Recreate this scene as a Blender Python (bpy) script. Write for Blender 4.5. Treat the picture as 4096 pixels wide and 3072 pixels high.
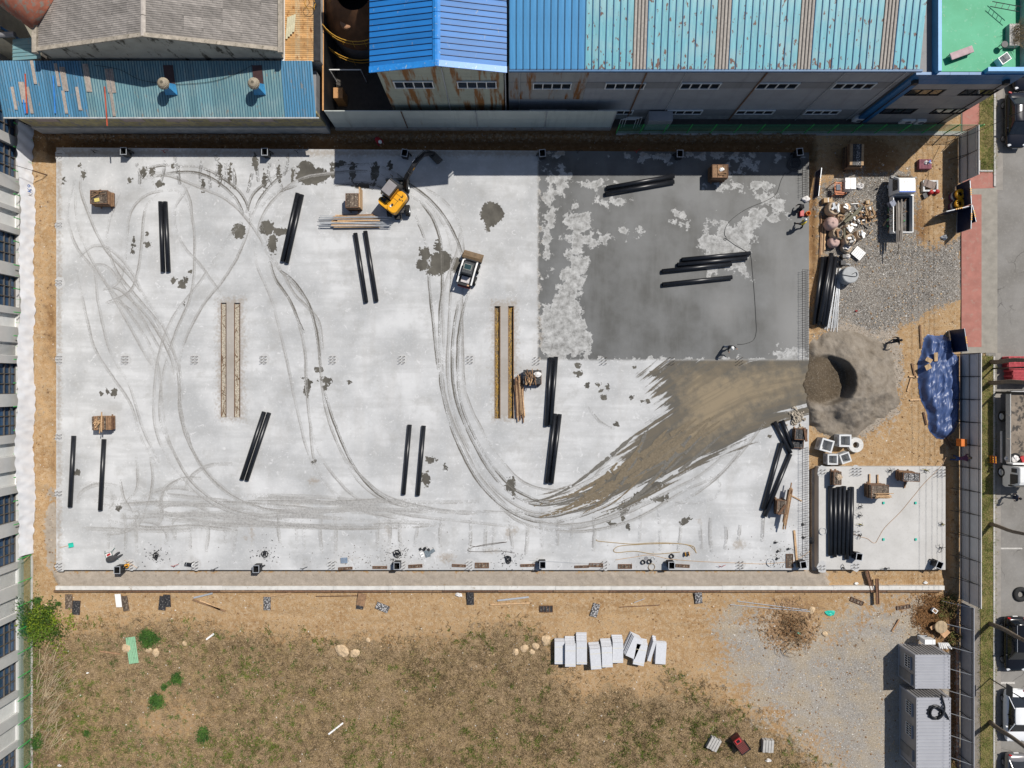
# Construction site seen straight down from a drone: concrete slab, factory sheds, street.
import bpy, math, random
import numpy as np
from mathutils import Vector, Matrix
for o in list(bpy.data.objects): bpy.data.objects.remove(o)
sc = bpy.context.scene
COL = sc.collection
random.seed(7); RNG = np.random.default_rng(7)
R = math.radians
# ---- camera: looks straight down from 61.8 m; 46 photo pixels are one metre on the ground
H = 61.8; S = 46.0
cam = bpy.data.cameras.new('camera'); co = bpy.data.objects.new('camera', cam); COL.objects.link(co)
cam.sensor_fit = 'HORIZONTAL'; cam.sensor_width = 36.0
cam.lens = 36.0 * (H * S) / 4096.0
co.location = (0, 0, H); cam.clip_end = 5000; cam.clip_start = 0.5
sc.camera = co
# ---- sky, sun, exposure
SUN = Vector((0.49, 0.48, 1.0)).normalized()
w = bpy.data.worlds.new('World'); sc.world = w; w.use_nodes = True
nt = w.node_tree; nt.nodes.clear()
sky = nt.nodes.new('ShaderNodeTexSky'); sky.sky_type = 'NISHITA'; sky.sun_disc = False
sky.sun_elevation = math.asin(SUN.z); sky.sun_rotation = math.atan2(SUN.x, SUN.y)
bg = nt.nodes.new('ShaderNodeBackground'); bg.inputs['Strength'].default_value = 0.075
ow = nt.nodes.new('ShaderNodeOutputWorld')
nt.links.new(sky.outputs[0], bg.inputs[0]); nt.links.new(bg.outputs[0], ow.inputs[0])
sl = bpy.data.lights.new('sun', 'SUN'); sl.energy = 4.75; sl.angle = R(0.53); sl.color = (1.0, 0.955, 0.89)
so = bpy.data.objects.new('sun', sl); COL.objects.link(so); so.location = (30, 30, 80)
so.rotation_euler = (-SUN).to_track_quat('-Z', 'Y').to_euler()
sc.view_settings.view_transform = 'Standard'; sc.view_settings.look = 'None'
sc.cycles.max_bounces = 5; sc.cycles.diffuse_bounces = 3; sc.cycles.glossy_bounces = 2; sc.cycles.transmission_bounces = 1
sc.view_settings.exposure = 0.0; sc.view_settings.gamma = 1.0

# ---- helpers: photo pixel at height z to a point
def W(px, py, z=0.0):
 k = (H - z) / H / S
 return Vector(((px - 2048) * k, (1536 - py) * k, z))
def tag(o, label=None, cat=None, group=None, kind=None):
 if label: o['label'] = label
 if cat: o['category'] = cat
 if group: o['group'] = group
 if kind: o['kind'] = kind
 return o
def thing(name, label, cat, loc=(0, 0, 0), rz=0.0, group=None):
 o = bpy.data.objects.new(name, None); COL.objects.link(o)
 o.location = loc; o.rotation_euler = (0, 0, rz); o.empty_display_size = 0.2
 return tag(o, label, cat, group)
class MB:
 def __init__(s): s.v = []; s.f = []; s.m = None
 def at(s, m): s.m = m; return s
 def add(s, vs, fs):
  b = len(s.v)
  if s.m is not None: vs = [s.m @ Vector(p) for p in vs]
  s.v += [tuple(p) for p in vs]; s.f += [tuple(b + i for i in f) for f in fs]; return s
 def box(s, c, d, rz=0.0, rx=0.0, ry=0.0, tp=1.0, tq=None):
  # box of size d centred on c; tp, tq scale the top face in x and y
  tq = tp if tq is None else tq
  x, y, z = d[0] / 2, d[1] / 2, d[2] / 2
  P = [(-x, -y, -z), (x, -y, -z), (x, y, -z), (-x, y, -z), (-x * tp, -y * tq, z), (x * tp, -y * tq, z), (x * tp, y * tq, z), (-x * tp, y * tq, z)]
  if rz or rx or ry:
   m = Matrix.Rotation(rz, 3, 'Z') @ Matrix.Rotation(ry, 3, 'Y') @ Matrix.Rotation(rx, 3, 'X')
   P = [m @ Vector(p) for p in P]
  P = [(p[0] + c[0], p[1] + c[1], p[2] + c[2]) for p in P]
  return s.add(P, [(0, 3, 2, 1), (4, 5, 6, 7), (0, 1, 5, 4), (1, 2, 6, 5), (2, 3, 7, 6), (3, 0, 4, 7)])
 def prism(s, poly, z0, z1, axis='z'):
  n = len(poly)
  def q(p, z):
   return (p[0], p[1], z) if axis == 'z' else ((p[0], z, p[1]) if axis == 'y' else (z, p[0], p[1]))
  vs = [q(p, z0) for p in poly] + [q(p, z1) for p in poly]
  fs = [tuple(range(n - 1, -1, -1)), tuple(range(n, 2 * n))] + [(i, (i + 1) % n, n + (i + 1) % n, n + i) for i in range(n)]
  return s.add(vs, fs)
 def tube(s, path, r, n=6, caps=True, r1=None):
  path = [Vector(p) for p in path]; k = len(path); vs = []; fs = []
  up = None
  for i, p in enumerate(path):
   t = (path[min(i + 1, k - 1)] - path[max(i - 1, 0)])
   t = t.normalized() if t.length > 1e-9 else Vector((0, 0, 1))
   a = Vector((0, 0, 1)) if abs(t.z) < 0.9 else Vector((1, 0, 0))
   u = t.cross(a).normalized() if up is None else (up - t * up.dot(t)).normalized()
   up = u; v = t.cross(u)
   rr = r if r1 is None else r + (r1 - r) * i / max(1, k - 1)
   if isinstance(r, (list, tuple)): rr = r[i]
   for j in range(n):
    th = 2 * math.pi * j / n
    vs.append(p + (u * math.cos(th) + v * math.sin(th)) * rr)
  for i in range(k - 1):
   for j in range(n):
    fs.append((i * n + j, i * n + (j + 1) % n, (i + 1) * n + (j + 1) % n, (i + 1) * n + j))
  if caps: fs += [tuple(range(n - 1, -1, -1)), tuple((k - 1) * n + j for j in range(n))]
  return s.add(vs, fs)
 def cyl(s, c, r, z0, z1, n=16, r1=None, caps=True):
  return s.tube([(c[0], c[1], z0), (c[0], c[1], z1)], r, n, caps, r1)
 def lathe(s, prof, n=20, c=(0, 0, 0), caps=True):
  vs = []; fs = []; k = len(prof)
  for (r, z) in prof:
   for j in range(n):
    th = 2 * math.pi * j / n
    vs.append((c[0] + r * math.cos(th), c[1] + r * math.sin(th), c[2] + z))
  for i in range(k - 1):
   for j in range(n):
    fs.append((i * n + j, i * n + (j + 1) % n, (i + 1) * n + (j + 1) % n, (i + 1) * n + j))
  if caps: fs += [tuple(range(n - 1, -1, -1)), tuple((k - 1) * n + j for j in range(n))]
  return s.add(vs, fs)
 def quad(s, a, b, c, d): return s.add([a, b, c, d], [(0, 1, 2, 3)])
 def loft(s, rings, cap=True):
  n = len(rings[0]); vs = [p for r in rings for p in r]; fs = []
  for i in range(len(rings) - 1):
   for j in range(n):
    fs.append((i * n + j, i * n + (j + 1) % n, (i + 1) * n + (j + 1) % n, (i + 1) * n + j))
  if cap: fs += [tuple(range(n - 1, -1, -1)), tuple((len(rings) - 1) * n + j for j in range(n))]
  return s.add(vs, fs)
 def mesh(s, name, mat, smooth=False):
  me = bpy.data.meshes.new(name); me.from_pydata(s.v, [], s.f)
  if mat is not None: me.materials.append(mat)
  if smooth: me.shade_smooth()
  me.update(); return me
 def build(s, name, mat, parent=None, smooth=False, loc=None, bevel=0.0, subd=0, auto=None):
  o = bpy.data.objects.new(name, s.mesh(name, mat, smooth)); COL.objects.link(o)
  if parent is not None: o.parent = parent
  if loc is not None: o.location = loc
  if bevel:
   b = o.modifiers.new('bevel', 'BEVEL'); b.width = bevel; b.segments = 2; b.limit_method = 'ANGLE'; b.angle_limit = R(40)
  if subd:
   b = o.modifiers.new('sub', 'SUBSURF'); b.levels = subd; b.render_levels = subd
  return o
def obj(name, me, parent=None, loc=(0, 0, 0), rz=0.0):
 o = bpy.data.objects.new(name, me); COL.objects.link(o); o.parent = parent; o.location = loc; o.rotation_euler = (0, 0, rz); return o
def dup(root, loc=None, rz=None, label=None, group=None, parent=None):
 c = root.copy(); COL.objects.link(c); c.parent = parent
 if loc is not None: c.location = loc
 if rz is not None: c.rotation_euler = (0, 0, rz)
 if label: c['label'] = label
 if group: c['group'] = group
 for ch in root.children: dup(ch, parent=c)
 return c
def spline(pts, n=8):
 P = [np.array(p, float) for p in pts]; P = [2 * P[0] - P[1]] + P + [2 * P[-1] - P[-2]]; out = []
 for i in range(1, len(P) - 2):
  for k in range(n):
   t = k / n; a, b, c, d = P[i - 1], P[i], P[i + 1], P[i + 2]
   out.append(0.5 * (2 * b + (c - a) * t + (2 * a - 5 * b + 4 * c - d) * t * t + (3 * b - a - 3 * c + d) * t ** 3))
 out.append(P[-2]); return out
# ---- numpy value noise (for relief and masks)
_perm = RNG.random((256, 256))
def vnoise(x, y):
 x0 = np.floor(x).astype(int); y0 = np.floor(y).astype(int); fx = x - x0; fy = y - y0
 fx = fx * fx * (3 - 2 * fx); fy = fy * fy * (3 - 2 * fy)
 g = lambda a, b: _perm[a & 255, b & 255]
 return (g(x0, y0) * (1 - fx) + g(x0 + 1, y0) * fx) * (1 - fy) + (g(x0, y0 + 1) * (1 - fx) + g(x0 + 1, y0 + 1) * fx) * fy
def fbm(x, y, o=4):
 s = 0; a = 0.5
 for i in range(o): s = s + a * (vnoise(x, y) - 0.5) * 2; x = x * 2.03 + 17.3; y = y * 2.03 + 5.1; a *= 0.5
 return s
def sstep(a, b, x):
 t = np.clip((x - a) / (b - a), 0, 1); return t * t * (3 - 2 * t)
def sdpoly(px, py, poly):
 # signed distance in photo pixels, positive inside
 d = np.full(px.shape, 1e9); ins = np.zeros(px.shape, bool); n = len(poly)
 for i in range(n):
  ax, ay = poly[i]; bx, by = poly[(i + 1) % n]; ex, ey = bx - ax, by - ay
  t = np.clip(((px - ax) * ex + (py - ay) * ey) / (ex * ex + ey * ey + 1e-9), 0, 1)
  d = np.minimum(d, np.hypot(px - ax - t * ex, py - ay - t * ey))
  c = ((ay > py) != (by > py)) & (px < (bx - ax) * (py - ay) / (by - ay + 1e-12) + ax)
  ins ^= c
 return np.where(ins, d, -d)
def sdell(px, py, cx, cy, a, b, rot=0.0):
 c, s_ = math.cos(rot), math.sin(rot); dx = px - cx; dy = py - cy
 return (1 - np.hypot((dx * c + dy * s_) / a, (-dx * s_ + dy * c) / b)) * min(a, b)
# ---- materials
class NT:
 def __init__(s, name):
  s.m = bpy.data.materials.new(name); s.m.use_nodes = True; s.t = s.m.node_tree; s.t.nodes.clear()
  s.out = s.n('ShaderNodeOutputMaterial'); s.b = s.n('ShaderNodeBsdfPrincipled'); s.l(s.b.outputs[0], s.out.inputs[0])
  s.tc = s.n('ShaderNodeTexCoord').outputs['Object']
 def n(s, k): return s.t.nodes.new(k)
 def l(s, a, b): s.t.links.new(a, b)
 def set(s, inp, v):
  if isinstance(v, (int, float)): inp.default_value = v
  elif isinstance(v, (tuple, list)): inp.default_value = (v[0], v[1], v[2], 1.0) if len(inp.default_value) == 4 else tuple(v)
  else: s.l(v, inp)
 def map(s, sx, sy, sz=1.0, rz=0.0):
  m = s.n('ShaderNodeMapping'); s.l(s.tc, m.inputs[0]); m.inputs['Scale'].default_value = (sx, sy, sz); m.inputs['Rotation'].default_value = (0, 0, rz); return m.outputs[0]
 def noise(s, scale, detail=4, rough=0.55, vec=None, dist=0.0):
  detail = min(detail, max(1.0, math.log2(45.0 / scale))); n = s.n('ShaderNodeTexNoise'); n.inputs['Scale'].default_value = scale; n.inputs['Detail'].default_value = detail
  n.inputs['Roughness'].default_value = rough; n.inputs['Distortion'].default_value = dist; s.l(s.tc if vec is None else vec, n.inputs[0]); return n.outputs[0]
 def voro(s, scale, vec=None, feat='F1', out='Distance'):
  n = s.n('ShaderNodeTexVoronoi'); n.feature = feat; n.inputs['Scale'].default_value = scale; s.l(s.tc if vec is None else vec, n.inputs[0]); return n.outputs[out]
 def attr(s, name):
  n = s.n('ShaderNodeAttribute'); n.attribute_name = name; return n.outputs['Fac']
 def math(s, op, a, b=0.0, c=None, clamp=False):
  n = s.n('ShaderNodeMath'); n.operation = op; n.use_clamp = clamp; s.set(n.inputs[0], a); s.set(n.inputs[1], b)
  if c is not None: s.set(n.inputs[2], c)
  return n.outputs[0]
 def step(s, v, a, b):
  n = s.n('ShaderNodeMapRange'); n.interpolation_type = 'SMOOTHSTEP'; s.set(n.inputs[0], v); n.inputs[1].default_value = a; n.inputs[2].default_value = b; return n.outputs[0]
 def lin(s, v, a, b, c, d):
  n = s.n('ShaderNodeMapRange'); s.set(n.inputs[0], v); n.inputs[1].default_value = a; n.inputs[2].default_value = b; n.inputs[3].default_value = c; n.inputs[4].default_value = d; return n.outputs[0]
 def mix(s, f, a, b, mode='MIX'):
  n = s.n('ShaderNodeMix'); n.data_type = 'RGBA'; n.blend_type = mode; s.set(n.inputs[0], f); s.set(n.inputs[6], a); s.set(n.inputs[7], b); return n.outputs[2]
 def bump(s, h, strength=0.5, dist=0.02):
  n = s.n('ShaderNodeBump'); n.inputs['Strength'].default_value = strength; n.inputs['Distance'].default_value = dist; s.l(h, n.inputs['Height']); s.l(n.outputs[0], s.b.inputs['Normal'])
 def fin(s, col, rough=0.8, metal=0.0, spec=0.4):
  s.set(s.b.inputs['Base Color'], col); s.set(s.b.inputs['Roughness'], rough); s.set(s.b.inputs['Metallic'], metal); s.b.inputs['Specular IOR Level'].default_value = spec; return s.m
def crumple(r, sd, fl=0.45, c=(0, 0, 0)):
 q = random.Random(sd); return MB().loft([[(c[0] + r * k * q.uniform(0.55, 1.2) * math.cos(a * 0.571), c[1] + r * k * q.uniform(0.55, 1.2) * math.sin(a * 0.571) * 0.8, c[2] + r * fl * z * q.uniform(0.7, 1.3)) for a in range(11)] for (k, z) in ((1.0, 0.0), (1.05, 0.35), (0.8, 0.7), (0.45, 0.95), (0.12, 0.8))])
def mul(c, k): return tuple(min(1.0, x * k) for x in c)
_mc = {}
def mat(name, col, rough=0.7, metal=0.0, var=0.18, scale=2.5, bump=0.0, bs=30.0, col2=None, thr=(0.4, 0.62), spec=0.4, rand=0.0, sx=1, sy=1, sz=1):
 # plain weathered material: base colour with noise, optional second colour (rust, dirt) in patches
 if name in _mc: return _mc[name]
 t = NT(name); v = t.map(sx, sy, sz) if (sx, sy, sz) != (1, 1, 1) else None
 n = t.noise(scale, 6, 0.6, v)
 c = t.mix(t.lin(n, 0.3, 0.7, 0, 1), mul(col, 1 - var), mul(col, 1 + var))
 if col2: c = t.mix(t.step(t.noise(scale * 1.7, 7, 0.65, v), *thr), c, col2)
 if rand:
  oi = t.n('ShaderNodeObjectInfo').outputs['Random']
  c = t.mix(1.0, c, t.mix(oi, (1 - rand,) * 3, (1 + rand,) * 3), 'MULTIPLY')
 if bump: t.bump(t.noise(bs, 4, 0.6), bump, 0.01)
 _mc[name] = t.fin(c, rough, metal, spec); return _mc[name]
M = dict(
 black_pe=mat('black_polyethylene', (0.010, 0.011, 0.014), 0.36, var=0.3, scale=3, spec=0.5),
 steel_dark=mat('dark_steel', (0.03, 0.03, 0.032), 0.5, 0.3, var=0.3),
 rebar=mat('rebar', (0.06, 0.045, 0.035), 0.7, 0.2),
 galv=mat('galvanised_steel', (0.50, 0.52, 0.54), 0.45, 0.5, var=0.12),
 white=mat('white_paint', (0.78, 0.78, 0.76), 0.35, var=0.05),
 yellow=mat('yellow_paint', (0.70, 0.33, 0.012), 0.35, var=0.06, scale=4),
 timber=mat('raw_timber', (0.46, 0.30, 0.165), 0.8, var=0.25, scale=6, rand=0.3),
 timber_old=mat('old_timber', (0.22, 0.13, 0.072), 0.85, var=0.35, scale=5, rand=0.35),
 ply=mat('film_plywood', (0.085, 0.062, 0.045), 0.6, var=0.4, scale=5, col2=(0.27, 0.22, 0.165), thr=(0.52, 0.68), rand=0.3),
 ply_pale=mat('worn_panel', (0.05, 0.048, 0.05), 0.7, var=0.3, scale=6, col2=(0.42, 0.41, 0.40), thr=(0.48, 0.62), rand=0.2),
 ply_black=mat('black_panel', (0.022, 0.022, 0.024), 0.6, var=0.3, scale=6, col2=(0.16, 0.15, 0.14), thr=(0.56, 0.66)),
 rust_frame=mat('rusty_frame', (0.13, 0.068, 0.038), 0.8, var=0.4, scale=6, rand=0.2),
 granite=mat('grey_granite', (0.52, 0.53, 0.555), 0.6, var=0.07, scale=9, rand=0.06),
 precast=mat('precast_concrete', (0.58, 0.585, 0.58), 0.75, var=0.1, scale=3),
 conc=mat('plain_concrete', (0.40, 0.385, 0.36), 0.85, var=0.2, scale=1.3, bump=0.2),
 rock=mat('tan_rock', (0.50, 0.37, 0.23), 0.9, var=0.25, scale=4, bump=0.5, bs=9),
 rubber=mat('tyre_rubber', (0.018, 0.018, 0.018), 0.85, var=0.3, scale=8),
 glass=mat('dark_glass', (0.012, 0.016, 0.022), 0.06, var=0.2, spec=0.6),
 rope=mat('tan_rope', (0.34, 0.24, 0.11), 0.85),
 cable=mat('black_cable', (0.012, 0.012, 0.013), 0.5),
 cardboard=mat('cardboard', (0.42, 0.29, 0.16), 0.85, var=0.15),
 orange=mat('orange_plastic', (0.62, 0.16, 0.02), 0.45, var=0.1),
 red=mat('red_paint', (0.42, 0.03, 0.03), 0.45, var=0.15),
 green_paint=mat('green_paint', (0.03, 0.42, 0.09), 0.45, var=0.1),
 teal=mat('teal_plastic', (0.02, 0.44, 0.33), 0.5, var=0.1),
 blue_plastic=mat('blue_plastic', (0.03, 0.12, 0.5), 0.5, var=0.15),
 white_bag=mat('white_sack', (0.66, 0.64, 0.62), 0.7, var=0.15, scale=6),
 sack=mat('beige_bulk_bag', (0.44, 0.34, 0.24), 0.85, var=0.12, scale=5),
 sack_pink=mat('pink_bulk_bag', (0.47, 0.33, 0.29), 0.85, var=0.12, scale=5),
 skin=mat('skin', (0.42, 0.24, 0.16), 0.6, var=0.05),
 cloth_black=mat('black_cloth', (0.012, 0.012, 0.014), 0.9, var=0.3),
 cloth_navy=mat('navy_cloth', (0.02, 0.026, 0.05), 0.9, var=0.3),
 cloth_red=mat('red_cloth', (0.36, 0.02, 0.03), 0.85, var=0.2),
 cloth_grey=mat('grey_cloth', (0.16, 0.17, 0.19), 0.9, var=0.2),
 cloth_maroon=mat('maroon_cloth', (0.16, 0.055, 0.10), 0.9, var=0.25),
 hi_vis=mat('yellow_vest', (0.75, 0.55, 0.05), 0.8, var=0.1),
)
# ======================= THE SETTING: ground, slab, street =======================
ZS = 0.6   # top of the concrete slabs
def gauss_box(px, py, x0, x1, y0, y1, f):
 return sstep(x0 - f, x0 + f, px) * (1 - sstep(x1 - f, x1 + f, px)) * sstep(y0 - f, y0 + f, py) * (1 - sstep(y1 - f, y1 + f, py))
GRASS = [(110, 2560), (420, 2520), (700, 2500), (960, 2540), (1200, 2570), (1480, 2575), (1760, 2560), (1960, 2520), (2130, 2520), (2230, 2660), (2330, 2790), (2440, 2700), (2560, 2780), (2700, 2700), (2860, 2800), (3060, 2900), (3180, 3000), (3330, 3160), (3300, 3500), (-400, 3500), (-400, 2560)]
GRAVA = [(3270, 740), (3440, 690), (3640, 690), (3655, 780), (3660, 960), (3700, 990), (3860, 940), (3850, 1190), (3700, 1250), (3620, 1290), (3570, 1340), (3560, 1560), (3500, 1600), (3440, 1350), (3320, 1345), (3262, 1250), (3300, 1050)]
GRAVB = [(2870, 2480), (2990, 2430), (3080, 2470), (3300, 2560), (3420, 2430), (3650, 2400), (3690, 2540), (3860, 2600), (3860, 3300), (3420, 3300), (3330, 3060), (3230, 2960), (3060, 2850), (2960, 2720), (2880, 2600)]
SANDP = [(210, 2283), (3300, 2283), (3320, 2352), (240, 2355)]
def ground_z(px, py):
 px = np.asarray(px, float); py = np.asarray(py, float); x = (px - 2048) / S; y = (1536 - py) / S
 rough = 0.035 * fbm(x * 1.1, y * 1.1, 4) + 0.03 * fbm(x * 4, y * 4, 3)
 z = rough * 1.0
 z = z - 0.75 * gauss_box(px, py, 190, 3262, 561, 640, 7 + 0) * (0.8 + 0.5 * vnoise(x * 0.6, y * 0.6))
 z = z + 0.16 * gauss_box(px, py, 120, 3262, 537, 560, 8) * (0.4 + 1.2 * vnoise(x * 1.3, y * 1.3))
 z = z + (0.24 * fbm(x * 2.2, y * 1.6, 4)) * gauss_box(px, py, 120, 222, 560, 2300, 8)
 z = z - 0.65 * gauss_box(px, py, 3236, 3276, 1880, 2290, 5) - 0.3 * gauss_box(px, py, 3236, 3256, 640, 1330, 5)
 z = z - 0.5 * gauss_box(px, py, 3776, 3806, 1860, 2310, 6)
 sand = sstep(-4, 10, sdpoly(px, py, SANDP))
 z = z + sand * (0.2 + 0.10 * fbm(x * 2.6, y * 2.6, 4))
 z = z - 0.10 * sstep(3826, 3846, px)
 z = np.where((py < 540), np.minimum(z, 0.02), z)
 z = np.where(px < 110, -0.03, z)
 # rutted dirt
 z = z + 0.10 * sstep(2350, 2400, py) * (1 - sstep(2560, 2600, py)) * fbm(x * 0.35, y * 2.4, 3)
 z = z + 0.05 * gauss_box(px, py, 3420, 3780, 1640, 1860, 15) * fbm(x * 3 + y * 2, y * 1.0 - x * 0.6, 3)
 return z
def gz(px, py):
 return float(ground_z(np.array([px]), np.array([py]))[0])
def gridmesh(name, xs, ys, zf, mat_, attrs=None, skip=None, warp=None):
 # grid over photo pixels xs, ys (at height of zf); attrs: name -> array
 X, Y = np.meshgrid(xs, ys); nx, ny = len(xs), len(ys)
 if warp is not None: X, Y = warp(X, Y)
 Z = zf(X, Y) if callable(zf) else np.full(X.shape, float(zf))
 k = (H - (Z if not callable(zf) else 0 * Z)) / H / S
 V = np.stack([(X - 2048) * k, (1536 - Y) * k, Z], -1).reshape(-1, 3)
 i = np.arange(nx * ny).reshape(ny, nx)
 F = np.stack([i[:-1, :-1], i[1:, :-1], i[1:, 1:], i[:-1, 1:]], -1).reshape(-1, 4)
 if skip is not None:
  cx = ((X[:-1, :-1] + X[1:, 1:]) / 2).ravel(); cy = ((Y[:-1, :-1] + Y[1:, 1:]) / 2).ravel(); F = F[~skip(cx, cy)]
 me = bpy.data.meshes.new(name); me.vertices.add(len(V)); me.vertices.foreach_set('co', V.ravel())
 me.loops.add(F.size); me.polygons.add(len(F)); me.loops.foreach_set('vertex_index', F.ravel().astype(np.int32))
 me.polygons.foreach_set('loop_start', np.arange(0, F.size, 4, dtype=np.int32))
 me.polygons.foreach_set('use_smooth', np.ones(len(F), bool))
 for k_, f in (attrs or {}).items():
  a = me.attributes.new(k_, 'FLOAT', 'POINT'); a.data.foreach_set('value', f(X, Y).ravel().astype(np.float32))
 me.materials.append(mat_); me.update(calc_edges=True); me.validate(); return me
# ---- ground material: tan earth, gravel, dry grass soil, dark red-brown soil and sand, by masks with ragged edges
t = NT('site_earth')
n1 = t.noise(0.5, 5, 0.6); n2 = t.noise(3.0, 6, 0.65); n3 = t.noise(14, 4, 0.7); n4 = t.noise(45, 2, 0.6)
rag = t.math('ADD', t.math('MULTIPLY', t.math('SUBTRACT', n2, 0.5), 1.6), t.math('MULTIPLY', t.math('SUBTRACT', n1, 0.5), 1.5))
def msk(name, w=0.12):
 return t.step(t.math('ADD', t.attr(name), rag), 0.5 - w, 0.5 + w)
earth = t.mix(t.lin(n1, 0.32, 0.68, 0, 1), (0.325, 0.197, 0.092), (0.455, 0.305, 0.162))
earth = t.mix(t.step(n2, 0.42, 0.66), earth, (0.45, 0.33, 0.205))
earth = t.mix(t.step(n3, 0.56, 0.70), earth, (0.20, 0.125, 0.065))
gr = t.n('ShaderNodeTexVoronoi'); gr.inputs['Scale'].default_value = 13.0; t.l(t.tc, gr.inputs[0])
gsep = t.n('ShaderNodeSeparateColor'); t.l(gr.outputs['Color'], gsep.inputs[0])
gravel = t.mix(gsep.outputs[0], (0.165, 0.152, 0.135), (0.335, 0.312, 0.28))
gravel = t.mix(t.step(gsep.outputs[1], 0.93, 0.97), gravel, (0.55, 0.53, 0.50))
gravel = t.mix(t.step(gr.outputs['Distance'], 0.45, 0.75), gravel, (0.09, 0.08, 0.07))
gravel2 = t.mix(t.math('MULTIPLY', t.step(n1, 0.40, 0.68), 0.55), gravel, t.mix(0.5, gravel, (0.37, 0.325, 0.27)))
soil = t.mix(t.lin(n2, 0.3, 0.7, 0, 1), (0.155, 0.105, 0.058), (0.38, 0.27, 0.155)); soil = t.mix(t.math('MULTIPLY', t.step(n1, 0.40, 0.62), 0.5), soil, (0.15, 0.104, 0.058))
soil = t.mix(t.step(n3, 0.52, 0.66), soil, (0.44, 0.325, 0.20))
soil = t.mix(t.step(n3, 0.46, 0.34), soil, (0.11, 0.082, 0.048))
soil = t.mix(t.math('MULTIPLY', t.step(t.noise(1.1, 5, 0.6), 0.54, 0.68), 0.3), soil, (0.13, 0.125, 0.05))
dark_soil = t.mix(t.lin(n2, 0.3, 0.7, 0, 1), (0.155, 0.075, 0.028), (0.25, 0.14, 0.06))
sand = t.mix(t.lin(n2, 0.3, 0.7, 0, 1), (0.30, 0.255, 0.205), (0.40, 0.345, 0.285))
c = t.mix(msk('g_grass', 0.3), earth, soil)
c = t.mix(t.math('MULTIPLY', msk('g_dark_soil', 0.25), 0.85), c, dark_soil)
c = t.mix(msk('g_gravel', 0.2), c, t.mix(t.attr('g_pale'), gravel2, t.mix(0.78, gravel, t.mix(t.step(n1, 0.4, 0.65), (0.40, 0.37, 0.33), (0.45, 0.37, 0.265)))))
c = t.mix(msk('g_sand', 0.1), c, sand)
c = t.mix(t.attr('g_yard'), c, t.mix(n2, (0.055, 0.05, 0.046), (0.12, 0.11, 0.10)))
h = t.math('ADD', t.math('MULTIPLY', n3, 0.7), t.math('MULTIPLY', n4, 0.3))
t.bump(h, 0.9, 0.09)
M['earth'] = t.fin(c, 0.95, spec=0.15)
fx = np.concatenate([[-40000, -12000, -4000, -1200], np.arange(-120, 4221, 10.2), [5300, 8000, 16000, 44000]])
fy = np.concatenate([[-40000, -12000, -4000, -1300], np.arange(-200, 3261, 10.2), [4300, 8000, 16000, 44000]])
nz = lambda X, Y, f, o=3: fbm((X - 2048) / S * f, (1536 - Y) / S * f, o)
soft = lambda d, w: np.clip(0.5 + d / (2 * w), 0, 1)
bare = lambda X, Y: np.maximum.reduce([sdell(X, Y, 700, 2860, 190, 110, -0.3), sdell(X, Y, 2330, 2730, 150, 60, 0.4), sdell(X, Y, 2420, 2800, 26, 90), sdell(X, Y, 2560, 2740, 180, 40, 0.2)])
ga = {
 'g_grass': lambda X, Y: soft(sdpoly(X, Y, GRASS), 60) * (1 - 0.5 * soft(bare(X, Y), 40)),
 'g_gravel': lambda X, Y: np.maximum(soft(sdpoly(X, Y, GRAVA), 45), soft(sdpoly(X, Y, GRAVB), 150)),
 'g_pale': lambda X, Y: sstep(2300, 2400, Y) * (0.75 + 0.35 * nz(X, Y, 0.2)),
 'g_dark_soil': lambda X, Y: np.maximum.reduce([0.9 * soft(sdell(X, Y, 3470, 640, 130, 90), 45), 0.8 * soft(sdell(X, Y, 3675, 900, 40, 90), 30), 0.75 * soft(sdell(X, Y, 205, 1290, 22, 130), 20), 0.7 * soft(sdell(X, Y, 210, 1850, 14, 50), 14), 0.8 * soft(sdell(X, Y, 180, 560, 60, 60), 30), gauss_box(X, Y, 180, 3260, 520, 615, 12), 0.7 * soft(sdell(X, Y, 3252, 900, 22, 300), 15), 0.5 * soft(sdell(X, Y, 3180, 2420, 190, 60), 50), 0.6 * soft(sdell(X, Y, 3720, 2450, 90, 70), 40), 0.8 * gauss_box(X, Y, 3735, 3830, 2400, 3200, 15)]),
 'g_sand': lambda X, Y: np.maximum.reduce([soft(sdpoly(X, Y, SANDP), 14), soft(sdell(X, Y, 205, 2130, 26, 150), 12), soft(sdell(X, Y, 3400, 1530, 190, 230), 30), soft(sdell(X, Y, 3540, 1500, 70, 190), 40)]),
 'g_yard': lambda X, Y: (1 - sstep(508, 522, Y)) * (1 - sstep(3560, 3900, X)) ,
}
g = bpy.data.objects.new('ground', gridmesh('ground', fx, fy, ground_z, M['earth'], ga)); COL.objects.link(g); tag(g, kind='structure')
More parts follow.
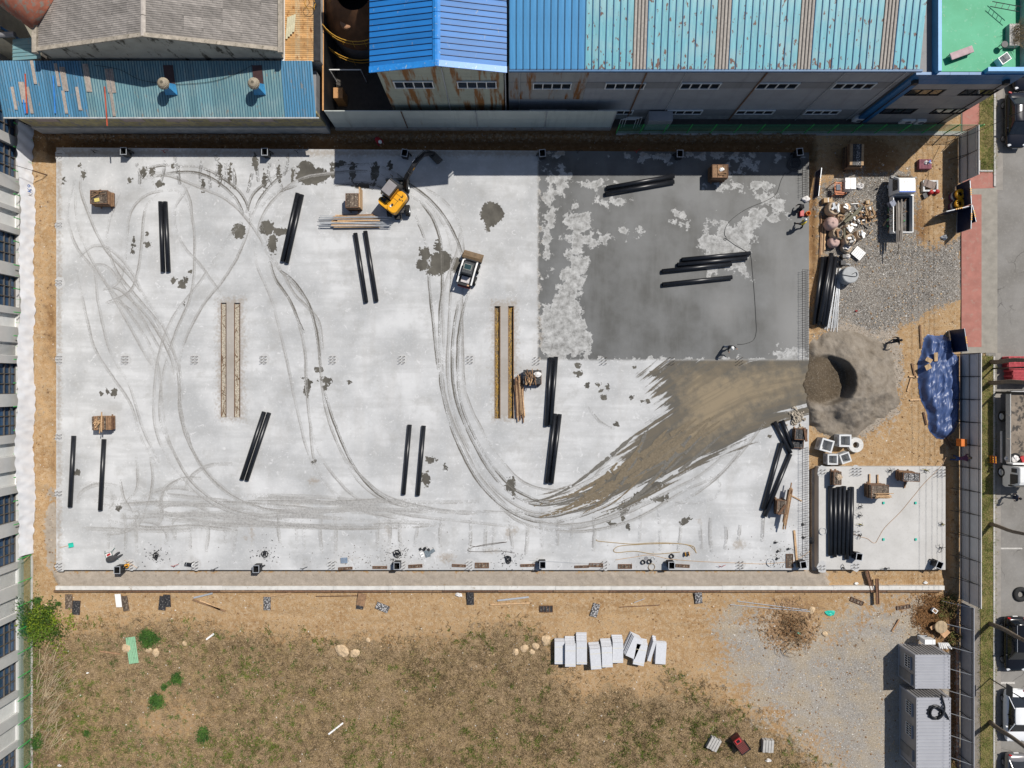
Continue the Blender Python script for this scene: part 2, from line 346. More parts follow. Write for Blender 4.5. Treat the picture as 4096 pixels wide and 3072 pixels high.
# ---- main slab
SLOTS = [(883, 906, 1208, 1668), (936, 961, 1208, 1668), (1978, 2002, 1217, 1670), (2032, 2056, 1217, 1670)]
WETP = [(2153, 540), (3300, 540), (3300, 1439), (2153, 1439)]
DRY = [[(2260, 1000), (2355, 1040), (2340, 1100), (2310, 1180), (2320, 1260), (2372, 1350), (2360, 1420), (2200, 1445), (2165, 1400), (2160, 1260), (2215, 1200), (2245, 1120), (2270, 1060)],
       [(2795, 970), (2830, 905), (2850, 960), (2885, 892), (2950, 900), (2990, 850), (3060, 835), (3080, 870), (3020, 920), (3005, 1010), (2990, 1060), (3000, 1115), (2960, 1100), (2915, 1060), (2830, 1115), (2830, 1040), (2800, 985)]]
DRYE = [(2715, 858, 18, 16), (2700, 885, 15, 9), (2733, 890, 14, 9), (2855, 890, 14, 18), (2560, 930, 14, 5), (2500, 925, 10, 6), (2450, 805, 25, 8), (2300, 825, 18, 14), (2200, 800, 20, 100), (2192, 960, 13, 70), (2310, 890, 52, 45), (2345, 955, 80, 26), (2300, 970, 30, 60), (2620, 628, 60, 10), (2880, 622, 130, 10), (3010, 655, 60, 18), (2900, 700, 30, 14), (3060, 792, 35, 22), (3115, 830, 18, 40), (3090, 872, 40, 12), (2940, 745, 60, 14), (3030, 745, 40, 16), (2240, 720, 30, 50), (2390, 740, 40, 14), (3165, 1420, 60, 30), (2230, 610, 30, 6)]
SPOTS = [(320, 663, 6, 9), (333, 700, 8, 18), (255, 718, 6, 6), (255, 733, 6, 6), (575, 690, 14, 22), (608, 688, 14, 18), (640, 735, 16, 12), (690, 665, 6, 12), (815, 740, 8, 22), (880, 690, 8, 46), (918, 690, 7, 30), (520, 722, 9, 8), (957, 923, 28, 33), (1066, 912, 30, 30), (1090, 975, 18, 40), (1125, 925, 38, 16), (1968, 855, 46, 50), (1952, 912, 8, 14), (1700, 1015, 20, 28), (1690, 1060, 25, 22), (1765, 1050, 45, 48), (1752, 985, 14, 24), (1820, 1060, 36, 28), (1735, 1085, 28, 20), (1680, 992, 6, 6), (694, 1120, 12, 10), (730, 1140, 15, 20), (744, 1122, 7, 14), (588, 940, 8, 12), (592, 978, 14, 10), (530, 1005, 9, 9), (533, 972, 5, 18), (737, 1220, 6, 9), (762, 1088, 7, 10), (1275, 1478, 14, 14), (1208, 1510, 10, 6), (1302, 1522, 25, 14), (1232, 1530, 12, 10), (1395, 1530, 9, 7), (1228, 1560, 13, 30), (1300, 1550, 12, 16), (404, 1574, 8, 7), (430, 1566, 9, 12), (455, 1570, 11, 14), (310, 1889, 12, 13), (479, 2035, 15, 11), (1722, 1840, 24, 13), (1782, 1869, 8, 12), (1703, 1915, 17, 28), (1258, 1845, 13, 9), (2035, 1940, 18, 28), (1107, 1904, 4, 4), (2052, 1950, 9, 38), (2463, 1697, 10, 9), (2405, 1565, 9, 8), (2415, 1588, 13, 10), (2430, 1548, 9, 13), (2350, 1541, 9, 8), (2390, 1538, 10, 7), (2310, 1462, 12, 12), (2315, 1495, 16, 11), (2538, 1468, 8, 6), (2528, 1592, 7, 5), (2568, 1607, 8, 10), (2593, 1604, 8, 8), (2625, 1495, 22, 12), (2630, 1942, 28, 16), (2560, 1985, 52, 20, -0.6), (2505, 2020, 34, 15, -0.5), (2495, 2045, 18, 12), (2490, 2070, 8, 22), (2447, 2096, 16, 9), (2510, 2106, 9, 12), (2635, 1995, 28, 14), (2668, 1990, 12, 16), (2738, 2085, 17, 14), (2757, 2072, 7, 7), (1250, 705, 70, 36), (1225, 668, 34, 26), (1330, 690, 12, 26), (3076, 1745, 8, 8), (1410, 680, 14, 40), (1500, 690, 16, 44), (1450, 745, 40, 10), (1560, 660, 12, 14), (1350, 655, 40, 10), (1020, 650, 9, 30), (1115, 690, 10, 34), (1170, 700, 8, 24), (1060, 720, 10, 30)]
MUD = [(2560, 1500), (2640, 1455), (2730, 1405), (2990, 1395), (3160, 1395), (3300, 1395), (3300, 1640), (3260, 1640), (3110, 1690), (3040, 1740), (2960, 1790), (2900, 1822), (2830, 1852), (2740, 1880), (2600, 1956), (2500, 2000), (2350, 2056), (2240, 2085), (2330, 2040), (2430, 1962), (2380, 1970), (2260, 2010), (2120, 2010), (2300, 1965), (2440, 1890), (2520, 1850), (2490, 1830), (2570, 1760), (2560, 1740), (2640, 1700), (2580, 1690), (2660, 1650), (2590, 1640), (2640, 1590), (2600, 1560), (2650, 1530)]
def f_wet(X, Y):
 d = sdpoly(X, Y, WETP)
 for p in DRY: d = np.minimum(d, -sdpoly(X, Y, p))
 for e in DRYE: d = np.minimum(d, -sdell(X, Y, *e))
 return d / S
def f_spot(X, Y):
 d = np.full(X.shape, -200.0)
 for e in SPOTS: d = np.maximum(d, sdell(X, Y, *e))
 return d / S
def f_soil(X, Y):   # brown smears and edge staining along the slab rims
 rim = np.maximum.reduce([14 - np.abs(Y - 612), 10 - np.abs(X - 236), 8 - np.abs(X - 2160) - 500 * (Y > 1440)])
 d = np.maximum.reduce([rim, sdpoly(X, Y, [(868, 1190), (980, 1190), (980, 1685), (868, 1685)]) * 0.5, sdpoly(X, Y, [(1966, 1200), (2072, 1200), (2072, 1684), (1966, 1684)]) * 0.5, sdell(X, Y, 920, 1500, 75, 230) * 0.3 - 10,  sdell(X, Y, 1255, 1925, 22, 14), sdell(X, Y, 1180, 2012, 26, 7, 0.4), sdell(X, Y, 1368, 2040, 14, 7), sdell(X, Y, 1553, 2120, 11, 26, -0.2), sdell(X, Y, 2033, 2133, 14, 24), sdell(X, Y, 2060, 2120, 12, 16), sdell(X, Y, 1966, 2205, 24, 8), sdell(X, Y, 1785, 2230, 34, 20), sdell(X, Y, 1006, 2125, 7, 40), sdell(X, Y, 2955, 2178, 26, 18), sdell(X, Y, 2800, 2080, 8, 14), sdell(X, Y, 1395, 2235, 20, 6), sdell(X, Y, 985, 2150, 10, 8)])
 return d / S
t = NT('slab_concrete')
st = t.noise(0.9, 5, 0.6, t.map(0.12, 1.0)); bl = t.noise(0.28, 5, 0.55); fi = t.noise(5, 6, 0.7); fi2 = t.noise(24, 3, 0.6); sv = t.noise(0.9, 4, 0.6, t.map(1.0, 0.15))
base = t.mix(t.lin(bl, 0.36, 0.62, 0, 1), (0.375, 0.38, 0.382), (0.555, 0.558, 0.558))
base = t.mix(t.math('MULTIPLY', t.step(st, 0.42, 0.64), 0.45), base, (0.345, 0.347, 0.343))
base = t.mix(t.math('MULTIPLY', t.step(sv, 0.5, 0.7), 0.3), base, (0.40, 0.39, 0.375))
base = t.mix(t.math('MULTIPLY', t.step(fi, 0.5, 0.75), 0.4), base, (0.58, 0.585, 0.585))
base = t.mix(t.math('MULTIPLY', t.step(t.noise(1.6, 8, 0.7, None, 1.5), 0.60, 0.66), 0.55), base, (0.63, 0.63, 0.63))
base = t.mix(t.math('MULTIPLY', t.step(t.noise(3.2, 7, 0.75), 0.63, 0.74), 0.4), base, (0.29, 0.28, 0.265))
base = t.mix(t.math('MULTIPLY', t.step(t.noise(0.6, 5, 0.65), 0.52, 0.7), 0.4), base, (0.31, 0.305, 0.29))
base = t.mix(t.math('MULTIPLY', fi2, 0.14), base, (0.34, 0.34, 0.335))
r1 = t.math('SUBTRACT', t.noise(1.3, 7, 0.62), 0.5); r2 = t.math('SUBTRACT', t.noise(4.5, 6, 0.6), 0.5)
wv = t.math('ADD', t.attr('wet'), t.math('ADD', t.math('MULTIPLY', r1, 3.0), t.math('MULTIPLY', r2, 0.55)))
wv = t.math('MINIMUM', wv, t.math('MULTIPLY', t.attr('wetreg'), 1.0))
wm = t.step(wv, -0.16, 0.12)
wcol = t.mix(t.lin(t.noise(0.33, 5, 0.6), 0.32, 0.66, 0, 1), (0.066, 0.066, 0.062), (0.135, 0.138, 0.138))
wcol = t.mix(t.math('MULTIPLY', t.step(sv, 0.42, 0.62), 0.4), wcol, (0.135, 0.137, 0.135))
wcol = t.mix(t.attr('wetlight'), wcol, (0.205, 0.205, 0.20))
rim = t.math('MULTIPLY', t.step(wv, -0.34, -0.02), 0.6)
drycol = t.mix(t.attr('wetreg0'), base, t.mix(t.lin(t.noise(1.7, 6, 0.7), 0.33, 0.67, 0, 1), (0.17, 0.168, 0.16), (0.46, 0.46, 0.45)))
c = t.mix(t.math('MULTIPLY', rim, t.attr('wetreg0')), drycol, (0.52, 0.52, 0.51))
c = t.mix(t.math('MULTIPLY', t.step(t.math('ADD', t.attr('soil'), t.math('MULTIPLY', r2, 1.1)), -0.15, 0.3), 0.55), c, (0.25, 0.20, 0.145))
c = t.mix(wm, c, wcol)
sm = t.step(t.math('ADD', t.attr('spot'), t.math('ADD', t.math('MULTIPLY', r2, 0.75), t.math('MULTIPLY', r1, 0.55))), -0.015, 0.02)
c = t.mix(sm, c, t.mix(t.lin(t.noise(1.1, 4), 0.35, 0.65, 0, 1), (0.072, 0.067, 0.057), (0.115, 0.107, 0.09)))
cv_ = t.n('ShaderNodeCombineXYZ'); t.l(t.math('MULTIPLY', t.attr('su'), 0.10), cv_.inputs[0]); t.l(t.math('MULTIPLY', t.attr('sv'), 1.6), cv_.inputs[1]); ms = t.noise(1.0, 4, 0.6, cv_.outputs[0])
mr = t.math('ADD', t.attr('mud'), t.math('ADD', t.math('MULTIPLY', t.math('SUBTRACT', ms, 0.52), 6.0), t.math('MULTIPLY', r2, 0.7)))
mm = t.math('MULTIPLY', t.step(mr, -0.25, 0.25), t.math('SUBTRACT', 1.0, t.attr('wetreg0')))
mc = t.mix(t.step(t.math('ADD', t.attr('mud'), t.math('MULTIPLY', r1, 6.0)), 0.5, 4.0), (0.098, 0.091, 0.078), (0.235, 0.188, 0.124))
mc = t.mix(t.math('MULTIPLY', t.step(ms, 0.45, 0.62), 0.6), mc, (0.135, 0.112, 0.08))
c = t.mix(mm, c, mc)
t.bump(t.math('ADD', t.math('MULTIPLY', fi, 0.5), t.math('MULTIPLY', ms, mm)), 0.12, 0.03)
rg = t.math('SUBTRACT', 0.86, t.math('MULTIPLY', wm, 0.34))
M['slab'] = t.fin(c, rg, spec=0.3)
sx_ = sorted(set(list(np.linspace(225, 3236, 600)) + [v for s_ in SLOTS for v in s_[:2]])); sy_ = sorted(set(list(np.linspace(590, 2280, 336)) + [1208, 1217, 1668, 1670]))
def swarp(X, Y):
 k = (2280 - Y) / (2280 - 590)
 return X, Y + k * (X - 225) / 3011 * 20
def sskip(cx, cy):
 m = np.zeros(cx.shape, bool)
 for (a, b, c_, d) in SLOTS:
  yo = (2280 - cy) / 1690 * (cx - 225) / 3011 * 20
  m |= (cx > a) & (cx < b) & (cy - yo > c_) & (cy - yo < d)
 return m
CVX = [1900, 2000, 2200, 2400, 2600, 2800, 3000, 3240]; CVY = [2060, 2055, 2020, 1950, 1840, 1720, 1620, 1560]
sa = {'su': lambda X, Y: X / S, 'sv': lambda X, Y: (Y - np.interp(X, CVX, CVY)) / S * 0.85 / (0.55 + 0.45 * np.clip((X - 2100) / 900, 0, 1)), 'wet': f_wet, 'spot': f_spot, 'soil': f_soil, 'mud': lambda X, Y: sdpoly(X, Y, MUD) / S,
      'wetreg': lambda X, Y: sdpoly(X, Y, WETP) / S, 'wetreg0': lambda X, Y: soft(sdpoly(X, Y, WETP), 4),
      'wetlight': lambda X, Y: np.clip(np.maximum.reduce([0.8 * soft(sdell(X, Y, 3180, 1330, 90, 190), 70), 0.5 * soft(sdell(X, Y, 2900, 1240, 50, 60), 40), 0.4 * soft(sdell(X, Y, 3140, 1080, 60, 120), 50)]), 0, 1)}
slab = bpy.data.objects.new('concrete_slab', gridmesh('concrete_slab', np.array(sx_), np.array(sy_), ZS, M['slab'], sa, sskip, swarp)); COL.objects.link(slab); tag(slab, kind='structure')
cn = [W(225, 590, ZS), W(3236, 610, ZS), W(3236, 2280, ZS), W(225, 2280, ZS)]
mb = MB()
for i in range(4):
 a, b = cn[i], cn[(i + 1) % 4]; mb.quad(a, (a.x, a.y, -1.2), (b.x, b.y, -1.2), b)
mb.build('slab_side', M['conc'], slab)
M['slot_floor'] = mat('slot_floor', (0.42, 0.38, 0.31), 0.9, var=0.3, scale=9, col2=(0.15, 0.11, 0.07), thr=(0.54, 0.62))
M['slot_floor2'] = mat('slot_floor_dark', (0.17, 0.125, 0.07), 0.85, var=0.6, scale=7, col2=(0.40, 0.27, 0.09), thr=(0.55, 0.66))
def yw(x, y): return y + (2280 - y) / 1690 * (x - 225) / 3011 * 20
for i, (a, b, c_, d) in enumerate(SLOTS):
 dep = 0.2 if i < 2 else 0.3
 p = [W(a, yw(a, c_), ZS), W(b, yw(b, c_), ZS), W(b, yw(b, d), ZS), W(a, yw(a, d), ZS)]
 mb = MB()
 for k in range(4):
  u, v = p[k], p[(k + 1) % 4]; mb.quad(u, v, (v.x, v.y, ZS - dep), (u.x, u.y, ZS - dep))
 mb.build('slot_wall', M['conc'] if i < 2 else M['timber_old'], slab)
 mb = MB(); mb.quad(*[(q.x, q.y, ZS - dep) for q in p]); mb.build('slot_floor', M['slot_floor'] if i < 2 else M['slot_floor2'], slab)
 for (s_, e) in (((a, c_), (a, d)), ((b, c_), (b, d))):
  u = W(s_[0], yw(*s_), ZS); v = W(e[0], yw(*e), ZS); off = 0.035 if s_[0] == a else -0.035
  MB().box(((u.x + v.x) / 2 + off, (u.y + v.y) / 2, ZS - 0.03), (0.05, (u - v).length - 0.1, 0.07)).build('slot_rail', M['rust_frame'] if i < 2 else M['timber_old'], slab)
 rr = random.Random(i); mb = MB()
 for k in range(16 if i < 2 else 46):
  x = rr.uniform(a + 6, b - 6); y = rr.uniform(c_ + 10, d - 10); q = W(x, yw(x, y), ZS - dep); ln = rr.uniform(0.15, 0.9)
  mb.box((q.x, q.y, q.z + 0.03), (0.03, ln, 0.025), rr.gauss(0, 0.25 if i > 1 else 0.6))
 mb.build('slot_debris', M['timber_old'] if i < 2 else mat('yellow_form_wood', (0.5, 0.3, 0.06), 0.8, var=0.3), slab)
# ---- tyre tracks: prints of lugs pressed on the slab
def ttone(nm, col): return mat('tyre_print_' + nm, col, 0.9, var=0.2, scale=6)
TT = [ttone('faint', (0.315, 0.31, 0.30)), ttone('mid', (0.275, 0.268, 0.255)), ttone('dark', (0.13, 0.122, 0.107)), ttone('mud', (0.155, 0.125, 0.085))]
_tz = [0]
def track(pts, tone=0, wid=0.23, dens=0.85, seed=None, off=0.0, gap=0.6):
 rr = random.Random(len(pts) * 131 + int(pts[0][0]) + int(pts[-1][1]) * 7 + int(off * 10))
 P = [W(p[0], p[1], ZS) for p in spline(pts, 14)]; L = [0.0]
 for i in range(1, len(P)): L.append(L[-1] + (P[i] - P[i - 1]).length)
 _tz[0] += 1; z = ZS + 0.0025 + _tz[0] * 0.00022; mb = MB(); s_ = 0.0; i = 0; ph = rr.random() * 50; step = 0.115; heavy = rr.choice([-1, 1]); off2 = 0.0; last = None
 while s_ < L[-1] - 0.05:
  while i < len(L) - 2 and L[i + 1] < s_: i += 1
  u = (s_ - L[i]) / max(1e-6, L[i + 1] - L[i]); p = P[i].lerp(P[i + 1], u); d = (P[i + 1] - P[i]).normalized(); n = Vector((-d.y, d.x, 0)); off2 += rr.gauss(0, 0.006); p = p + n * (off + off2)
  pres = 0.55 + 0.3 * math.sin(s_ * 0.33 + ph) + 0.25 * math.sin(s_ * 0.9 + ph * 2) + 0.15 * math.sin(s_ * 2.9 + ph); ed = min(1.0, 0.25 + s_ / 3, 0.25 + (L[-1] - s_) / 3); k_ = max(0.12, min(1.0, pres)) * ed * dens * 1.15
  for sd in (-1, 1):
   if rr.random() < 0.55 + k_:
    h_ = wid / 2 * rr.uniform(0.8, 1.05); a = p + n * sd * 0.015 + d * 0.04; b = p + n * sd * h_ - d * 0.05; t_ = (0.02 + 0.075 * k_) * (1.25 if sd == heavy else 0.75) * rr.uniform(0.8, 1.2)
    q = [a, a + d * t_, b + d * t_, b]
    if sd > 0: q.reverse()
    mb.add([(v.x, v.y, z) for v in q], [(0, 1, 2, 3)])
  e = p + n * heavy * wid * 0.5; w_ = 0.016 + 0.05 * max(0.0, k_ - 0.35)
  cur = (e - n * w_, e + n * w_)
  if last is not None and k_ > 0.3: mb.add([(v.x, v.y, z + 0.0001) for v in (last[1], last[0], cur[0], cur[1])], [(0, 1, 2, 3)])
  last = cur; s_ += step
 if mb.f: mb.build('tyre_track', TT[tone], slab)
TR = [
 (2, [(2480, 1900), (2350, 1990), (2200, 2010), (2070, 1960), (1980, 1870), (1900, 1740), (1845, 1600), (1832, 1450), (1840, 1300), (1868, 1190), (1890, 1150)]),
 (2, [(2500, 1990), (2300, 2070), (2150, 2085), (2030, 2040), (1930, 1950), (1865, 1850), (1800, 1700), (1762, 1536), (1758, 1400), (1762, 1250), (1772, 1150), (1768, 1000), (1745, 900), (1695, 820), (1640, 780)]),
 (1, [(2450, 1940), (2300, 2010), (2170, 2050), (2050, 2010), (1950, 1920), (1880, 1800), (1812, 1640), (1788, 1500), (1790, 1350), (1796, 1200), (1800, 1050), (1785, 930), (1740, 850), (1700, 800)]),
 (1, [(2400, 1900), (2250, 1960), (2100, 1930), (2000, 1830), (1920, 1700), (1862, 1560), (1850, 1400), (1846, 1200), (1852, 1000), (1830, 880), (1770, 800), (1700, 755)]),
 (0, [(1780, 1500), (1772, 1300), (1780, 1150), (1830, 1010), (1850, 900)]),
 (2, [(1660, 860), (1690, 930), (1710, 1010), (1716, 1120), (1735, 1300), (1752, 1480)]),
 (1, [(1690, 2040), (1520, 1995), (1410, 1900), (1340, 1760), (1300, 1640), (1285, 1545), (1278, 1450), (1268, 1330), (1232, 1210), (1150, 1110), (1090, 1040), (1046, 960), (1044, 890), (1095, 805), (1200, 720), (1340, 695), (1480, 690), (1580, 730)]),
 (1, [(1640, 2080), (1450, 2040), (1320, 1950), (1262, 1850), (1240, 1700), (1224, 1540), (1215, 1400), (1170, 1230), (1110, 1130), (1076, 1030), (1010, 910), (920, 810), (790, 745), (660, 700), (560, 720)]),
 (2, [(1290, 1545), (1310, 1600), (1335, 1680), (1375, 1780), (1420, 1870), (1500, 1960), (1600, 2015), (1720, 2020)]),
 (0, [(1560, 2080), (1400, 2020), (1290, 1930), (1230, 1800), (1190, 1640), (1140, 1400), (1090, 1200), (1030, 1060), (1020, 960)]),
 (2, [(1215, 1330), (1160, 1200), (1100, 1110), (1080, 1040)]),
 (2, [(1280, 1470), (1272, 1370), (1240, 1230), (1180, 1130), (1120, 1080)]),
 (1, [(1260, 2062), (1020, 2020), (870, 1930), (770, 1800), (722, 1660), (716, 1536), (690, 1400), (640, 1290), (570, 1180), (510, 1100), (430, 1010), (385, 930), (350, 850), (318, 760), (320, 700)]),
 (1, [(1180, 2085), (930, 2035), (780, 1940), (690, 1800), (640, 1680), (650, 1500), (700, 1330), (760, 1180), (775, 1020), (770, 900), (740, 800), (690, 760)]),
 (0, [(1100, 2100), (860, 2020), (720, 1900), (640, 1780), (612, 1650), (625, 1450), (680, 1280), (800, 1120), (900, 960), (960, 880)]),
 (1, [(705, 1536), (680, 1420), (610, 1290), (540, 1210), (470, 1150), (410, 1155)]), (1, [(655, 1410), (640, 1330), (560, 1270), (480, 1215), (425, 1218)]),
 (1, [(412, 1158), (470, 1130), (500, 1060), (510, 960), (525, 850), (590, 780), (690, 760)]), (1, [(425, 1215), (520, 1170), (555, 1090), (570, 960), (585, 830), (640, 770)]),
 (0, [(310, 1030), (370, 985), (430, 990), (490, 1040), (540, 1110), (600, 1230), (660, 1340), (720, 1460), (740, 1600)]), (0, [(300, 760), (310, 900), (345, 1000), (400, 1100), (480, 1240), (560, 1380), (620, 1480)]),
 (0, [(365, 1060), (430, 1070), (500, 1160), (560, 1260), (640, 1400), (700, 1500)]), (0, [(300, 1060), (330, 1200), (370, 1380), (440, 1500), (520, 1620), (560, 1750), (620, 1860)]),
 (0, [(380, 1080), (400, 1240), (450, 1420), (520, 1540), (570, 1700), (640, 1850)]), (1, [(560, 740), (600, 700), (660, 690), (720, 720), (760, 800), (770, 900)]),
 (2, [(560, 680), (640, 660), (720, 660), (800, 665), (880, 700), (960, 760), (1000, 830), (1010, 900)]), (2, [(630, 760), (610, 720), (640, 700), (700, 690), (780, 690), (860, 720), (940, 790), (980, 860)]),
 (2, [(1010, 860), (1040, 800), (1090, 740), (1150, 690), (1210, 660)]), (2, [(985, 850), (1010, 780), (1060, 730), (1120, 690)]), (2, [(1040, 830), (1110, 770), (1190, 740)]),
 (2, [(1340, 670), (1420, 660), (1500, 660), (1570, 690), (1640, 740), (1720, 800), (1780, 870), (1830, 960), (1850, 1020)]), (2, [(1340, 740), (1430, 730), (1510, 740), (1580, 780)]),
 (1, [(545, 1830), (552, 1900), (545, 1960), (500, 2010)]), (1, [(602, 1830), (612, 1900), (605, 1980), (580, 2050)]), (1, [(480, 1920), (495, 1990), (530, 2050)]),
  (0, [(300, 720), (270, 850), (300, 980), (380, 1090), (470, 1200), (560, 1330), (620, 1450), (640, 1600), (660, 1750), (720, 1880)]), (0, [(760, 740), (700, 840), (720, 960), (800, 1060), (880, 1170), (900, 1190)]), (1, [(480, 770), (440, 880), (430, 980), (470, 1090), (540, 1180), (640, 1300)]), (1, [(1000, 900), (960, 1010), (900, 1110), (800, 1240), (730, 1400), (720, 1560), (740, 1700), (800, 1850), (900, 1960), (1060, 2030), (1300, 2050)]), (1, [(1044, 890), (1080, 1010), (1130, 1090), (1180, 1180), (1270, 1280), (1290, 1400)]), (0, [(1300, 1640), (1360, 1800), (1440, 1900), (1560, 1990), (1760, 2040), (1960, 2050), (2150, 2060)]), (0, [(1230, 1640), (1270, 1800), (1350, 1920), (1460, 2010), (1640, 2060), (1850, 2085), (2060, 2110)]), (2, [(2440, 1930), (2290, 1995), (2150, 2020), (2040, 1975), (1960, 1890), (1890, 1770), (1828, 1620), (1808, 1480), (1812, 1330), (1830, 1200)]), (1, [(2560, 2010), (2400, 2085), (2230, 2105), (2090, 2070), (1980, 1985), (1900, 1880), (1830, 1740), (1776, 1580), (1766, 1430)]),
 (2, [(2530, 1870), (2440, 1920), (2330, 1975), (2200, 2005), (2090, 2000)]), (2, [(2560, 1930), (2420, 2010), (2290, 2050), (2160, 2070), (2060, 2040)]), (1, [(2620, 2000), (2480, 2060), (2330, 2105), (2200, 2115), (2080, 2085), (1990, 2010)]),
 (1, [(2760, 1950), (2660, 2010), (2550, 2070), (2400, 2115), (2250, 2125), (2100, 2095), (2000, 2030)]), (1, [(2990, 1760), (2930, 1840), (2850, 1920), (2760, 1985), (2650, 2040)]), (0, [(2900, 1820), (2800, 1900), (2690, 1960), (2560, 2020), (2420, 2070)]),
 (1, [(3060, 1690), (2960, 1810), (2880, 1890), (2760, 1950)]), (0, [(2840, 1910), (2880, 1930), (2860, 1990), (2780, 2010), (2700, 2005)]),
 (1, [(2520, 1770), (2480, 1800), (2420, 1860), (2370, 1920)]), (0, [(2350, 1630), (2400, 1690), (2460, 1720)]),
]
for (tn, pp) in TR: track(pp, tn)
rr = random.Random(11)
for k in range(20):   # the beaten route along the south side
 x0 = rr.uniform(330, 1300); x1 = x0 + rr.uniform(500, 1100); y0 = rr.uniform(1985, 2110)
 track([(x0, y0 + rr.uniform(-40, 40)), ((x0 * 2 + x1) / 3, y0 + rr.uniform(-10, 14)), ((x0 + x1 * 2) / 3, y0 + rr.uniform(-8, 18)), (x1, y0 + rr.uniform(-16, 26))], rr.choice([0, 0, 0, 1]), 0.32, 0.7)
for k in range(15):   # manoeuvring scrawl in the south-west corner
 x0 = rr.uniform(360, 760); y0 = rr.uniform(1930, 2190); a = rr.uniform(0, 6.3); cv = rr.choice([-1, 1]) * rr.uniform(0.25, 0.6); pts = []
 for j in range(6): pts.append((x0, y0)); x0 += 55 * math.cos(a); y0 += 38 * math.sin(a); a += cv
 if min(p[1] for p in pts) > 1850 and max(p[1] for p in pts) < 2255 and min(p[0] for p in pts) > 245: track(pts, rr.choice([0, 0, 1]), 0.32, 0.75)
for x in [438, 505, 540, 700, 760, 832, 900, 945, 1115, 1185, 1212, 1280, 1345, 1508, 1560, 1600, 1664, 1762, 1880, 1940, 1975, 2045, 2110, 2165, 2230, 2290, 2380, 2560, 2640, 2720, 2800, 2840, 2905, 2955, 3050]:
 y0 = rr.uniform(2030, 2110); y1 = rr.uniform(2150, 2225); track([(x + rr.uniform(-8, 8), y0), (x, (y0 + y1) / 2), (x + rr.uniform(-8, 8), y1)], rr.choice([0, 0, 0, 1]), 0.3, 0.7)
for (x, y) in [(700, 660), (715, 700), (800, 690), (870, 665), (905, 700), (940, 720), (1030, 690), (1075, 700), (1120, 720), (1150, 660), (840, 720), (560, 700), (655, 690), (1000, 740)]:
 track([(x - rr.uniform(-14, 14), y - 45), (x, y), (x + rr.uniform(-16, 16), y + 40)], 2, 0.3, 0.8)
# streaks of mud dragged out of the fan by the wheels
def streak(pts, w0, w1, tone):
 P = [W(p[0], p[1], ZS) for p in spline(pts, 16)]; _tz[0] += 1; z = ZS + 0.0025 + _tz[0] * 0.00022; mb = MB(); k = len(P); rr_ = random.Random(int(pts[0][0] * 3 + pts[0][1])); ring = []
 for i, p in enumerate(P):
  d = (P[min(i + 1, k - 1)] - P[max(i - 1, 0)]).normalized(); n = Vector((-d.y, d.x, 0)); u = i / (k - 1)
  ww = (w0 + (w1 - w0) * u) * (1 - 0.5 * u ** 4) * rr_.uniform(0.55, 1.15) / 2 * min(1, 0.3 + u * 6)
  ring.append((p + n * ww, p - n * ww))
 for i in range(k - 1):
  if rr_.random() < 0.06 + 0.25 * (i / k): continue
  a, b = ring[i]; c_, d_ = ring[i + 1]; mb.quad((a.x, a.y, z), (b.x, b.y, z), (d_.x, d_.y, z), (c_.x, c_.y, z))
 mb.build('mud_streak', TT[tone], slab)
for k in range(26):
 u = k / 25; sx0 = 2900 - 420 * u + rr.uniform(-40, 40); sy0 = 1640 + 150 * u + (rr.random() - 0.3) * 170; bend = rr.uniform(0.85, 1.1)
 e = (2120 + 330 * rr.random(), 2000 + 80 * rr.random())
 m1 = (sx0 + (e[0] - sx0) * 0.35, sy0 + (e[1] - sy0) * 0.45 * bend); m2 = (sx0 + (e[0] - sx0) * 0.7, sy0 + (e[1] - sy0) * 0.82)
 streak([(sx0, sy0), m1, m2, e], rr.uniform(0.25, 0.5), rr.uniform(0.06, 0.16), rr.choice([3, 3, 2]))
# ---- second, small slab
t = NT('small_slab_concrete'); n1 = t.noise(0.5, 5, 0.6); n2 = t.noise(6, 5, 0.65)
c = t.mix(t.lin(n1, 0.3, 0.7, 0, 1), (0.43, 0.42, 0.40), (0.52, 0.51, 0.49)); c = t.mix(t.math('MULTIPLY', t.step(n2, 0.5, 0.75), 0.35), c, (0.36, 0.345, 0.32)); t.bump(n2, 0.1, 0.02)
M['slab2'] = t.fin(c, 0.85, spec=0.3)
mb = MB(); pp = [W(3275, 1866, ZS), W(3275, 2278, ZS), W(3782, 2279, ZS), W(3782, 1866, ZS)]; mb.prism([(p.x, p.y) for p in pp], -1.1, ZS)
tag(mb.build('small_slab', M['slab2']), kind='structure')
for (x0, y0, x1, y1) in [(3245, 1868, 3272, 2282)]:
 a = W(x0, y0, -0.3); b = W(x1, y1, -0.3); MB().box(((a.x + b.x) / 2, (a.y + b.y) / 2, -0.45), (abs(b.x - a.x) - 0.1, abs(b.y - a.y), 0.3)).build('footing', M['conc'], None).__setitem__('kind', 'structure')
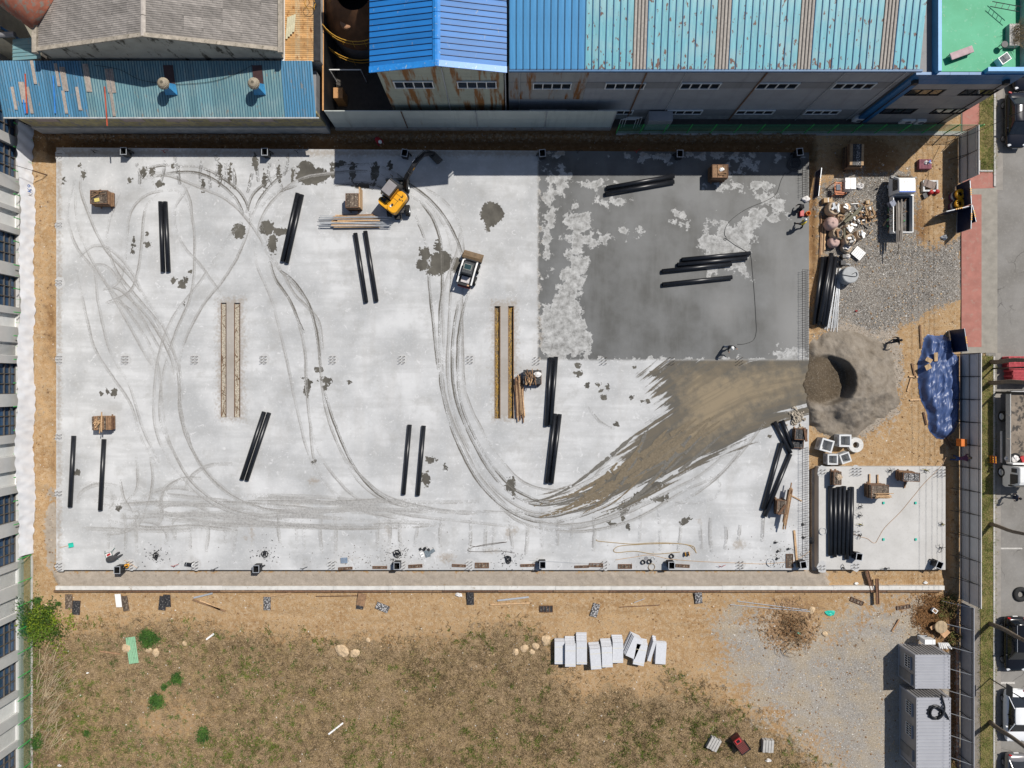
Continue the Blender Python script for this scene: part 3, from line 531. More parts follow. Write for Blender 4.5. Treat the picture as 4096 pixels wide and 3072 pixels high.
# ---- long kerb beam south of the slab with its rusty form rail
bm = thing('concrete_beam', 'long low concrete edge beam with rusty form rail south of the big slab', 'beam', W(2000, 2352))
def wbox(x0, y0, x1, y1, z0, z1, mb=None, ref=None, zr=None):
 # box given by photo pixels of its top face
 zt = z1 if zr is None else zr; a = W(x0, y0, zt); b = W(x1, y1, zt); mb = mb or MB(); o = ref.location if ref is not None else Vector((0, 0, 0))
 return mb.box(((a.x + b.x) / 2 - o.x, (a.y + b.y) / 2 - o.y, (z0 + z1) / 2 - o.z), (abs(b.x - a.x), abs(b.y - a.y), z1 - z0))
rr = random.Random(5)
for i in range(16):
 x0 = 222 + i * 222.3; x1 = x0 + 221.6
 wbox(x0, 2344.5 + rr.uniform(-1, 1), x1, 2360, -0.3, 0.36 + rr.uniform(-0.012, 0.012), ref=bm).build('beam_length', mat('beam_white', (0.55, 0.535, 0.50), 0.85, var=0.12, scale=2, col2=(0.35, 0.30, 0.24), thr=(0.62, 0.7)), bm)
 wbox(x0 - 8, 2361.5 + rr.uniform(-0.5, 1), x1 - 9.5, 2369, -0.2, 0.30, ref=bm).build('form_rail', M['rust_frame'] if i % 3 else M['timber_old'], bm)
# ---- street on the right: verge, kerbs, red pavement, road
def sheet(name, poly, z, m, label=None):
 mb = MB(); mb.add([W(p[0], p[1], 0) * 1.0 + Vector((0, 0, z)) for p in poly], [tuple(range(len(poly)))[::-1]]); o = mb.build(name, m); tag(o, kind='structure'); return o
t = NT('worn_asphalt'); n1 = t.noise(0.4, 5, 0.6); n2 = t.noise(5, 6, 0.7); n3 = t.noise(40, 2, 0.6)
c = t.mix(t.lin(n1, 0.3, 0.7, 0, 1), (0.165, 0.155, 0.14), (0.235, 0.225, 0.21)); c = t.mix(t.math('MULTIPLY', t.step(n2, 0.5, 0.7), 0.5), c, (0.26, 0.245, 0.22))
ck = t.n('ShaderNodeTexVoronoi'); ck.feature = 'DISTANCE_TO_EDGE'; ck.inputs['Scale'].default_value = 0.45; 
wn = t.n('ShaderNodeMix'); wn.data_type = 'VECTOR'; t.l(t.tc, wn.inputs[4]); nn = t.n('ShaderNodeTexNoise'); nn.inputs['Scale'].default_value = 1.2; nn.inputs['Detail'].default_value = 6; t.l(t.tc, nn.inputs[0]); t.l(nn.outputs[1], wn.inputs[5]); wn.inputs[0].default_value = 0.45; t.l(wn.outputs[1], ck.inputs[0])
ckm = t.math('MULTIPLY', t.math('SUBTRACT', 1.0, t.step(ck.outputs[0], 0.0, 0.012)), t.step(t.noise(0.35, 3), 0.45, 0.6)); c = t.mix(t.math('MULTIPLY', ckm, 0.7), c, (0.07, 0.065, 0.06)); t.bump(n3, 0.3, 0.01)
M['road'] = t.fin(c, 0.9, spec=0.25)
M['red_pave'] = mat('red_pavement', (0.34, 0.145, 0.115), 0.9, var=0.14, scale=1.2, col2=(0.33, 0.20, 0.16), thr=(0.5, 0.75), bump=0.2)
t = NT('verge_soil'); n1 = t.noise(1.2, 6, 0.65); n2 = t.noise(12, 5, 0.7); c = t.mix(t.lin(n1, 0.35, 0.65, 0, 1), (0.19, 0.15, 0.065), (0.12, 0.125, 0.035)); c = t.mix(t.step(n2, 0.5, 0.68), c, (0.27, 0.21, 0.10)); t.bump(n2, 0.6, 0.04); M['verge'] = t.fin(c, 0.95, spec=0.1)
M['walk'] = mat('old_pavement', (0.185, 0.165, 0.14), 0.92, var=0.2, scale=2, bump=0.2)
sheet('road', [(3945, -3000), (3945, 6000), (6000, 6000), (6000, -3000)], -0.03, M['road'])
sheet('pavement', [(3846, -400), (3846, 6000), (3932, 6000), (3932, -400)], -0.022, M['walk'])
sheet('crossing', [(3848, 750), (3848, 1412), (3990, 1412), (3990, 750)], -0.006, mat('crossing_concrete', (0.26, 0.24, 0.205), 0.9, var=0.16, scale=1.5, bump=0.2))
sheet('red_pavement', [(3850, 470), (3850, 756), (3976, 752), (3984, 730), (3984, 680), (3920, 690), (3920, 380), (3850, 420)], 0.004, M['red_pave'])
sheet('red_crossing', [(3846, 778), (3846, 1388), (3926, 1388), (3926, 778)], 0.004, M['red_pave'])
sheet('verge', [(3918, 300), (3918, 682), (3980, 682), (3980, 300)], 0.03, M['verge'])
sheet('verge', [(3922, 1425), (3922, 3300), (3974, 3300), (3974, 1425)], 0.03, M['verge'])
def kerb(x0, y0, x1, y1, n):
 for i in range(n):
  ya = y0 + (y1 - y0) * i / n + 0.6; yb = y0 + (y1 - y0) * (i + 1) / n - 0.6; xa = x0 + (x1 - x0) * (i / n if abs(x1 - x0) > 12 else 0); xb = x0 + (x1 - x0) * ((i + 1) / n if abs(x1 - x0) > 12 else 1)
  if abs(x1 - x0) > 12: ya, yb = y0, y1
  yield xa, ya, xb, yb
kb = bpy.data.objects.new('kerb', None); COL.objects.link(kb); tag(kb, kind='structure')
M['kerb'] = mat('kerb_stone', (0.40, 0.385, 0.36), 0.85, var=0.12, scale=3, rand=0.08)
for (a, b, c_, d, n) in [(3976, 300, 3984, 745, 10), (3974, 1425, 3981, 3200, 38), (3916, 640, 3921, 684, 1), (3921, 680, 3972, 686, 1)]:
 for q in kerb(a, b, c_, d, n): wbox(*q, -0.2, 0.09, mb=None).build('kerb_stone', M['kerb'], kb)
sheet('gutter', [(3984, 300), (3984, 760), (4012, 760), (4012, 300)], -0.018, mat('gutter_concrete', (0.25, 0.23, 0.205), 0.9, var=0.15, scale=2))
sheet('gutter', [(3982, 1412), (3982, 3300), (4004, 3300), (4004, 1412)], -0.018, mat('gutter_concrete', (0.2, 0.2, 0.2)))
sheet('road_marking', [(4004, 2191), (4004, 2197), (4090, 2197), (4090, 2191)], -0.02, mat('worn_white_marking', (0.45, 0.43, 0.4), 0.9, var=0.2, scale=8))
sheet('road_marking', [(4002, 2728), (4002, 2736), (4060, 2736), (4060, 2728)], -0.02, mat('worn_white_marking', (0.45, 0.43, 0.4)))
# ======================= BUILDINGS AND FENCES =======================
def place(o, root, m):
 o.parent = root; o.matrix_local = Matrix.Translation(-Vector(root.location)) @ m; return o
def frame(o, u, v):
 u = Vector(u).normalized(); v = Vector(v).normalized(); n = u.cross(v).normalized(); v = n.cross(u)
 return Matrix(((u.x, v.x, n.x, o[0]), (u.y, v.y, n.y, o[1]), (u.z, v.z, n.z, o[2]), (0, 0, 0, 1)))
def newobj(name, me): o = bpy.data.objects.new(name, me); COL.objects.link(o); return o
def ribstrip(w, L, rib=0.035, rw=0.05, n=1, m=None, base=0.0, seam=None):
 # roofing sheet: width w across x, length L along y, n raised ribs
 prof = []; p = w / n
 for i in range(n):
  x0 = i * p; prof += [(x0, 0.0), (x0 + rw * 0.2, rib), (x0 + rw * 0.8, rib), (x0 + rw, 0.0), (x0 + p * 0.62, 0.004)]
 prof.append((w, 0.0)); mb = MB(); k = len(prof)
 vs = [(x, 0, z) for x, z in prof] + [(x, L, z) for x, z in prof] + [(x, 0, z - 0.02) for x, z in prof]
 fs = [(i, i + 1, k + i + 1, k + i) for i in range(k - 1)] + [(i + 1, i, 2 * k + i, 2 * k + i + 1) for i in range(k - 1)]
 mb.add(vs, fs); me = mb.mesh('roof_sheet', m)
 if seam:
  me.materials.append(seam)
  for i in range(k - 1):
   if i % 5 < 3: me.polygons[i].material_index = 1
 return me
def wavesheet(w, L, n, amp, m, seg=6):
 # fibre-cement sheet: waves across y (n of them over w), length L along x
 mb = MB(); k = n * seg + 1; ys = [w * i / (k - 1) for i in range(k)]; zs = [amp * math.sin(2 * math.pi * i / seg) for i in range(k)]
 vs = [(0, y, z) for y, z in zip(ys, zs)] + [(L, y, z) for y, z in zip(ys, zs)] + [(0, y, z - 0.015) for y, z in zip(ys, zs)] + [(L, y, z - 0.015) for y, z in zip(ys, zs)]
 fs = [(i, k + i, k + i + 1, i + 1) for i in range(k - 1)] + [(2 * k + i, i, i + 1, 2 * k + i + 1) for i in range(k - 1)] + [(k + i, 3 * k + i, 3 * k + i + 1, k + i + 1) for i in range(k - 1)]
 mb.add(vs, fs); return mb.mesh('wave_sheet', m)
def roofmat(name, col, rust=(0.16, 0.06, 0.04), thr=(0.66, 0.72), var=0.12, rand=0.07, rough=0.5, st=(2.2, 0.35), fade=None, eave=0):
 t = NT(name); n = t.noise(1.5, 6, 0.6, t.map(st[0], st[1])); c = t.mix(t.lin(n, 0.3, 0.7, 0, 1), mul(col, 1 - var), mul(col, 1 + var))
 if fade: c = t.mix(t.step(t.noise(0.8, 5, 0.65, t.map(2.0, 0.3)), 0.45, 0.65), c, fade)
 oi = t.n('ShaderNodeObjectInfo').outputs['Random']; c = t.mix(1.0, c, t.mix(oi, (1 - rand,) * 3, (1 + rand,) * 3), 'MULTIPLY')
 gp = t.n('ShaderNodeNewGeometry').outputs['Position']; mp = t.n('ShaderNodeMapping'); t.l(gp, mp.inputs[0]); mp.inputs['Scale'].default_value = (1, 0.45, 1)
 rn = t.noise(3.4, 6, 0.62, mp.outputs[0])
 if eave: sp_ = t.n('ShaderNodeSeparateXYZ'); t.l(t.tc, sp_.inputs[0]); rn = t.math('ADD', rn, t.lin(sp_.outputs[1], 0.0, 0.9, eave, 0.0)); c = t.mix(t.math('MULTIPLY', t.step(t.noise(0.5, 5, 0.6, gp), 0.45, 0.7), 0.35), c, (0.36, 0.44, 0.42))
 c = t.mix(t.step(rn, *thr), c, rust); return t.fin(c, rough, spec=0.35)
def wallmat(name, col, rust=None, thr=(0.5, 0.62), var=0.08):
 t = NT(name); gp = t.n('ShaderNodeNewGeometry').outputs['Position']; mp = t.n('ShaderNodeMapping'); t.l(gp, mp.inputs[0]); mp.inputs['Scale'].default_value = (1, 1, 0.10)
 c = t.mix(t.lin(t.noise(0.8, 5, 0.6, gp), 0.3, 0.7, 0, 1), mul(col, 1 - var), mul(col, 1 + var))
 c = t.mix(t.math('MULTIPLY', t.step(t.noise(1.6, 5, 0.6, mp.outputs[0]), 0.5, 0.7), 0.35), c, mul(col, 0.6))
 if rust: c = t.mix(t.step(t.noise(1.1, 6, 0.65, mp.outputs[0]), *thr), c, rust)
 return t.fin(c, 0.6, spec=0.3)
def window_band(root, x0, x1, z0, z1, y, n=4, frame_m=None, depth=0.10):
 # strip window in a wall that faces -y at plane y; window > pane (each its own)
 o = root.location; fm = frame_m or M['white']; win = bpy.data.objects.new('window', None); COL.objects.link(win); win.parent = root
 fr = MB(); wd = x1 - x0; cx = (x0 + x1) / 2 - o.x; cz = (z0 + z1) / 2 - o.z; yy = y - o.y
 fr.box((cx, yy - depth / 2, z0 - o.z - 0.03), (wd + 0.12, depth, 0.06)); fr.box((cx, yy - depth / 2, z1 - o.z + 0.03), (wd + 0.12, depth, 0.06))
 for i in range(n + 1): fr.box((x0 - o.x + wd * i / n, yy - depth / 2, cz), (0.07, depth, z1 - z0))
 fr.build('window_frame', fm, win)
 for i in range(n):
  MB().box((x0 - o.x + wd * (i + 0.5) / n, yy - 0.025, cz), (wd / n - 0.09, 0.03, z1 - z0 - 0.02)).build('pane', M['glass'], win)
 return win
M['roof_teal'] = roofmat('teal_roof_sheet', (0.145, 0.39, 0.45), rust=(0.13, 0.065, 0.05), thr=(0.615, 0.66), fade=(0.26, 0.50, 0.53), eave=0.09)
M['roof_blue'] = roofmat('blue_roof_sheet', (0.05, 0.235, 0.46), thr=(0.8, 0.9))
M['roof_bright'] = roofmat('bright_blue_roof_sheet', (0.012, 0.145, 0.42), rust=(0.2, 0.24, 0.28), thr=(0.64, 0.75), rand=0.1)
M['roof_fade'] = roofmat('faded_blue_sheet', (0.15, 0.285, 0.315), rust=(0.25, 0.23, 0.19), thr=(0.6, 0.74), eave=0.05, fade=(0.27, 0.365, 0.33), rand=0.12)
M['roof_fade2'] = roofmat('patched_blue_sheet', (0.08, 0.235, 0.38), rust=(0.24, 0.225, 0.2), thr=(0.58, 0.72), fade=(0.16, 0.29, 0.40), rand=0.14)
M['skylight'] = mat('grey_skylight_sheet', (0.36, 0.33, 0.295), 0.7, var=0.22, scale=4, rand=0.06)
M['asbestos'] = mat('grey_fibre_cement', (0.25, 0.228, 0.207), 0.9, var=0.25, scale=2, rand=0.2, col2=(0.15, 0.138, 0.12), thr=(0.52, 0.7))
M['eave_blue'] = mat('blue_gutter', (0.02, 0.10, 0.22), 0.5)
M['wall_grey'] = wallmat('grey_cladding', (0.30, 0.305, 0.32))
M['wall_grey_d'] = wallmat('dark_grey_cladding', (0.22, 0.22, 0.225))
M['wall_rust'] = wallmat('rust_streaked_cladding', (0.30, 0.30, 0.29), (0.22, 0.09, 0.025), (0.48, 0.58))
M['wall_green_rust'] = wallmat('rusty_pale_green_cladding', (0.36, 0.38, 0.31), (0.24, 0.105, 0.03), (0.50, 0.60))
# ---- large factory: eave 10.4 m up
ft = thing('factory_hall', 'long factory hall with pale turquoise sheet roof and grey strip-windowed wall', 'factory', W(2700, 480))
ZE = 10.4; ye = W(0, 276, ZE).y; sl_ = 0.2; Lr = 11.0
xa = W(2036, 276, ZE).x; xb = W(3692, 276, ZE).x
strips = []; x = xa; k = 0; pitch = 0.495
ntot = int((xb - xa) / pitch)
kinds = {}
for i in range(ntot):
 px = 2048 + (xa + (i + 0.5) * pitch) * S * H / (H - ZE)
 kd = 'roof_blue' if px < 2330 else 'roof_teal'
 for (a, b) in ((2530, 2588), (2858, 2915), (3185, 3240), (3508, 3562)):
  if a <= px <= b: kd = 'skylight'
 strips.append(kd)
for kd in ('roof_blue', 'roof_teal', 'skylight'): kinds[kd] = ribstrip(pitch, Lr, 0.06, 0.085, 1 if kd != 'skylight' else 2, M[kd], 0, mat('seam_blue', (0.018, 0.105, 0.21), 0.5, var=0.25) if kd != 'skylight' else mat('seam_brown', (0.12, 0.105, 0.095), 0.7))
for i, kd in enumerate(strips):
 place(newobj('roof_panel', kinds[kd]), ft, frame((xa + i * pitch, ye, ZE + (0.012 if kd == 'roof_blue' else 0)), (1, 0, 0), (0, 1, sl_)))
o = ft.location
MB().box(((xa + xb) / 2 - o.x, ye - 0.08 - o.y, ZE - 0.12), (xb - xa, 0.16, 0.2)).build('gutter', M['eave_blue'], ft)
yw_ = ye + 0.25; xl = W(2036, 477, 0).x; xr = W(3408, 477, 0).x
rows = [(0.0, 0.85, 'brick'), (0.85, 1.3, 'd'), (1.3, 2.15, 'd'), (2.15, 3.2, 'g'), (3.2, 4.3, 'g'), (4.3, 5.4, 'g'), (5.4, 6.45, 'g'), (6.45, 7.6, 'd'), (7.6, 8.9, 'g'), (8.9, 10.25, 'g')]
M['base_block'] = mat('painted_block_base', (0.30, 0.30, 0.29), 0.8, var=0.25, scale=3)
nb = 5
for (z0, z1, kd) in rows:
 for i in range(nb):
  a = xl + (xr - xl) * i / nb; b = xl + (xr - xl) * (i + 1) / nb
  m = M['base_block'] if kd == 'brick' else (M['wall_rust'] if i == 0 and z0 > 4 else (M['wall_grey_d'] if kd == 'd' else M['wall_grey']))
  MB().box(((a + b) / 2 - o.x, yw_ + 0.1 - o.y - (0.02 if kd == 'd' else 0), (z0 + z1) / 2), (b - a - 0.012, 0.2, z1 - z0 - 0.012)).build('wall_panel', m, ft)
def xat(px, z): return W(px, 0, z).x
for (a, b) in ((2133, 2281), (2419, 2572), (2717, 2870), (3018, 3178), (3323, 3480)):
 window_band(ft, xat(a, 6.5), xat(b, 6.5), 6.55, 7.5, yw_ - 0.02)
for (a, b) in ((2120, 2262), (2390, 2526), (2664, 2800), (2938, 3085), (3212, 3345)):
 window_band(ft, xat(a, 1.3), xat(b, 1.3), 1.35, 2.1, yw_ - 0.02)
for px in (2075, 2505, 2640, 2914, 3180, 3385):
 xx = xat(px, 0); MB().tube([(xx - o.x, yw_ - 0.08 - o.y, 0), (xx - o.x, yw_ - 0.08 - o.y, 10.2)], 0.06 if px in (2505, 2914) else 0.035, 6).build('downpipe', M['rust_frame'] if px in (2505, 2914) else M['galv'], ft)
MB().box(((xl + xr) / 2 - o.x, yw_ + 5.5 - o.y, 5.0), (xr - xl - 0.1, 10.5, 9.9)).build('hall_body', M['wall_grey_d'], ft)
# crate lift / hoist box on the wall
a = W(2615, 430, 2.2); MB().box((a.x - o.x + 0.6, yw_ - 0.55 - o.y, 1.1), (2.0, 0.8, 2.2)).build('wall_cabinet', M['wall_grey'], ft)
# ---- office block with green flat roof
of = thing('office_block', 'grey tiled office block with green flat roof and blue parapet', 'building', W(3600, 480)); o = of.location
ZO = 9.9; yo = W(0, 285, ZO).y; xo0 = W(3415, 478, 0).x; xo1 = W(3787, 478, 0).x; dp = 16.0
MB().box(((xo0 + xo1) / 2 - o.x, yo + 0.1 + dp / 2 - o.y, 4.6), (xo1 - xo0 - 0.2, dp - 0.2, 9.2)).build('block_body', M['wall_grey_d'], of)
t = NT('green_roof_paint'); n1 = t.noise(0.5, 6, 0.6); n2 = t.noise(1.4, 7, 0.7, None, 0.6); c = t.mix(t.lin(n1, 0.3, 0.7, 0, 1), (0.018, 0.28, 0.125), (0.045, 0.36, 0.19)); c = t.mix(t.step(n2, 0.635, 0.72), c, (0.36, 0.30, 0.20)); c = t.mix(t.math('MULTIPLY', t.step(t.noise(3, 5), 0.58, 0.7), 0.35), c, (0.16, 0.42, 0.28))
M['green_roof'] = t.fin(c, 0.55, spec=0.35)
xg0 = W(3757, 0, ZO).x
MB().box(((xg0 + xo1) / 2 - o.x, yo + dp / 2 + 0.1 - o.y, 9.25), (xo1 - xg0 - 0.1, dp - 0.3, 0.08)).build('roof_deck', M['green_roof'], of)
M['blue_tile'] = mat('blue_facade_panel', (0.022, 0.13, 0.30), 0.45, var=0.1); M['grey_tile'] = mat('grey_facade_panel', (0.27, 0.265, 0.265), 0.5, var=0.08, rand=0.05)
M['blue_coping'] = mat('blue_coping', (0.07, 0.30, 0.58), 0.45, var=0.1)
MB().box(((xo0 + 5.0 + xo1) / 2 - o.x, yo + 0.12 - o.y, ZO - 0.28), (xo1 - xo0 - 5.0, 0.3, 0.76)).build('parapet', M['blue_coping'], of)
MB().box((xg0 - o.x, yo + dp / 2 - o.y, ZO - 0.3), (0.25, dp, 0.8)).build('parapet', M['blue_coping'], of)
MB().box((xo1 - 0.15 - o.x, yo + dp / 2 + 0.3 - o.y, ZO - 0.3), (0.25, dp - 0.3, 0.7)).build('parapet', M['conc'], of)
cols = [0, 1.1] + [1.1 + (xo1 - xo0 - 1.1) * i / 5 for i in range(1, 6)]
zr_ = [0, 0.9, 2.0, 3.1, 4.0, 4.9, 5.8, 6.9, 7.9, 8.7, 9.55]
for i in range(len(cols) - 1):
 for j in range(len(zr_) - 1):
  wnd = i > 0 and (j in (2,) or j in (6,))
  if wnd: continue
  m = M['blue_tile'] if (i == 0 or j >= 8) else M['grey_tile']
  MB().box((xo0 + (cols[i] + cols[i + 1]) / 2 - o.x, yo - 0.0 - o.y, (zr_[j] + zr_[j + 1]) / 2), (cols[i + 1] - cols[i] - 0.02, 0.2, zr_[j + 1] - zr_[j] - 0.02)).build('facade_panel', m, of)
for j in (2, 6):
 for (a, b) in ((1, 3), (4, 6)):
  x0 = xo0 + cols[a] + 0.15; x1 = xo0 + cols[b] - 0.1
  window_band(of, x0, x1, zr_[j] + 0.02, zr_[j + 1] - 0.02, yo - 0.02, 3, M['steel_dark'])
 x0 = xo0 + cols[3]; x1 = xo0 + cols[4]; MB().box(((x0 + x1) / 2 - o.x, yo - o.y, (zr_[j] + zr_[j + 1]) / 2), (x1 - x0 - 0.02, 0.2, zr_[j + 1] - zr_[j] - 0.02)).build('facade_panel', M['grey_tile'], of)
for px in (3661, 4026):
 a = W(px, 325, 8.6); MB().box((a.x - o.x, yo - 0.25 - o.y, 8.55), (0.35, 0.3, 0.4)).tube([(a.x - o.x, yo - 0.22 - o.y, 0), (a.x - o.x, yo - 0.22 - o.y, 8.4)], 0.05, 6).build('downpipe', M['steel_dark'], of)
# roof clutter on the green deck
zd = 9.3
b = thing('treatment_couch', 'faded pink padded couch lying on the green roof', 'couch', W(3832, 222, zd), R(20))
MB().box((0, 0, 0.42), (1.75, 0.52, 0.12)).build('cushion', mat('pink_vinyl', (0.42, 0.30, 0.31), 0.7), b, bevel=0.04)
fr = MB()
for sx in (-0.7, 0.7):
 for sy in (-0.22, 0.22): fr.box((sx, sy, 0.18), (0.04, 0.04, 0.36))
fr.box((0, 0.27, 0.3), (1.3, 0.03, 0.05)).box((0, -0.27, 0.3), (1.3, 0.03, 0.05)); fr.build('frame', M['steel_dark'], b)
b = thing('white_crate', 'white open plastic box on the green roof corner', 'crate', W(4000, 246, zd), R(35))
mb = MB(); mb.box((0, 0, 0.03), (0.8, 0.6, 0.06)); 
for (c_, d_) in (((0, 0.28, 0.28), (0.8, 0.04, 0.5)), ((0, -0.28, 0.28), (0.8, 0.04, 0.5)), ((0.38, 0, 0.28), (0.04, 0.52, 0.5)), ((-0.38, 0, 0.28), (0.04, 0.52, 0.5))): mb.box(c_, d_)
mb.build('box', M['white'], b)
b = thing('planter', 'long rooftop planter with dried shrub at the green roof edge', 'planter', W(4042, 150, zd))
mb = MB(); mb.box((0, 0, 0.22), (0.75, 1.6, 0.44)); mb.build('trough', M['conc'], b)
mb = MB(); rr = random.Random(2)
for i in range(160):
 a = rr.uniform(0, 6.28); e = rr.uniform(0.3, 1.3); L = rr.uniform(0.4, 1.0); x0 = rr.uniform(-0.25, 0.3); y0 = rr.uniform(-0.7, 0.7); d = Vector((math.cos(a) * math.cos(e) + 0.35, math.sin(a) * math.cos(e), math.sin(e))); p = Vector((x0, y0, 0.42)); mb.tube([p, p + d * L * 0.5, p + d * L + Vector((0, 0, -0.08))], 0.008, 3, False)
mb.build('dry_shrub', mat('dry_twigs', (0.22, 0.16, 0.085), 0.9, var=0.3), b)
b = thing('stool', 'small dark round stool beside the rooftop planter', 'stool', W(4000, 190, zd)); mb = MB(); mb.cyl((0, 0), 0.24, 0.45, 0.52, 16); mb.build('seat', M['steel_dark'], b)
for i in range(4): MB().tube([(0.2 * math.cos(i * 1.57), 0.2 * math.sin(i * 1.57), 0), (0.12 * math.cos(i * 1.57), 0.12 * math.sin(i * 1.57), 0.46)], 0.02, 6).build('leg', M['steel_dark'], b)
b = thing('ladder_frame', 'short dark metal ladder frame leaning at the roof parapet', 'ladder', W(3998, 45, zd), R(-25)); mb = MB()
mb.tube([(-0.9, 0.2, 0.3), (0.9, 0.2, 1.0)], 0.03); mb.tube([(-0.9, -0.2, 0.3), (0.9, -0.2, 1.0)], 0.03)
for i in range(4): mb.tube([(-0.6 + 0.4 * i, 0.2, 0.42 + 0.155 * i), (-0.6 + 0.4 * i, -0.2, 0.42 + 0.155 * i)], 0.02)
mb.build('ladder', M['steel_dark'], b)
# outdoor air-conditioning units behind the green fence
for (px, py, rz, wd, lb) in ((3424, 482, -0.12, 0.85, 'white air conditioner unit below the blue facade band'), (3616, 488, 0.0, 1.15, 'large white air conditioner unit at the office wall'), (3668, 490, 0.0, 0.75, 'small white air conditioner unit beside the larger one')):
 b = thing('air_conditioner', lb, 'air conditioner', W(px, py, 0.0), rz, 'air conditioners behind the green fence'); MB().box((0, 0, 0.45), (wd, 0.42, 0.75)).build('casing', M['white'], b, bevel=0.02)
 MB().lathe([(0.24, 0), (0.24, 0.02), (0.05, 0.03)], 16).build('fan_grille', M['cloth_grey'], b).matrix_local = Matrix.Translation((0.1, -0.215, 0.45)) @ Matrix.Rotation(R(90), 4, 'X')
 MB().box((-wd * 0.3, 0, 0.04), (0.08, 0.4, 0.08)).box((wd * 0.3, 0, 0.04), (0.08, 0.4, 0.08)).build('foot', M['steel_dark'], b)
# ---- blue gabled hall
gb = thing('blue_gable_hall', 'blue roofed gable hall with rust-streaked wall facing the yard', 'factory', W(1760, 511)); o = gb.location
ZG = 11.0; yg = W(0, 290, ZG).y; xg_l = W(1478, 290, ZG).x; xg_r = W(2027, 290, ZG).x; xc = (xg_l + xg_r) / 2; hw = (xg_r - xg_l) / 2; za = 12.1
ln = math.hypot(hw, za - ZG); pw = 0.43; nn_ = 20
pm = ribstrip(pw, ln, 0.055, 0.055, 1, M['roof_bright'], 0, mat('seam_navy', (0.012, 0.05, 0.14), 0.5, var=0.3))
for i in range(nn_):
 y0 = yg + 0.35 + i * pw
 place(newobj('roof_panel', pm), gb, frame((xc, y0 + pw, za + 0.02), (0, -1, 0), (hw, 0, ZG - za)) if False else frame((xg_r, y0, ZG), (0, 1, 0), (-hw, 0, za - ZG)))
 place(newobj('roof_panel', pm), gb, frame((xg_l, y0 + pw, ZG), (0, -1, 0), (hw, 0, za - ZG)))
M['bright_trim'] = mat('bright_blue_trim', (0.02, 0.20, 0.55), 0.4, var=0.15, scale=3, col2=(0.3, 0.38, 0.42), thr=(0.6, 0.7))
for sgn in (-1, 1):
 m_ = Matrix.Translation((xc + sgn * hw / 2, yg + 0.15, (ZG + za) / 2 + 0.06)) @ Matrix.Rotation(-sgn * -math.atan2(ZG - za, hw) * -1, 4, 'Y')
 m_ = Matrix.Translation((xc + sgn * hw / 2, yg + 0.17, (ZG + za) / 2 + 0.06)) @ Matrix.Rotation(sgn * math.atan2(za - ZG, hw), 4, 'Y')
 place(MB().box((0, 0, 0), (ln + 0.02, 0.44, 0.08)).build('verge_trim', M['bright_trim']), gb, m_)
for i in range(5): MB().box((xc - o.x, yg + 0.9 + i * 1.9 - o.y, za + 0.06), (0.55, 1.86, 0.1), tp=0.3, tq=1.0).build('ridge_cap', M['bright_trim'], gb)
ywl = yg + 0.42; wl0 = xg_l + 0.35; wl1 = xg_r - 0.25; zz = 0.0; k = 0
while zz < za - 0.2:
 z1 = min(zz + 0.55, za - 0.15); f = 1.0 if z1 < ZG - 0.1 else max(0.02, (za - z1) / (za - ZG)) ; f0 = 1.0 if zz < ZG - 0.1 else max(0.02, (za - zz) / (za - ZG))
 h_ = (wl1 - wl0) / 2; c0 = (wl0 + wl1) / 2 - o.x
 MB().prism([(c0 - h_ * f0, zz), (c0 + h_ * f0, zz), (c0 + h_ * f, z1 - 0.015), (c0 - h_ * f, z1 - 0.015)], ywl - o.y, ywl + 0.2 - o.y, 'y').build('wall_panel', M['wall_green_rust'], gb); zz += 0.55
MB().box(((wl0 + wl1) / 2 - o.x, ywl + 5.3 - o.y, 5.3), (wl1 - wl0 - 0.2, 10.0, 10.6)).build('hall_body', M['wall_grey_d'], gb)
for (a, b) in ((1578, 1732), (1831, 1984)): window_band(gb, xat(a, 8.1), xat(b, 8.1), 7.55, 8.6, ywl - 0.02)
for px in (1764, 2020): xx = xat(px, 11); MB().tube([(xx - o.x, ywl - 0.06 - o.y, 0), (xx - o.x, ywl - 0.06 - o.y, 11.0)], 0.05, 6).build('downpipe', M['galv'], gb)
# ---- old grey hall
og = thing('old_grey_hall', 'old hall with mossy grey corrugated roof and stained plaster gable', 'factory', W(640, 250)); o = og.location
ZW = 6.9; zr = 9.2; yg2 = W(0, 206, ZW).y; x0 = W(150, 0, ZW).x; x1 = W(1118, 0, ZW).x; xm = (x0 + x1) / 2; hw = (x1 - x0) / 2; ln = math.hypot(hw, zr - ZW); ns = 7; nr = 11
sm = wavesheet(0.86, ln / ns + 0.06, 5, 0.022, M['asbestos'])
rr = random.Random(9)
for i in range(ns):
 for j in range(nr):
  for sg in (-1, 1):
   d = Vector((sg * hw, 0, ZW - zr)).normalized(); st_ = Vector((xm, 0, zr)) + d * (ln / ns * i) + Vector((0, yg2 + 0.25 + 0.85 * j, 0.03 * (ns - i) / ns + rr.uniform(0, 0.012)))
   if sg > 0: m_ = frame(st_, d, (0, 1, 0))
   else: m_ = frame(st_ + Vector((0, 0.86, 0)), d, (0, -1, 0))
   place(newobj('roof_sheet', sm), og, m_ @ Matrix.Rotation(rr.gauss(0, 0.004), 4, 'Z'))
for i in range(6): MB().box((xm - o.x, yg2 + 0.8 + 1.55 * i - o.y, zr + 0.1), (0.42, 1.5, 0.12), tp=0.3, tq=1.0).build('ridge_cap', mat('cement_ridge', (0.40, 0.36, 0.32), 0.9, var=0.2, scale=4), og)
t = NT('stained_plaster'); gp = t.n('ShaderNodeNewGeometry').outputs['Position']; mp = t.n('ShaderNodeMapping'); t.l(gp, mp.inputs[0]); mp.inputs['Scale'].default_value = (1, 1, 0.3)
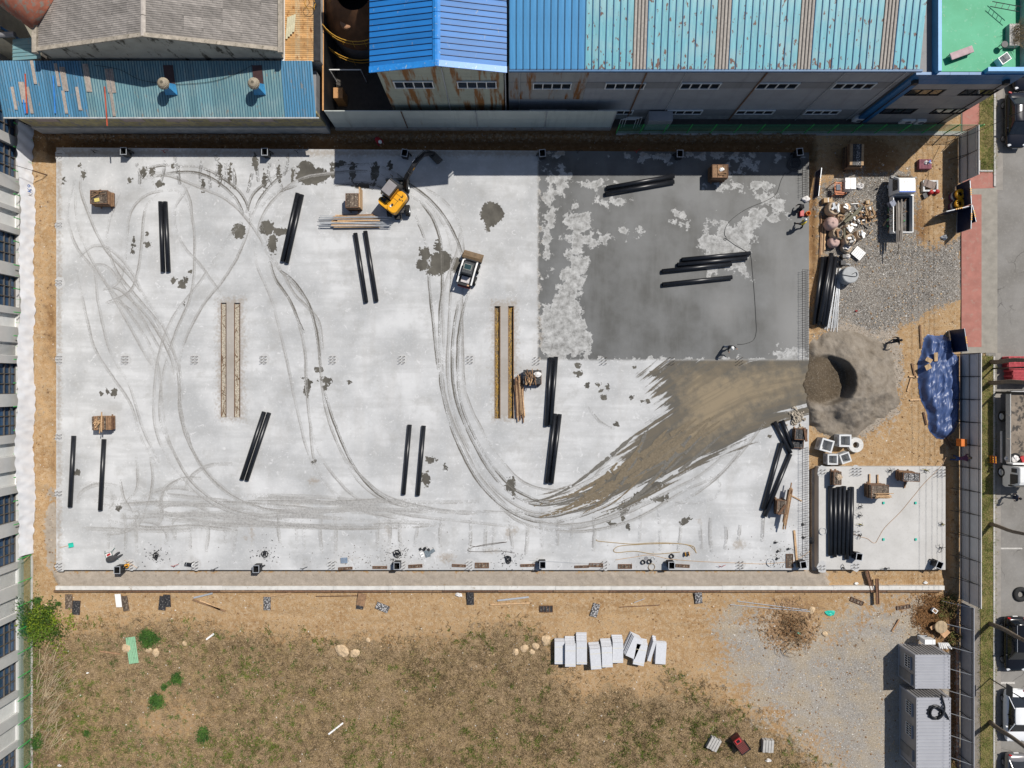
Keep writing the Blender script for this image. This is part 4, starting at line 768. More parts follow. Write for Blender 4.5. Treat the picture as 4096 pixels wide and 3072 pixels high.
c = t.mix(t.lin(t.noise(0.8, 5, 0.6, gp), 0.3, 0.7, 0, 1), (0.29, 0.28, 0.24), (0.40, 0.385, 0.335)); c = t.mix(t.step(t.noise(1.5, 7, 0.7, mp.outputs[0]), 0.54, 0.64), c, (0.085, 0.078, 0.062)); M['plaster'] = t.fin(c, 0.9, spec=0.2)
wy = yg2 + 0.05; c0 = xm - o.x; MB().prism([(c0 - hw + 0.1, 0), (c0 + hw - 0.1, 0), (c0 + hw - 0.1, ZW - 0.1), (c0, zr - 0.1), (c0 - hw + 0.1, ZW - 0.1)], wy - o.y, wy + 9.5 - o.y, 'y').build('wall', M['plaster'], og)
M['coping'] = mat('mossy_coping', (0.33, 0.29, 0.235), 0.9, var=0.25, scale=3, col2=(0.16, 0.14, 0.10), thr=(0.56, 0.7))
for sgn in (-1, 1):
 place(MB().box((0, 0, 0), (ln + 0.1, 0.3, 0.14)).build('coping', M['coping']), og, Matrix.Translation((xm + sgn * hw / 2, wy + 0.08, (ZW + zr) / 2 + 0.08)) @ Matrix.Rotation(sgn * math.atan2(zr - ZW, hw), 4, 'Y'))
 MB().box((xm + sgn * (hw + 0.12) - o.x, wy + 4.9 - o.y, ZW + 0.05), (0.36, 10.2, 0.35)).build('side_coping', M['coping'], og)
# ---- long blue lean-to in front of it
lt = thing('blue_lean_to', 'long low lean-to with faded patched blue sheet roof', 'shed', W(640, 530)); o = lt.location
z0 = 4.5; z1 = 5.7; y0 = W(0, 468, z0).y; y1 = W(0, 243, z1).y; xa = W(14, 468, z0).x; xb = W(1275, 468, z0).x; ln = math.hypot(y1 - y0, z1 - z0); sw = 0.63; n_ = int((xb - xa) / sw)
me_ = {k_: ribstrip(sw, ln, 0.045, 0.04, 3, M[k_], 0, mat('seam_grey_blue', (0.05, 0.12, 0.17), 0.6, var=0.3)) for k_ in ('roof_fade', 'roof_fade2')}
M['brown_sheet'] = mat('brown_sheet', (0.06, 0.03, 0.028), 0.5, var=0.2)
mbr = ribstrip(sw, ln, 0.02, 0.04, 2, M['brown_sheet'])
for i in range(n_):
 px = 2048 + (xa + (i + 0.5) * sw) * S * H / (H - 4.9)
 k_ = 'roof_fade2' if (px < 345 or px > 1130) else 'roof_fade'
 place(newobj('roof_sheet', me_[k_]), lt, frame((xa + i * sw, y0, z0 + rr.uniform(0, 0.01)), (1, 0, 0), (0, y1 - y0, z1 - z0)))
slp = (z1 - z0) / (y1 - y0)
def on_lt(px, py):  # point of the lean-to roof under a photo pixel
 z = z0
 for _ in range(6): z = z0 + (W(px, py, z).y - y0) * slp
 return W(px, py, z)
def lt_matrix(p, lift=0.0): return Matrix.Translation(p + Vector((0, 0, lift))) @ Matrix.Rotation(math.atan(slp), 4, 'X')
for (px, pa, pb, w_) in ((684, 262, 350, 0.78), (1037, 262, 350, 0.78)):
 a = on_lt(px, pb); b = on_lt(px, pa); L = (b - a).length; place(newobj('brown_panel', MB().box((0, L / 2, 0.05), (w_, L, 0.02)).mesh('brown_panel', M['brown_sheet'])), lt, lt_matrix(a))
for (px, pa, pb, n2) in ((143, 245, 337, 1), (237, 256, 346, 1), (264, 270, 365, 2), (267, 365, 455, 1), (358, 258, 368, 2), (449, 277, 372, 3), (458, 372, 466, 1), (129, 350, 455, 1), (100, 330, 412, 2), (322, 350, 442, 1), (66, 350, 440, 1)):
 a = on_lt(px, pb); b = on_lt(px, pa); L = (b - a).length; place(newobj('patch_sheet', ribstrip(0.2 * n2 + 0.05, L, 0.04, 0.1, n2 + 1, mat('grey_patch_sheet', (0.36, 0.31, 0.27), 0.9, var=0.25, scale=4, rand=0.15))), lt, lt_matrix(a - Vector((0.1 * n2, 0, 0)), 0.05))
MB().box(((xa + xb) / 2 - o.x, y0 - 0.06 - o.y, z0 - 0.06), (xb - xa, 0.1, 0.14)).build('gutter', mat('white_gutter', (0.4, 0.42, 0.42), 0.5, var=0.2), lt)
yb = y0 + 0.35
for i in range(7):
 a = xa + 0.2 + (xb - xa - 0.4) * i / 7; b = a + (xb - xa - 0.4) / 7
 MB().box(((a + b) / 2 - o.x, yb + 0.1 - o.y, 2.9), (b - a - 0.02, 0.2, 2.9)).build('wall_panel', mat('yellowed_panel', (0.33, 0.28, 0.15), 0.8, var=0.25, scale=1.2, col2=(0.22, 0.20, 0.18), thr=(0.5, 0.6), rand=0.2), lt)
 MB().box(((a + b) / 2 - o.x, yb + 0.02 - o.y, 0.72), (b - a - 0.02, 0.3, 1.44)).build('base_wall', M['conc'], lt)
 if i in (0, 2, 3, 4, 5): MB().box(((a + b) / 2 - o.x + 0.5, yb - 0.03 - o.y, 3.1), ((b - a) * 0.5, 0.04, 0.9)).build('board', mat('pinkish_board', (0.34, 0.27, 0.25), 0.8, var=0.1), lt)
MB().box(((xa + xb) / 2 - o.x, (yb + y1) / 2 - o.y, 2.2), (xb - xa - 0.5, y1 - yb - 0.4, 4.3)).build('shed_body', M['wall_grey_d'], lt)
# turbine ventilators
for (px, py, lb) in ((668, 345, 'left of two round turbine ventilators on the faded blue roof'), (1022, 345, 'right of two round turbine ventilators on the faded blue roof')):
 p = on_lt(px + 14, py + 14); v = thing('turbine_ventilator', lb, 'ventilator', p, 0, 'roof ventilators'); v.location.z += 0.02
 MB().box((0.05, 0.02, 0.3), (0.95, 0.85, 0.75), tp=0.5).build('base_hood', mat('blue_hood', (0.05, 0.25, 0.48), 0.5, var=0.2), v)
 MB().cyl((0, 0), 0.22, 0.6, 0.9, 14).build('throat', M['galv'], v)
 prof = [(0.20, 0.88), (0.36, 0.98), (0.43, 1.12), (0.40, 1.27), (0.28, 1.40), (0.1, 1.46)]
 MB().lathe(prof, 24).build('turbine_core', mat('turbine_dark', (0.10, 0.085, 0.06), 0.7), v)
 bl_ = MB()
 for i in range(22):
  a = 2 * math.pi * i / 22; pts = []
  for (r_, z_) in prof: pts.append((r_ + 0.02, z_, a + 0.5 * (z_ - 0.9)))
  for j in range(len(pts) - 1):
   (ra, za_, aa), (rb, zb_, ab) = pts[j], pts[j + 1]; w1 = 0.17
   bl_.quad((ra * math.cos(aa), ra * math.sin(aa), za_), (ra * 1.06 * math.cos(aa + w1), ra * 1.06 * math.sin(aa + w1), za_), (rb * 1.06 * math.cos(ab + w1), rb * 1.06 * math.sin(ab + w1), zb_), (rb * math.cos(ab), rb * math.sin(ab), zb_))
 bl_.build('vane', mat('turbine_vane', (0.40, 0.34, 0.25), 0.55, var=0.15), v)
for (px, pa, pb, m, lb) in ((104, 297, 455, 'orange', 'red plastic pipe lying on the patched blue roof end'), (421, 348, 506, 'orange', 'red plastic pipe hanging over the lean-to gutter'), (216, 305, 455, 'bp', 'blue plastic pipe lying on the patched blue roof'), (97, 400, 456, 'bp', 'short blue plastic pipe beside the red pipe on the roof')):
 a = on_lt(px, pa); b = on_lt(px + 8, min(pb, 466)); pts = [a + Vector((0, 0, 0.1)), b + Vector((0, 0, 0.1))]
 if pb > 466: pts.append(pts[1] + (pts[1] - pts[0]).normalized() * 0.75)
 tag(MB().tube(pts, 0.055, 8).build('plastic_pipe', mat('red_pvc', (0.45, 0.08, 0.04), 0.5) if m == 'orange' else mat('blue_pvc', (0.04, 0.22, 0.6), 0.5), None), lb, 'pipe', 'pipes lying on the lean-to roof')
mb = MB(); pts = [on_lt(*q) + Vector((0, 0, 0.08)) for q in ((380, 262), (480, 280), (560, 320), (660, 336), (740, 338), (860, 325), (960, 290), (1010, 262))]; tag(mb.tube(spline(pts, 6), 0.015, 4).build('roof_cable', M['cable']), 'thin black cable sagging across the faded blue roof', 'cable')
# ---- rust roofed block and corner bits
rb = thing('rust_roof_annex', 'narrow annex with rusty orange corrugated roof', 'shed', W(1230, 240)); o = rb.location
a = W(1140, 246, 5.4); b = W(1276, -220, 5.4)
M['rust_roof'] = roofmat('rusty_roof_sheet', (0.50, 0.29, 0.12), rust=(0.24, 0.10, 0.03), thr=(0.55, 0.7), var=0.3, st=(0.5, 2.0), fade=(0.46, 0.36, 0.22), rand=0.2)
me = wavesheet(0.62, b.x - a.x, 4, 0.02, M['rust_roof'])
for i in range(14): place(newobj('roof_sheet', me), rb, Matrix.Translation((a.x, a.y + i * 0.62, 5.4)))
MB().box(((a.x + b.x) / 2 - o.x, (a.y + b.y) / 2 - o.y + 0.2, 2.6), (b.x - a.x - 0.05, abs(b.y - a.y) - 0.2, 5.2)).build('wall', M['conc'], rb)
MB().box((a.x - 0.12 - o.x, (a.y + b.y) / 2 - o.y, 5.35), (0.22, abs(b.y - a.y), 0.4)).build('white_coping', M['white'], rb)
MB().box((b.x - 0.12 - o.x, (a.y + b.y) / 2 - o.y, 5.5), (0.5, abs(b.y - a.y), 0.12)).build('dark_flashing', M['steel_dark'], rb)
sk = thing('skylight_sheets', 'pale translucent sheets lying loose on the rusty roof', 'sheet', W(1163, 105, 5.45))
for i in range(4):
 q = W(1150 + i * 9, 112 - i * 6, 5.5); MB().box((0, 0, 0), (0.16, 1.75 - 0.12 * i, 0.02)).build('loose_sheet', mat('yellowed_plastic', (0.5, 0.47, 0.33), 0.5), sk).matrix_local = Matrix.Translation(q - sk.location + Vector((0, 0, 0.02 + 0.01 * i))) @ Matrix.Rotation(-0.08, 4, 'Z')
sh = thing('pale_shed', 'pale yellow walled shed with small blue roof in the far corner', 'shed', W(40, 260)); o = sh.location
a = W(45, 240, 4.8); b = W(152, 172, 5.3); me = ribstrip(0.55, math.hypot(b.x - a.x, 0.3), 0.05, 0.06, 1, M['roof_fade'])
for i in range(5): place(newobj('roof_sheet', me), sh, frame((b.x, a.y + i * 0.3, 5.0), (0, 1, 0), (a.x - b.x, 0, -0.35)))
q = W(0, 150, 4.0); MB().box((q.x - 1.6 - o.x, q.y + 2.2 - o.y, 2.6), (4.6, 5.2, 5.2)).build('wall', mat('cream_wall', (0.55, 0.52, 0.42), 0.8, var=0.2, scale=1.0), sh)
tk = thing('rusty_tank', 'large rusty cylindrical tank cut by the top left corner', 'tank', W(40, 40, 3)); 
c_ = W(60, -10, 6.0); MB().tube([(c_.x - tk.location.x + 3.0, c_.y - 3 + 1.2 - tk.location.y, 3.6), (c_.x - 1.2 - tk.location.x, c_.y + 1.4 - tk.location.y, 4.6)], 1.6, 24).build('shell', mat('rusty_tank_paint', (0.30, 0.10, 0.06), 0.7, var=0.3, scale=1.5, col2=(0.2, 0.16, 0.13), thr=(0.5, 0.6)), tk, True)
MB().tube([(-2.5, -3.2, 2.0), (1.8, -3.0, 2.0)], 0.22, 12).build('duct', mat('grey_duct', (0.2, 0.2, 0.21), 0.6), tk)
MB().tube([(-1.0, -1.4, 2.2), (3.2, -4.0, 1.2)], 0.1, 8).build('blue_rail', M['eave_blue'], tk)
# ---- white panel fence round the yard
wf = thing('white_panel_fence', 'tall white sheet-panel fence on a concrete footing beside the trench', 'fence', W(1900, 515)); o = wf.location
yf = W(0, 515).y; xf0 = W(1345, 515).x; xf1 = W(2440, 515).x; hF = 4.07; bays = [(1345, 1633), (1633, 1912), (1912, 2178), (2178, 2440)]
M['fence_white'] = wallmat('off_white_fence_sheet', (0.50, 0.53, 0.49), (0.36, 0.27, 0.15), (0.63, 0.75), var=0.06)
for (a, b) in bays:
 x0 = W(a, 515).x; x1 = W(b, 515).x
 for j in range(4):
  MB().box(((x0 + x1) / 2 - o.x, yf - o.y, 0.4 + (hF - 0.4) * (j + 0.5) / 4), (x1 - x0 - 0.03, 0.06 + 0.006 * (j % 2), (hF - 0.4) / 4 - 0.012)).build('fence_panel', M['fence_white'], wf)
 MB().box((x1 - o.x, yf - 0.06 - o.y, hF / 2), (0.08, 0.05, hF)).build('post', M['galv'] if b > 1700 else M['rust_frame'], wf)
 MB().box(((x0 + x1) / 2 - o.x, yf - 0.02 - o.y, 0.15), (x1 - x0, 0.3, 0.42)).build('footing', mat('rust_stained_footing', (0.33, 0.29, 0.25), 0.9, var=0.2, scale=1.4, col2=(0.24, 0.13, 0.07), thr=(0.58, 0.68)), wf)
me = wavesheet(0.8, hF, 6, 0.03, mat('black_corrugated_sheet', (0.05, 0.05, 0.052), 0.6))
for i in range(15): place(newobj('side_sheet', me), wf, frame((xf0, yf + i * 0.8 + 0.8, 0.05), (0, 0, 1), (0, -1, 0)) )
MB().box((xf0 - 0.06 - o.x, yf + 6 - o.y, hF + 0.03), (0.12, 12.0, 0.06)).build('rust_cap', mat('orange_rust_cap', (0.5, 0.26, 0.10), 0.8), wf)
MB().box(((xf0 + xf1) / 2 - o.x, yf - 0.2 - o.y, 0.1), (0.01, 0.01, 0.01)).build('footing', M['conc'], wf)
# silo in the yard
sI = thing('silo', 'grey silo with rusty cone and yellow railings in the dark yard', 'silo', W(1470, 190)); sp = sI.location
cx, cy = 0.0, 1.0
MB().cyl((0.6, 2.6), 1.15, 5.6, 9.2, 28).build('top_cylinder', mat('grey_silo_paint', (0.28, 0.29, 0.31), 0.5, var=0.12), sI, True)
MB().lathe([(3.0, 2.4), (2.9, 3.4), (1.3, 5.6)], 32, (0, 1.6, 0), False).build('cone', mat('rusty_cone', (0.16, 0.075, 0.035), 0.8, var=0.35, scale=1.2), sI, True)
MB().cyl((0, 1.6), 3.0, 0, 2.4, 32).build('drum', mat('silo_drum', (0.09, 0.09, 0.095), 0.6), sI, True)
MB().lathe([(0.5, 4.2), (0.5, 4.5), (0.42, 4.56)], 20, (-0.8, -0.1, 0)).build('hatch', mat('rusty_hatch', (0.34, 0.18, 0.10), 0.8, var=0.3), sI)
M['rail_y'] = mat('yellow_rail', (0.55, 0.29, 0.03), 0.5)
def rail(pts, h=1.0, posts=True):
 mb = MB(); mb.tube(pts, 0.035, 5); mb.tube([Vector(p) - Vector((0, 0, h / 2)) for p in pts], 0.025, 5)
 for p in pts[::2]: mb.tube([Vector(p), Vector(p) - Vector((0, 0, h))], 0.025, 5)
 return mb
arc = lambda r, a0, a1, z, n=9: [(r * math.cos(R(a0 + (a1 - a0) * i / n)), 1.6 + r * math.sin(R(a0 + (a1 - a0) * i / n)), z) for i in range(n + 1)]
rail(arc(3.3, 215, 290, 4.6)).build('railing', M['rail_y'], sI); rail(arc(3.9, 200, 290, 2.6)).build('railing', M['rail_y'], sI)
rail([(-2.9, 3.3, 6.2), (-2.9, 2.0, 6.2), (-1.9, 1.2, 6.2)]).build('railing', M['rail_y'], sI); rail([(-2.9, 3.3, 6.2), (-0.6, 3.5, 6.2)]).build('railing', M['rail_y'], sI)
mb = MB()
for i in range(5):
 z = 2.4 + i * 0.9; mb.tube([(-3.3 + 0.42 * math.cos(a * 0.628), 0.6 + 0.42 * math.sin(a * 0.628), z) for a in range(11)], 0.02, 4)
for i in range(5): a = i * 1.1 + 2; mb.tube([(-3.3 + 0.42 * math.cos(a), 0.6 + 0.42 * math.sin(a), 2.2), (-3.3 + 0.42 * math.cos(a), 0.6 + 0.42 * math.sin(a), 6.2)], 0.02, 4)
for i in range(14): mb.tube([(-3.05, 0.35, 0.4 + 0.4 * i), (-3.05, 0.75, 0.4 + 0.4 * i)], 0.018, 4)
mb.build('caged_ladder', M['rail_y'], sI)
b = thing('orange_cabinet', 'small orange-brown metal cabinet in the dark yard', 'cabinet', W(1372, 405, 0)); MB().box((0, 0, 0.9), (0.8, 0.9, 1.8), tp=1).build('cabinet', mat('orange_brown_paint', (0.42, 0.22, 0.09), 0.6), b, bevel=0.02)
b = thing('white_door_frame', 'white tubular frame standing in the dark yard', 'frame', W(1420, 300, 0)); MB().tube([(-1.6, -0.6, 0), (-1.6, -0.6, 2.4), (1.0, -0.6, 2.4), (1.0, -0.6, 0)], 0.05, 6).build('frame', M['white'], b)
# ---- green wire-mesh fence (shared panel)
def mesh_panel(w, h, m, stp=0.1):
 mb = MB(); n = int(w / stp)
 for i in range(n + 1): mb.tube([(w * i / n, 0, 0.06), (w * i / n, 0, h)], 0.006, 3, False)
 for j in range(int(h / 0.1) + 1): mb.tube([(0, 0, 0.06 + 0.1 * j), (w, 0, 0.06 + 0.1 * j)], 0.006, 3, False)
 return mb.mesh('mesh_panel', m)
M['wire_green'] = mat('green_coated_wire', (0.03, 0.20, 0.09), 0.5)
gf = thing('green_mesh_fence', 'green wire-mesh fence with bright green posts along the factory', 'fence', W(3100, 534)); o = gf.location
yf2 = W(0, 534).y; pm = mesh_panel(2.04, 2.05, M['wire_green'], 0.09); pst = MB().tube([(0, 0, 0), (0, 0, 2.15)], 0.045, 8).mesh('post', mat('bright_green_post', (0.05, 0.40, 0.09), 0.5)); rl = MB().tube([(0, 0, 2.05), (2.04, 0, 2.05)], 0.02, 5).mesh('top_rail', M['wire_green'])
for i in range(15):
 x = W(2464, 534).x + i * 2.04
 obj('post', pst, gf, (x - o.x, yf2 - o.y, 0)); obj('mesh_panel', pm, gf, (x - o.x, yf2 - o.y, 0)); obj('top_rail', rl, gf, (x - o.x, yf2 - o.y, 0))
xx = W(2464, 534).x + 15 * 2.04; obj('post', pst, gf, (xx - o.x, yf2 - o.y, 0))
MB().box(((W(2464, 534).x + xx) / 2 - o.x, yf2 - 0.0 - o.y, 0.03), (xx - W(2464, 534).x, 0.35, 0.14)).build('footing', M['conc'], gf)
b = thing('scaffold', 'white tubular scaffold frames stacked behind the fence corner', 'scaffold', W(2500, 515)); mb = MB()
for i in range(3): mb.tube([(-0.6 + 0.25 * i, 0.1 * i, 0.05), (-0.6 + 0.25 * i, 0.1 * i + 0.2, 1.6), (0.7 + 0.25 * i, 0.1 * i + 0.2, 1.6), (0.7 + 0.25 * i, 0.1 * i, 0.05)], 0.03, 5)
mb.build('frame', M['white'], b)
# ---- left: office block facade, white tarp fence and green fence
lo = thing('west_office_block', 'stone clad office block with dark gridded windows along the left edge', 'building', W(60, 1536)); o = lo.location
XF = (95 - 2048) / S
M['clad'] = mat('pale_stone_cladding', (0.47, 0.465, 0.45), 0.7, var=0.05, scale=1.5, rand=0.05); M['clad2'] = mat('grey_stone_cladding', (0.40, 0.395, 0.385), 0.7, var=0.06, rand=0.05)
M['louvre'] = mat('white_louvre', (0.66, 0.66, 0.64), 0.5, var=0.06)
def YY(py): return (1536 - py) / S / 1.009
wins = [(430, 555), (593, 718), (941, 1059), (1110, 1230), (1455, 1575), (1625, 1737), (1970, 2083), (2133, 2247), (2470, 2600), (2640, 2760), (2985, 3100), (3150, 3270)]
louv = [(770, 835, 0), (854, 915, 0), (1259, 1310, 0), (1372, 1424, 1), (1770, 1823, 0), (1881, 1939, 0), (2272, 2335, 1), (2385, 2450, 1), (2785, 2850, 0), (2890, 2960, 1)]
MB().box((XF - 0.5 - 6 - o.x, 0 - o.y, 7), (12, 90, 14)).build('block_core', M['clad2'], lo)
def fbox(ya, yb, z0, z1, m, nm, dx=0.0, th=0.48, par=lo):
 return MB().box((XF - 0.25 + dx - o.x, (ya + yb) / 2 - o.y, (z0 + z1) / 2), (th, abs(yb - ya), z1 - z0)).build(nm, m, par)
ops = sorted([(a, b, 'w') for a, b in wins] + [(a, b, 'l%d' % c) for a, b, c in louv]); prev = 330
for (a, b, kd) in ops:
 if a - prev > 3:
  n = max(1, int((a - prev) / 45)); 
  for i in range(n): fbox(YY(prev + (a - prev) * i / n) - 0.01, YY(prev + (a - prev) * (i + 1) / n) + 0.01, 0.0, 6.0, M['clad'] if (i + n) % 2 else M['clad2'], 'cladding_panel')
 fbox(YY(a), YY(b), 0.0, 0.55, M['clad'], 'sill_panel'); fbox(YY(a), YY(b), 3.2, 6.0, M['clad'], 'lintel_panel')
 wn_ = bpy.data.objects.new('window' if kd == 'w' else 'louvre_panel', None); COL.objects.link(wn_); wn_.parent = lo
 if kd == 'w':
  ny, nz_ = 3, 4
  for i in range(ny):
   for j in range(nz_):
    fbox(YY(a + (b - a) * i / ny) - 0.04, YY(a + (b - a) * (i + 1) / ny) + 0.04, 0.6 + 2.6 * j / nz_ + 0.03, 0.6 + 2.6 * (j + 1) / nz_ - 0.03, mat('blue_glass', (0.035, 0.075, 0.14), 0.10, var=0.5, scale=0.7, spec=0.6), 'pane', -0.2, 0.04, wn_)
  mb = MB()
  for i in range(ny + 1): mb.box((XF - 0.28 - 0.1 - o.x, YY(a + (b - a) * i / ny) - o.y, 1.88), (0.12, 0.06, 2.66))
  for j in range(nz_ + 1): mb.box((XF - 0.28 - 0.1 - o.x, (YY(a) + YY(b)) / 2 - o.y, 0.58 + 2.6 * j / nz_), (0.13, abs(YY(a) - YY(b)), 0.06))
  mb.build('window_frame', mat('bronze_frame', (0.10, 0.09, 0.08), 0.5), wn_)
 else:
  fbox(YY(a) - 0.05, YY(b) + 0.05, 0.6, 3.1, M['louvre'], 'panel', -0.14, 0.1, wn_); fr = MB()
  for (yy, dy) in ((YY(a), 0.07), (YY(b), 0.07)): fr.box((XF - 0.3 - o.x, yy - o.y, 1.85), (0.16, dy, 2.6))
  fr.box((XF - 0.3 - o.x, (YY(a) + YY(b)) / 2 - o.y, 0.58), (0.16, abs(YY(a) - YY(b)), 0.07))
  if kd == 'l1':
   k_ = int(abs(YY(a) - YY(b)) / 0.1)
   for i in range(k_): fr.box((XF - 0.3 - o.x, YY(a) - 0.1 * (i + 0.5) - o.y, 1.85), (0.09, 0.035, 2.5))
  fr.build('frame', M['louvre'], wn_)
 prev = b
# fence posts and tarp
gl = thing('west_green_fence', 'green mesh boundary fence beside the stone clad block', 'fence', W(128, 2600)); o = gl.location; XL = (128 - 2048) / S
pst2 = MB().tube([(0, 0, 0), (0, 0, 1.75)], 0.04, 8).tube([(0, 0, 1.0), (0.02, 0, 1.0)], 0.06, 6).mesh('post', mat('bright_green_post', (0.05, 0.4, 0.09))); pm2 = mesh_panel(1.98, 1.7, M['wire_green'], 0.08)
for i in range(10):
 y = (1536 - 2218) / S - i * 2.0
 obj('post', pst2, gl, (XL - o.x, y - o.y, 0)); p_ = obj('mesh_panel', pm2, gl, (XL - o.x, y - o.y, 0), -math.pi / 2); MB().box((XL - o.x, y - 1 - o.y, 0.02), (0.2, 1.98, 0.12)).build('footing', M['conc'], gl)
tp = thing('white_tarp_fence', 'white tarpaulin hung over the boundary fence beside the slab', 'tarpaulin', W(125, 1360)); o = tp.location
ny, nz_ = 240, 9; vs = []; fs = []
for i in range(ny + 1):
 py = 512 + (2212 - 512) * i / ny; base = 134 - 12 * math.sin((py - 500) / 1700 * 3.14) * 0 + 4 * math.sin(py / 60.0) - (4 if py < 700 else 0)
 hgt = 1.42 + 0.10 * math.sin(py / 210.0) + 0.35 * sstep(1200, 1900, py) * (1 - sstep(1900, 2150, py))
 for j in range(nz_ + 1):
  v = j / nz_; wr = 0.035 * float(fbm(np.array(py / 14.0), np.array(v * 3.0), 3)) + 0.02 * math.sin(py / 7.0 + 5 * v)
  q = W(base, py, 0); vs.append((q.x + 0.1 - 0.34 * v + 2.2 * wr - o.x, q.y - o.y, 0.04 + hgt * v))
for i in range(ny):
 for j in range(nz_): a = i * (nz_ + 1) + j; fs.append((a, a + 1, a + nz_ + 2, a + nz_ + 1))
mb = MB(); mb.add(vs, fs); mb.build('tarp_sheet', mat('white_tarp', (0.68, 0.69, 0.71), 0.5, var=0.05, scale=2), tp, True)
for i in range(18): obj('post', pst2, tp, (XL - 0.35 - o.x, (1536 - 520) / S - 2.0 * i - o.y, 0)); 
for i in range(18): y = (1536 - 560) / S - 2.0 * i; MB().tube([(XL - 0.4 - o.x, y - o.y, 1.5), (XL + 0.15 - o.x, y - 0.05 - o.y, 0.05)], 0.012, 4).build('tie_rope', M['green_paint'], tp)
def text_mesh(body, size, m, name):
 cu = bpy.data.curves.new(name, 'FONT'); cu.body = body; cu.size = size; cu.extrude = 0.002; to = bpy.data.objects.new(name, cu); COL.objects.link(to)
 dg = bpy.context.evaluated_depsgraph_get(); me = bpy.data.meshes.new_from_object(to.evaluated_get(dg)); bpy.data.objects.remove(to); me.materials.clear(); me.materials.append(m); return newobj(name, me)
to = text_mesh('K9', 0.62, mat('blue_ink', (0.02, 0.12, 0.42), 0.6), 'tarp_lettering'); to.parent = tp
q = W(118, 772, 0.75); to.matrix_local = Matrix.Translation(q - tp.location + Vector((0.14, -0.02, -0.05))) @ Matrix.Rotation(R(90), 4, 'Z') @ Matrix.Rotation(R(82), 4, 'X')
# ======================= THINGS ON THE SLABS =======================
# ---- black pipes (hollow, open ended, thin grey print line)
_pm = {}
def pipe(p0, p1, label, group, z=ZS, r=0.19):
 zc = z + r; a = W(p0[0], p0[1], zc); b = W(p1[0], p1[1], zc); L = round((b - a).length, 1); a2 = (a + b) / 2
 key = (L, r)
 if key not in _pm:
  n = 20; mb = MB(); rings = []
  for (x, rr_) in ((-L / 2, r - 0.022), (-L / 2, r), (L / 2, r), (L / 2, r - 0.022)): rings.append([(x, rr_ * math.cos(2 * math.pi * j / n), rr_ * math.sin(2 * math.pi * j / n)) for j in range(n)])
  rings.append(rings[0]); mb.loft([r_[::-1] for r_ in rings], False); me = mb.mesh('pipe', M['black_pe'], True)
  for i, p in enumerate(me.polygons): p.use_smooth = abs(p.normal.x) < 0.5
  _pm[key] = me
 o = bpy.data.objects.new('black_pipe', _pm[key]); COL.objects.link(o); o.location = a2
 o.rotation_euler = (random.Random(int(p0[0] * 7 + p0[1])).uniform(0, 6), 0, math.atan2(b.y - a.y, b.x - a.x)); tag(o, label, 'pipe', group); o.rotation_mode = 'ZYX' if False else 'XYZ'
 return o
G1 = 'black pipes laid out in pairs on the slab'
for (a, b, l) in [
 ((642, 806), (652, 1087), 'left black pipe of the upright pair near the top left pallet'), ((661, 806), (674, 1087), 'right black pipe of the upright pair near the top left pallet'),
 ((1191, 772), (1129, 1046), 'left black pipe of the leaning pair over a dark wet stain'), ((1208, 779), (1147, 1051), 'right black pipe of the leaning pair over a dark wet stain'),
 ((1421, 932), (1465, 1210), 'left black pipe of two lying apart below the lumber pile'), ((1461, 925), (1506, 1205), 'right black pipe of two lying apart below the lumber pile'),
 ((2425, 752), (2698, 704), 'upper black pipe of the slanting pair on the wet slab'), ((2421, 775), (2696, 727), 'lower black pipe of the slanting pair on the wet slab'),
 ((2726, 1039), (3002, 1013), 'topmost of four black pipes on the wet slab'), ((2710, 1059), (2987, 1033), 'second from top of four black pipes on the wet slab'),
 ((2648, 1085), (2926, 1056), 'third from top of four black pipes on the wet slab'), ((2651, 1138), (2927, 1109), 'lowest of four black pipes on the wet slab, lying apart'),
 ((2203, 1430), (2185, 1702), 'left black pipe of the pair starting at the wet slab corner'), ((2224, 1427), (2203, 1701), 'right black pipe of the pair starting at the wet slab corner'),
 ((2220, 1655), (2187, 1931), 'left black pipe of the lower pair east of the timber bundle'), ((2239, 1657), (2206, 1933), 'right black pipe of the lower pair east of the timber bundle'),
 ((295, 1743), (280, 2028), 'leftmost single black pipe near the slab west edge'), ((416, 1757), (401, 2041), 'single black pipe below the pallet with loose lumber'),
 ((1056, 1648), (967, 1917), 'left black pipe of the steeply leaning pair right of the rusty slots'), ((1076, 1652), (987, 1920), 'right black pipe of the steeply leaning pair right of the rusty slots'),
 ((1639, 1698), (1614, 1978), 'left black pipe of two lying apart beside brown stains'), ((1695, 1703), (1671, 1981), 'right black pipe of two lying apart beside brown stains'),
 ((3128, 1682), (3170, 1792), 'short black pipe touching the panel stack at the slab east edge'), ((3098, 1688), (3162, 1812), 'black pipe left of the short one near the rubble heap'),
 ((3125, 1773), (3052, 2036), 'upper long black pipe slanting near the slab east edge'), ((3161, 1815), (3058, 2066), 'lower long black pipe slanting near the slab east edge')]:
 pipe(a, b, l, G1)
for i, (x0, y0, x1, y1) in enumerate([(3321, 1946, 3321, 2221), (3340, 1951, 3338, 2228), (3358, 1948, 3354, 2217), (3376, 1945, 3370, 2219), (3394, 1960, 3386, 2236), (3407, 1948, 3403, 2222)]):
 pipe((x0, y0), (x1, y1), ['leftmost', 'second from left', 'third from left', 'fourth from left', 'fifth from left', 'rightmost'][i] + ' of six black pipes lying on the small slab', 'black pipes on the small slab')
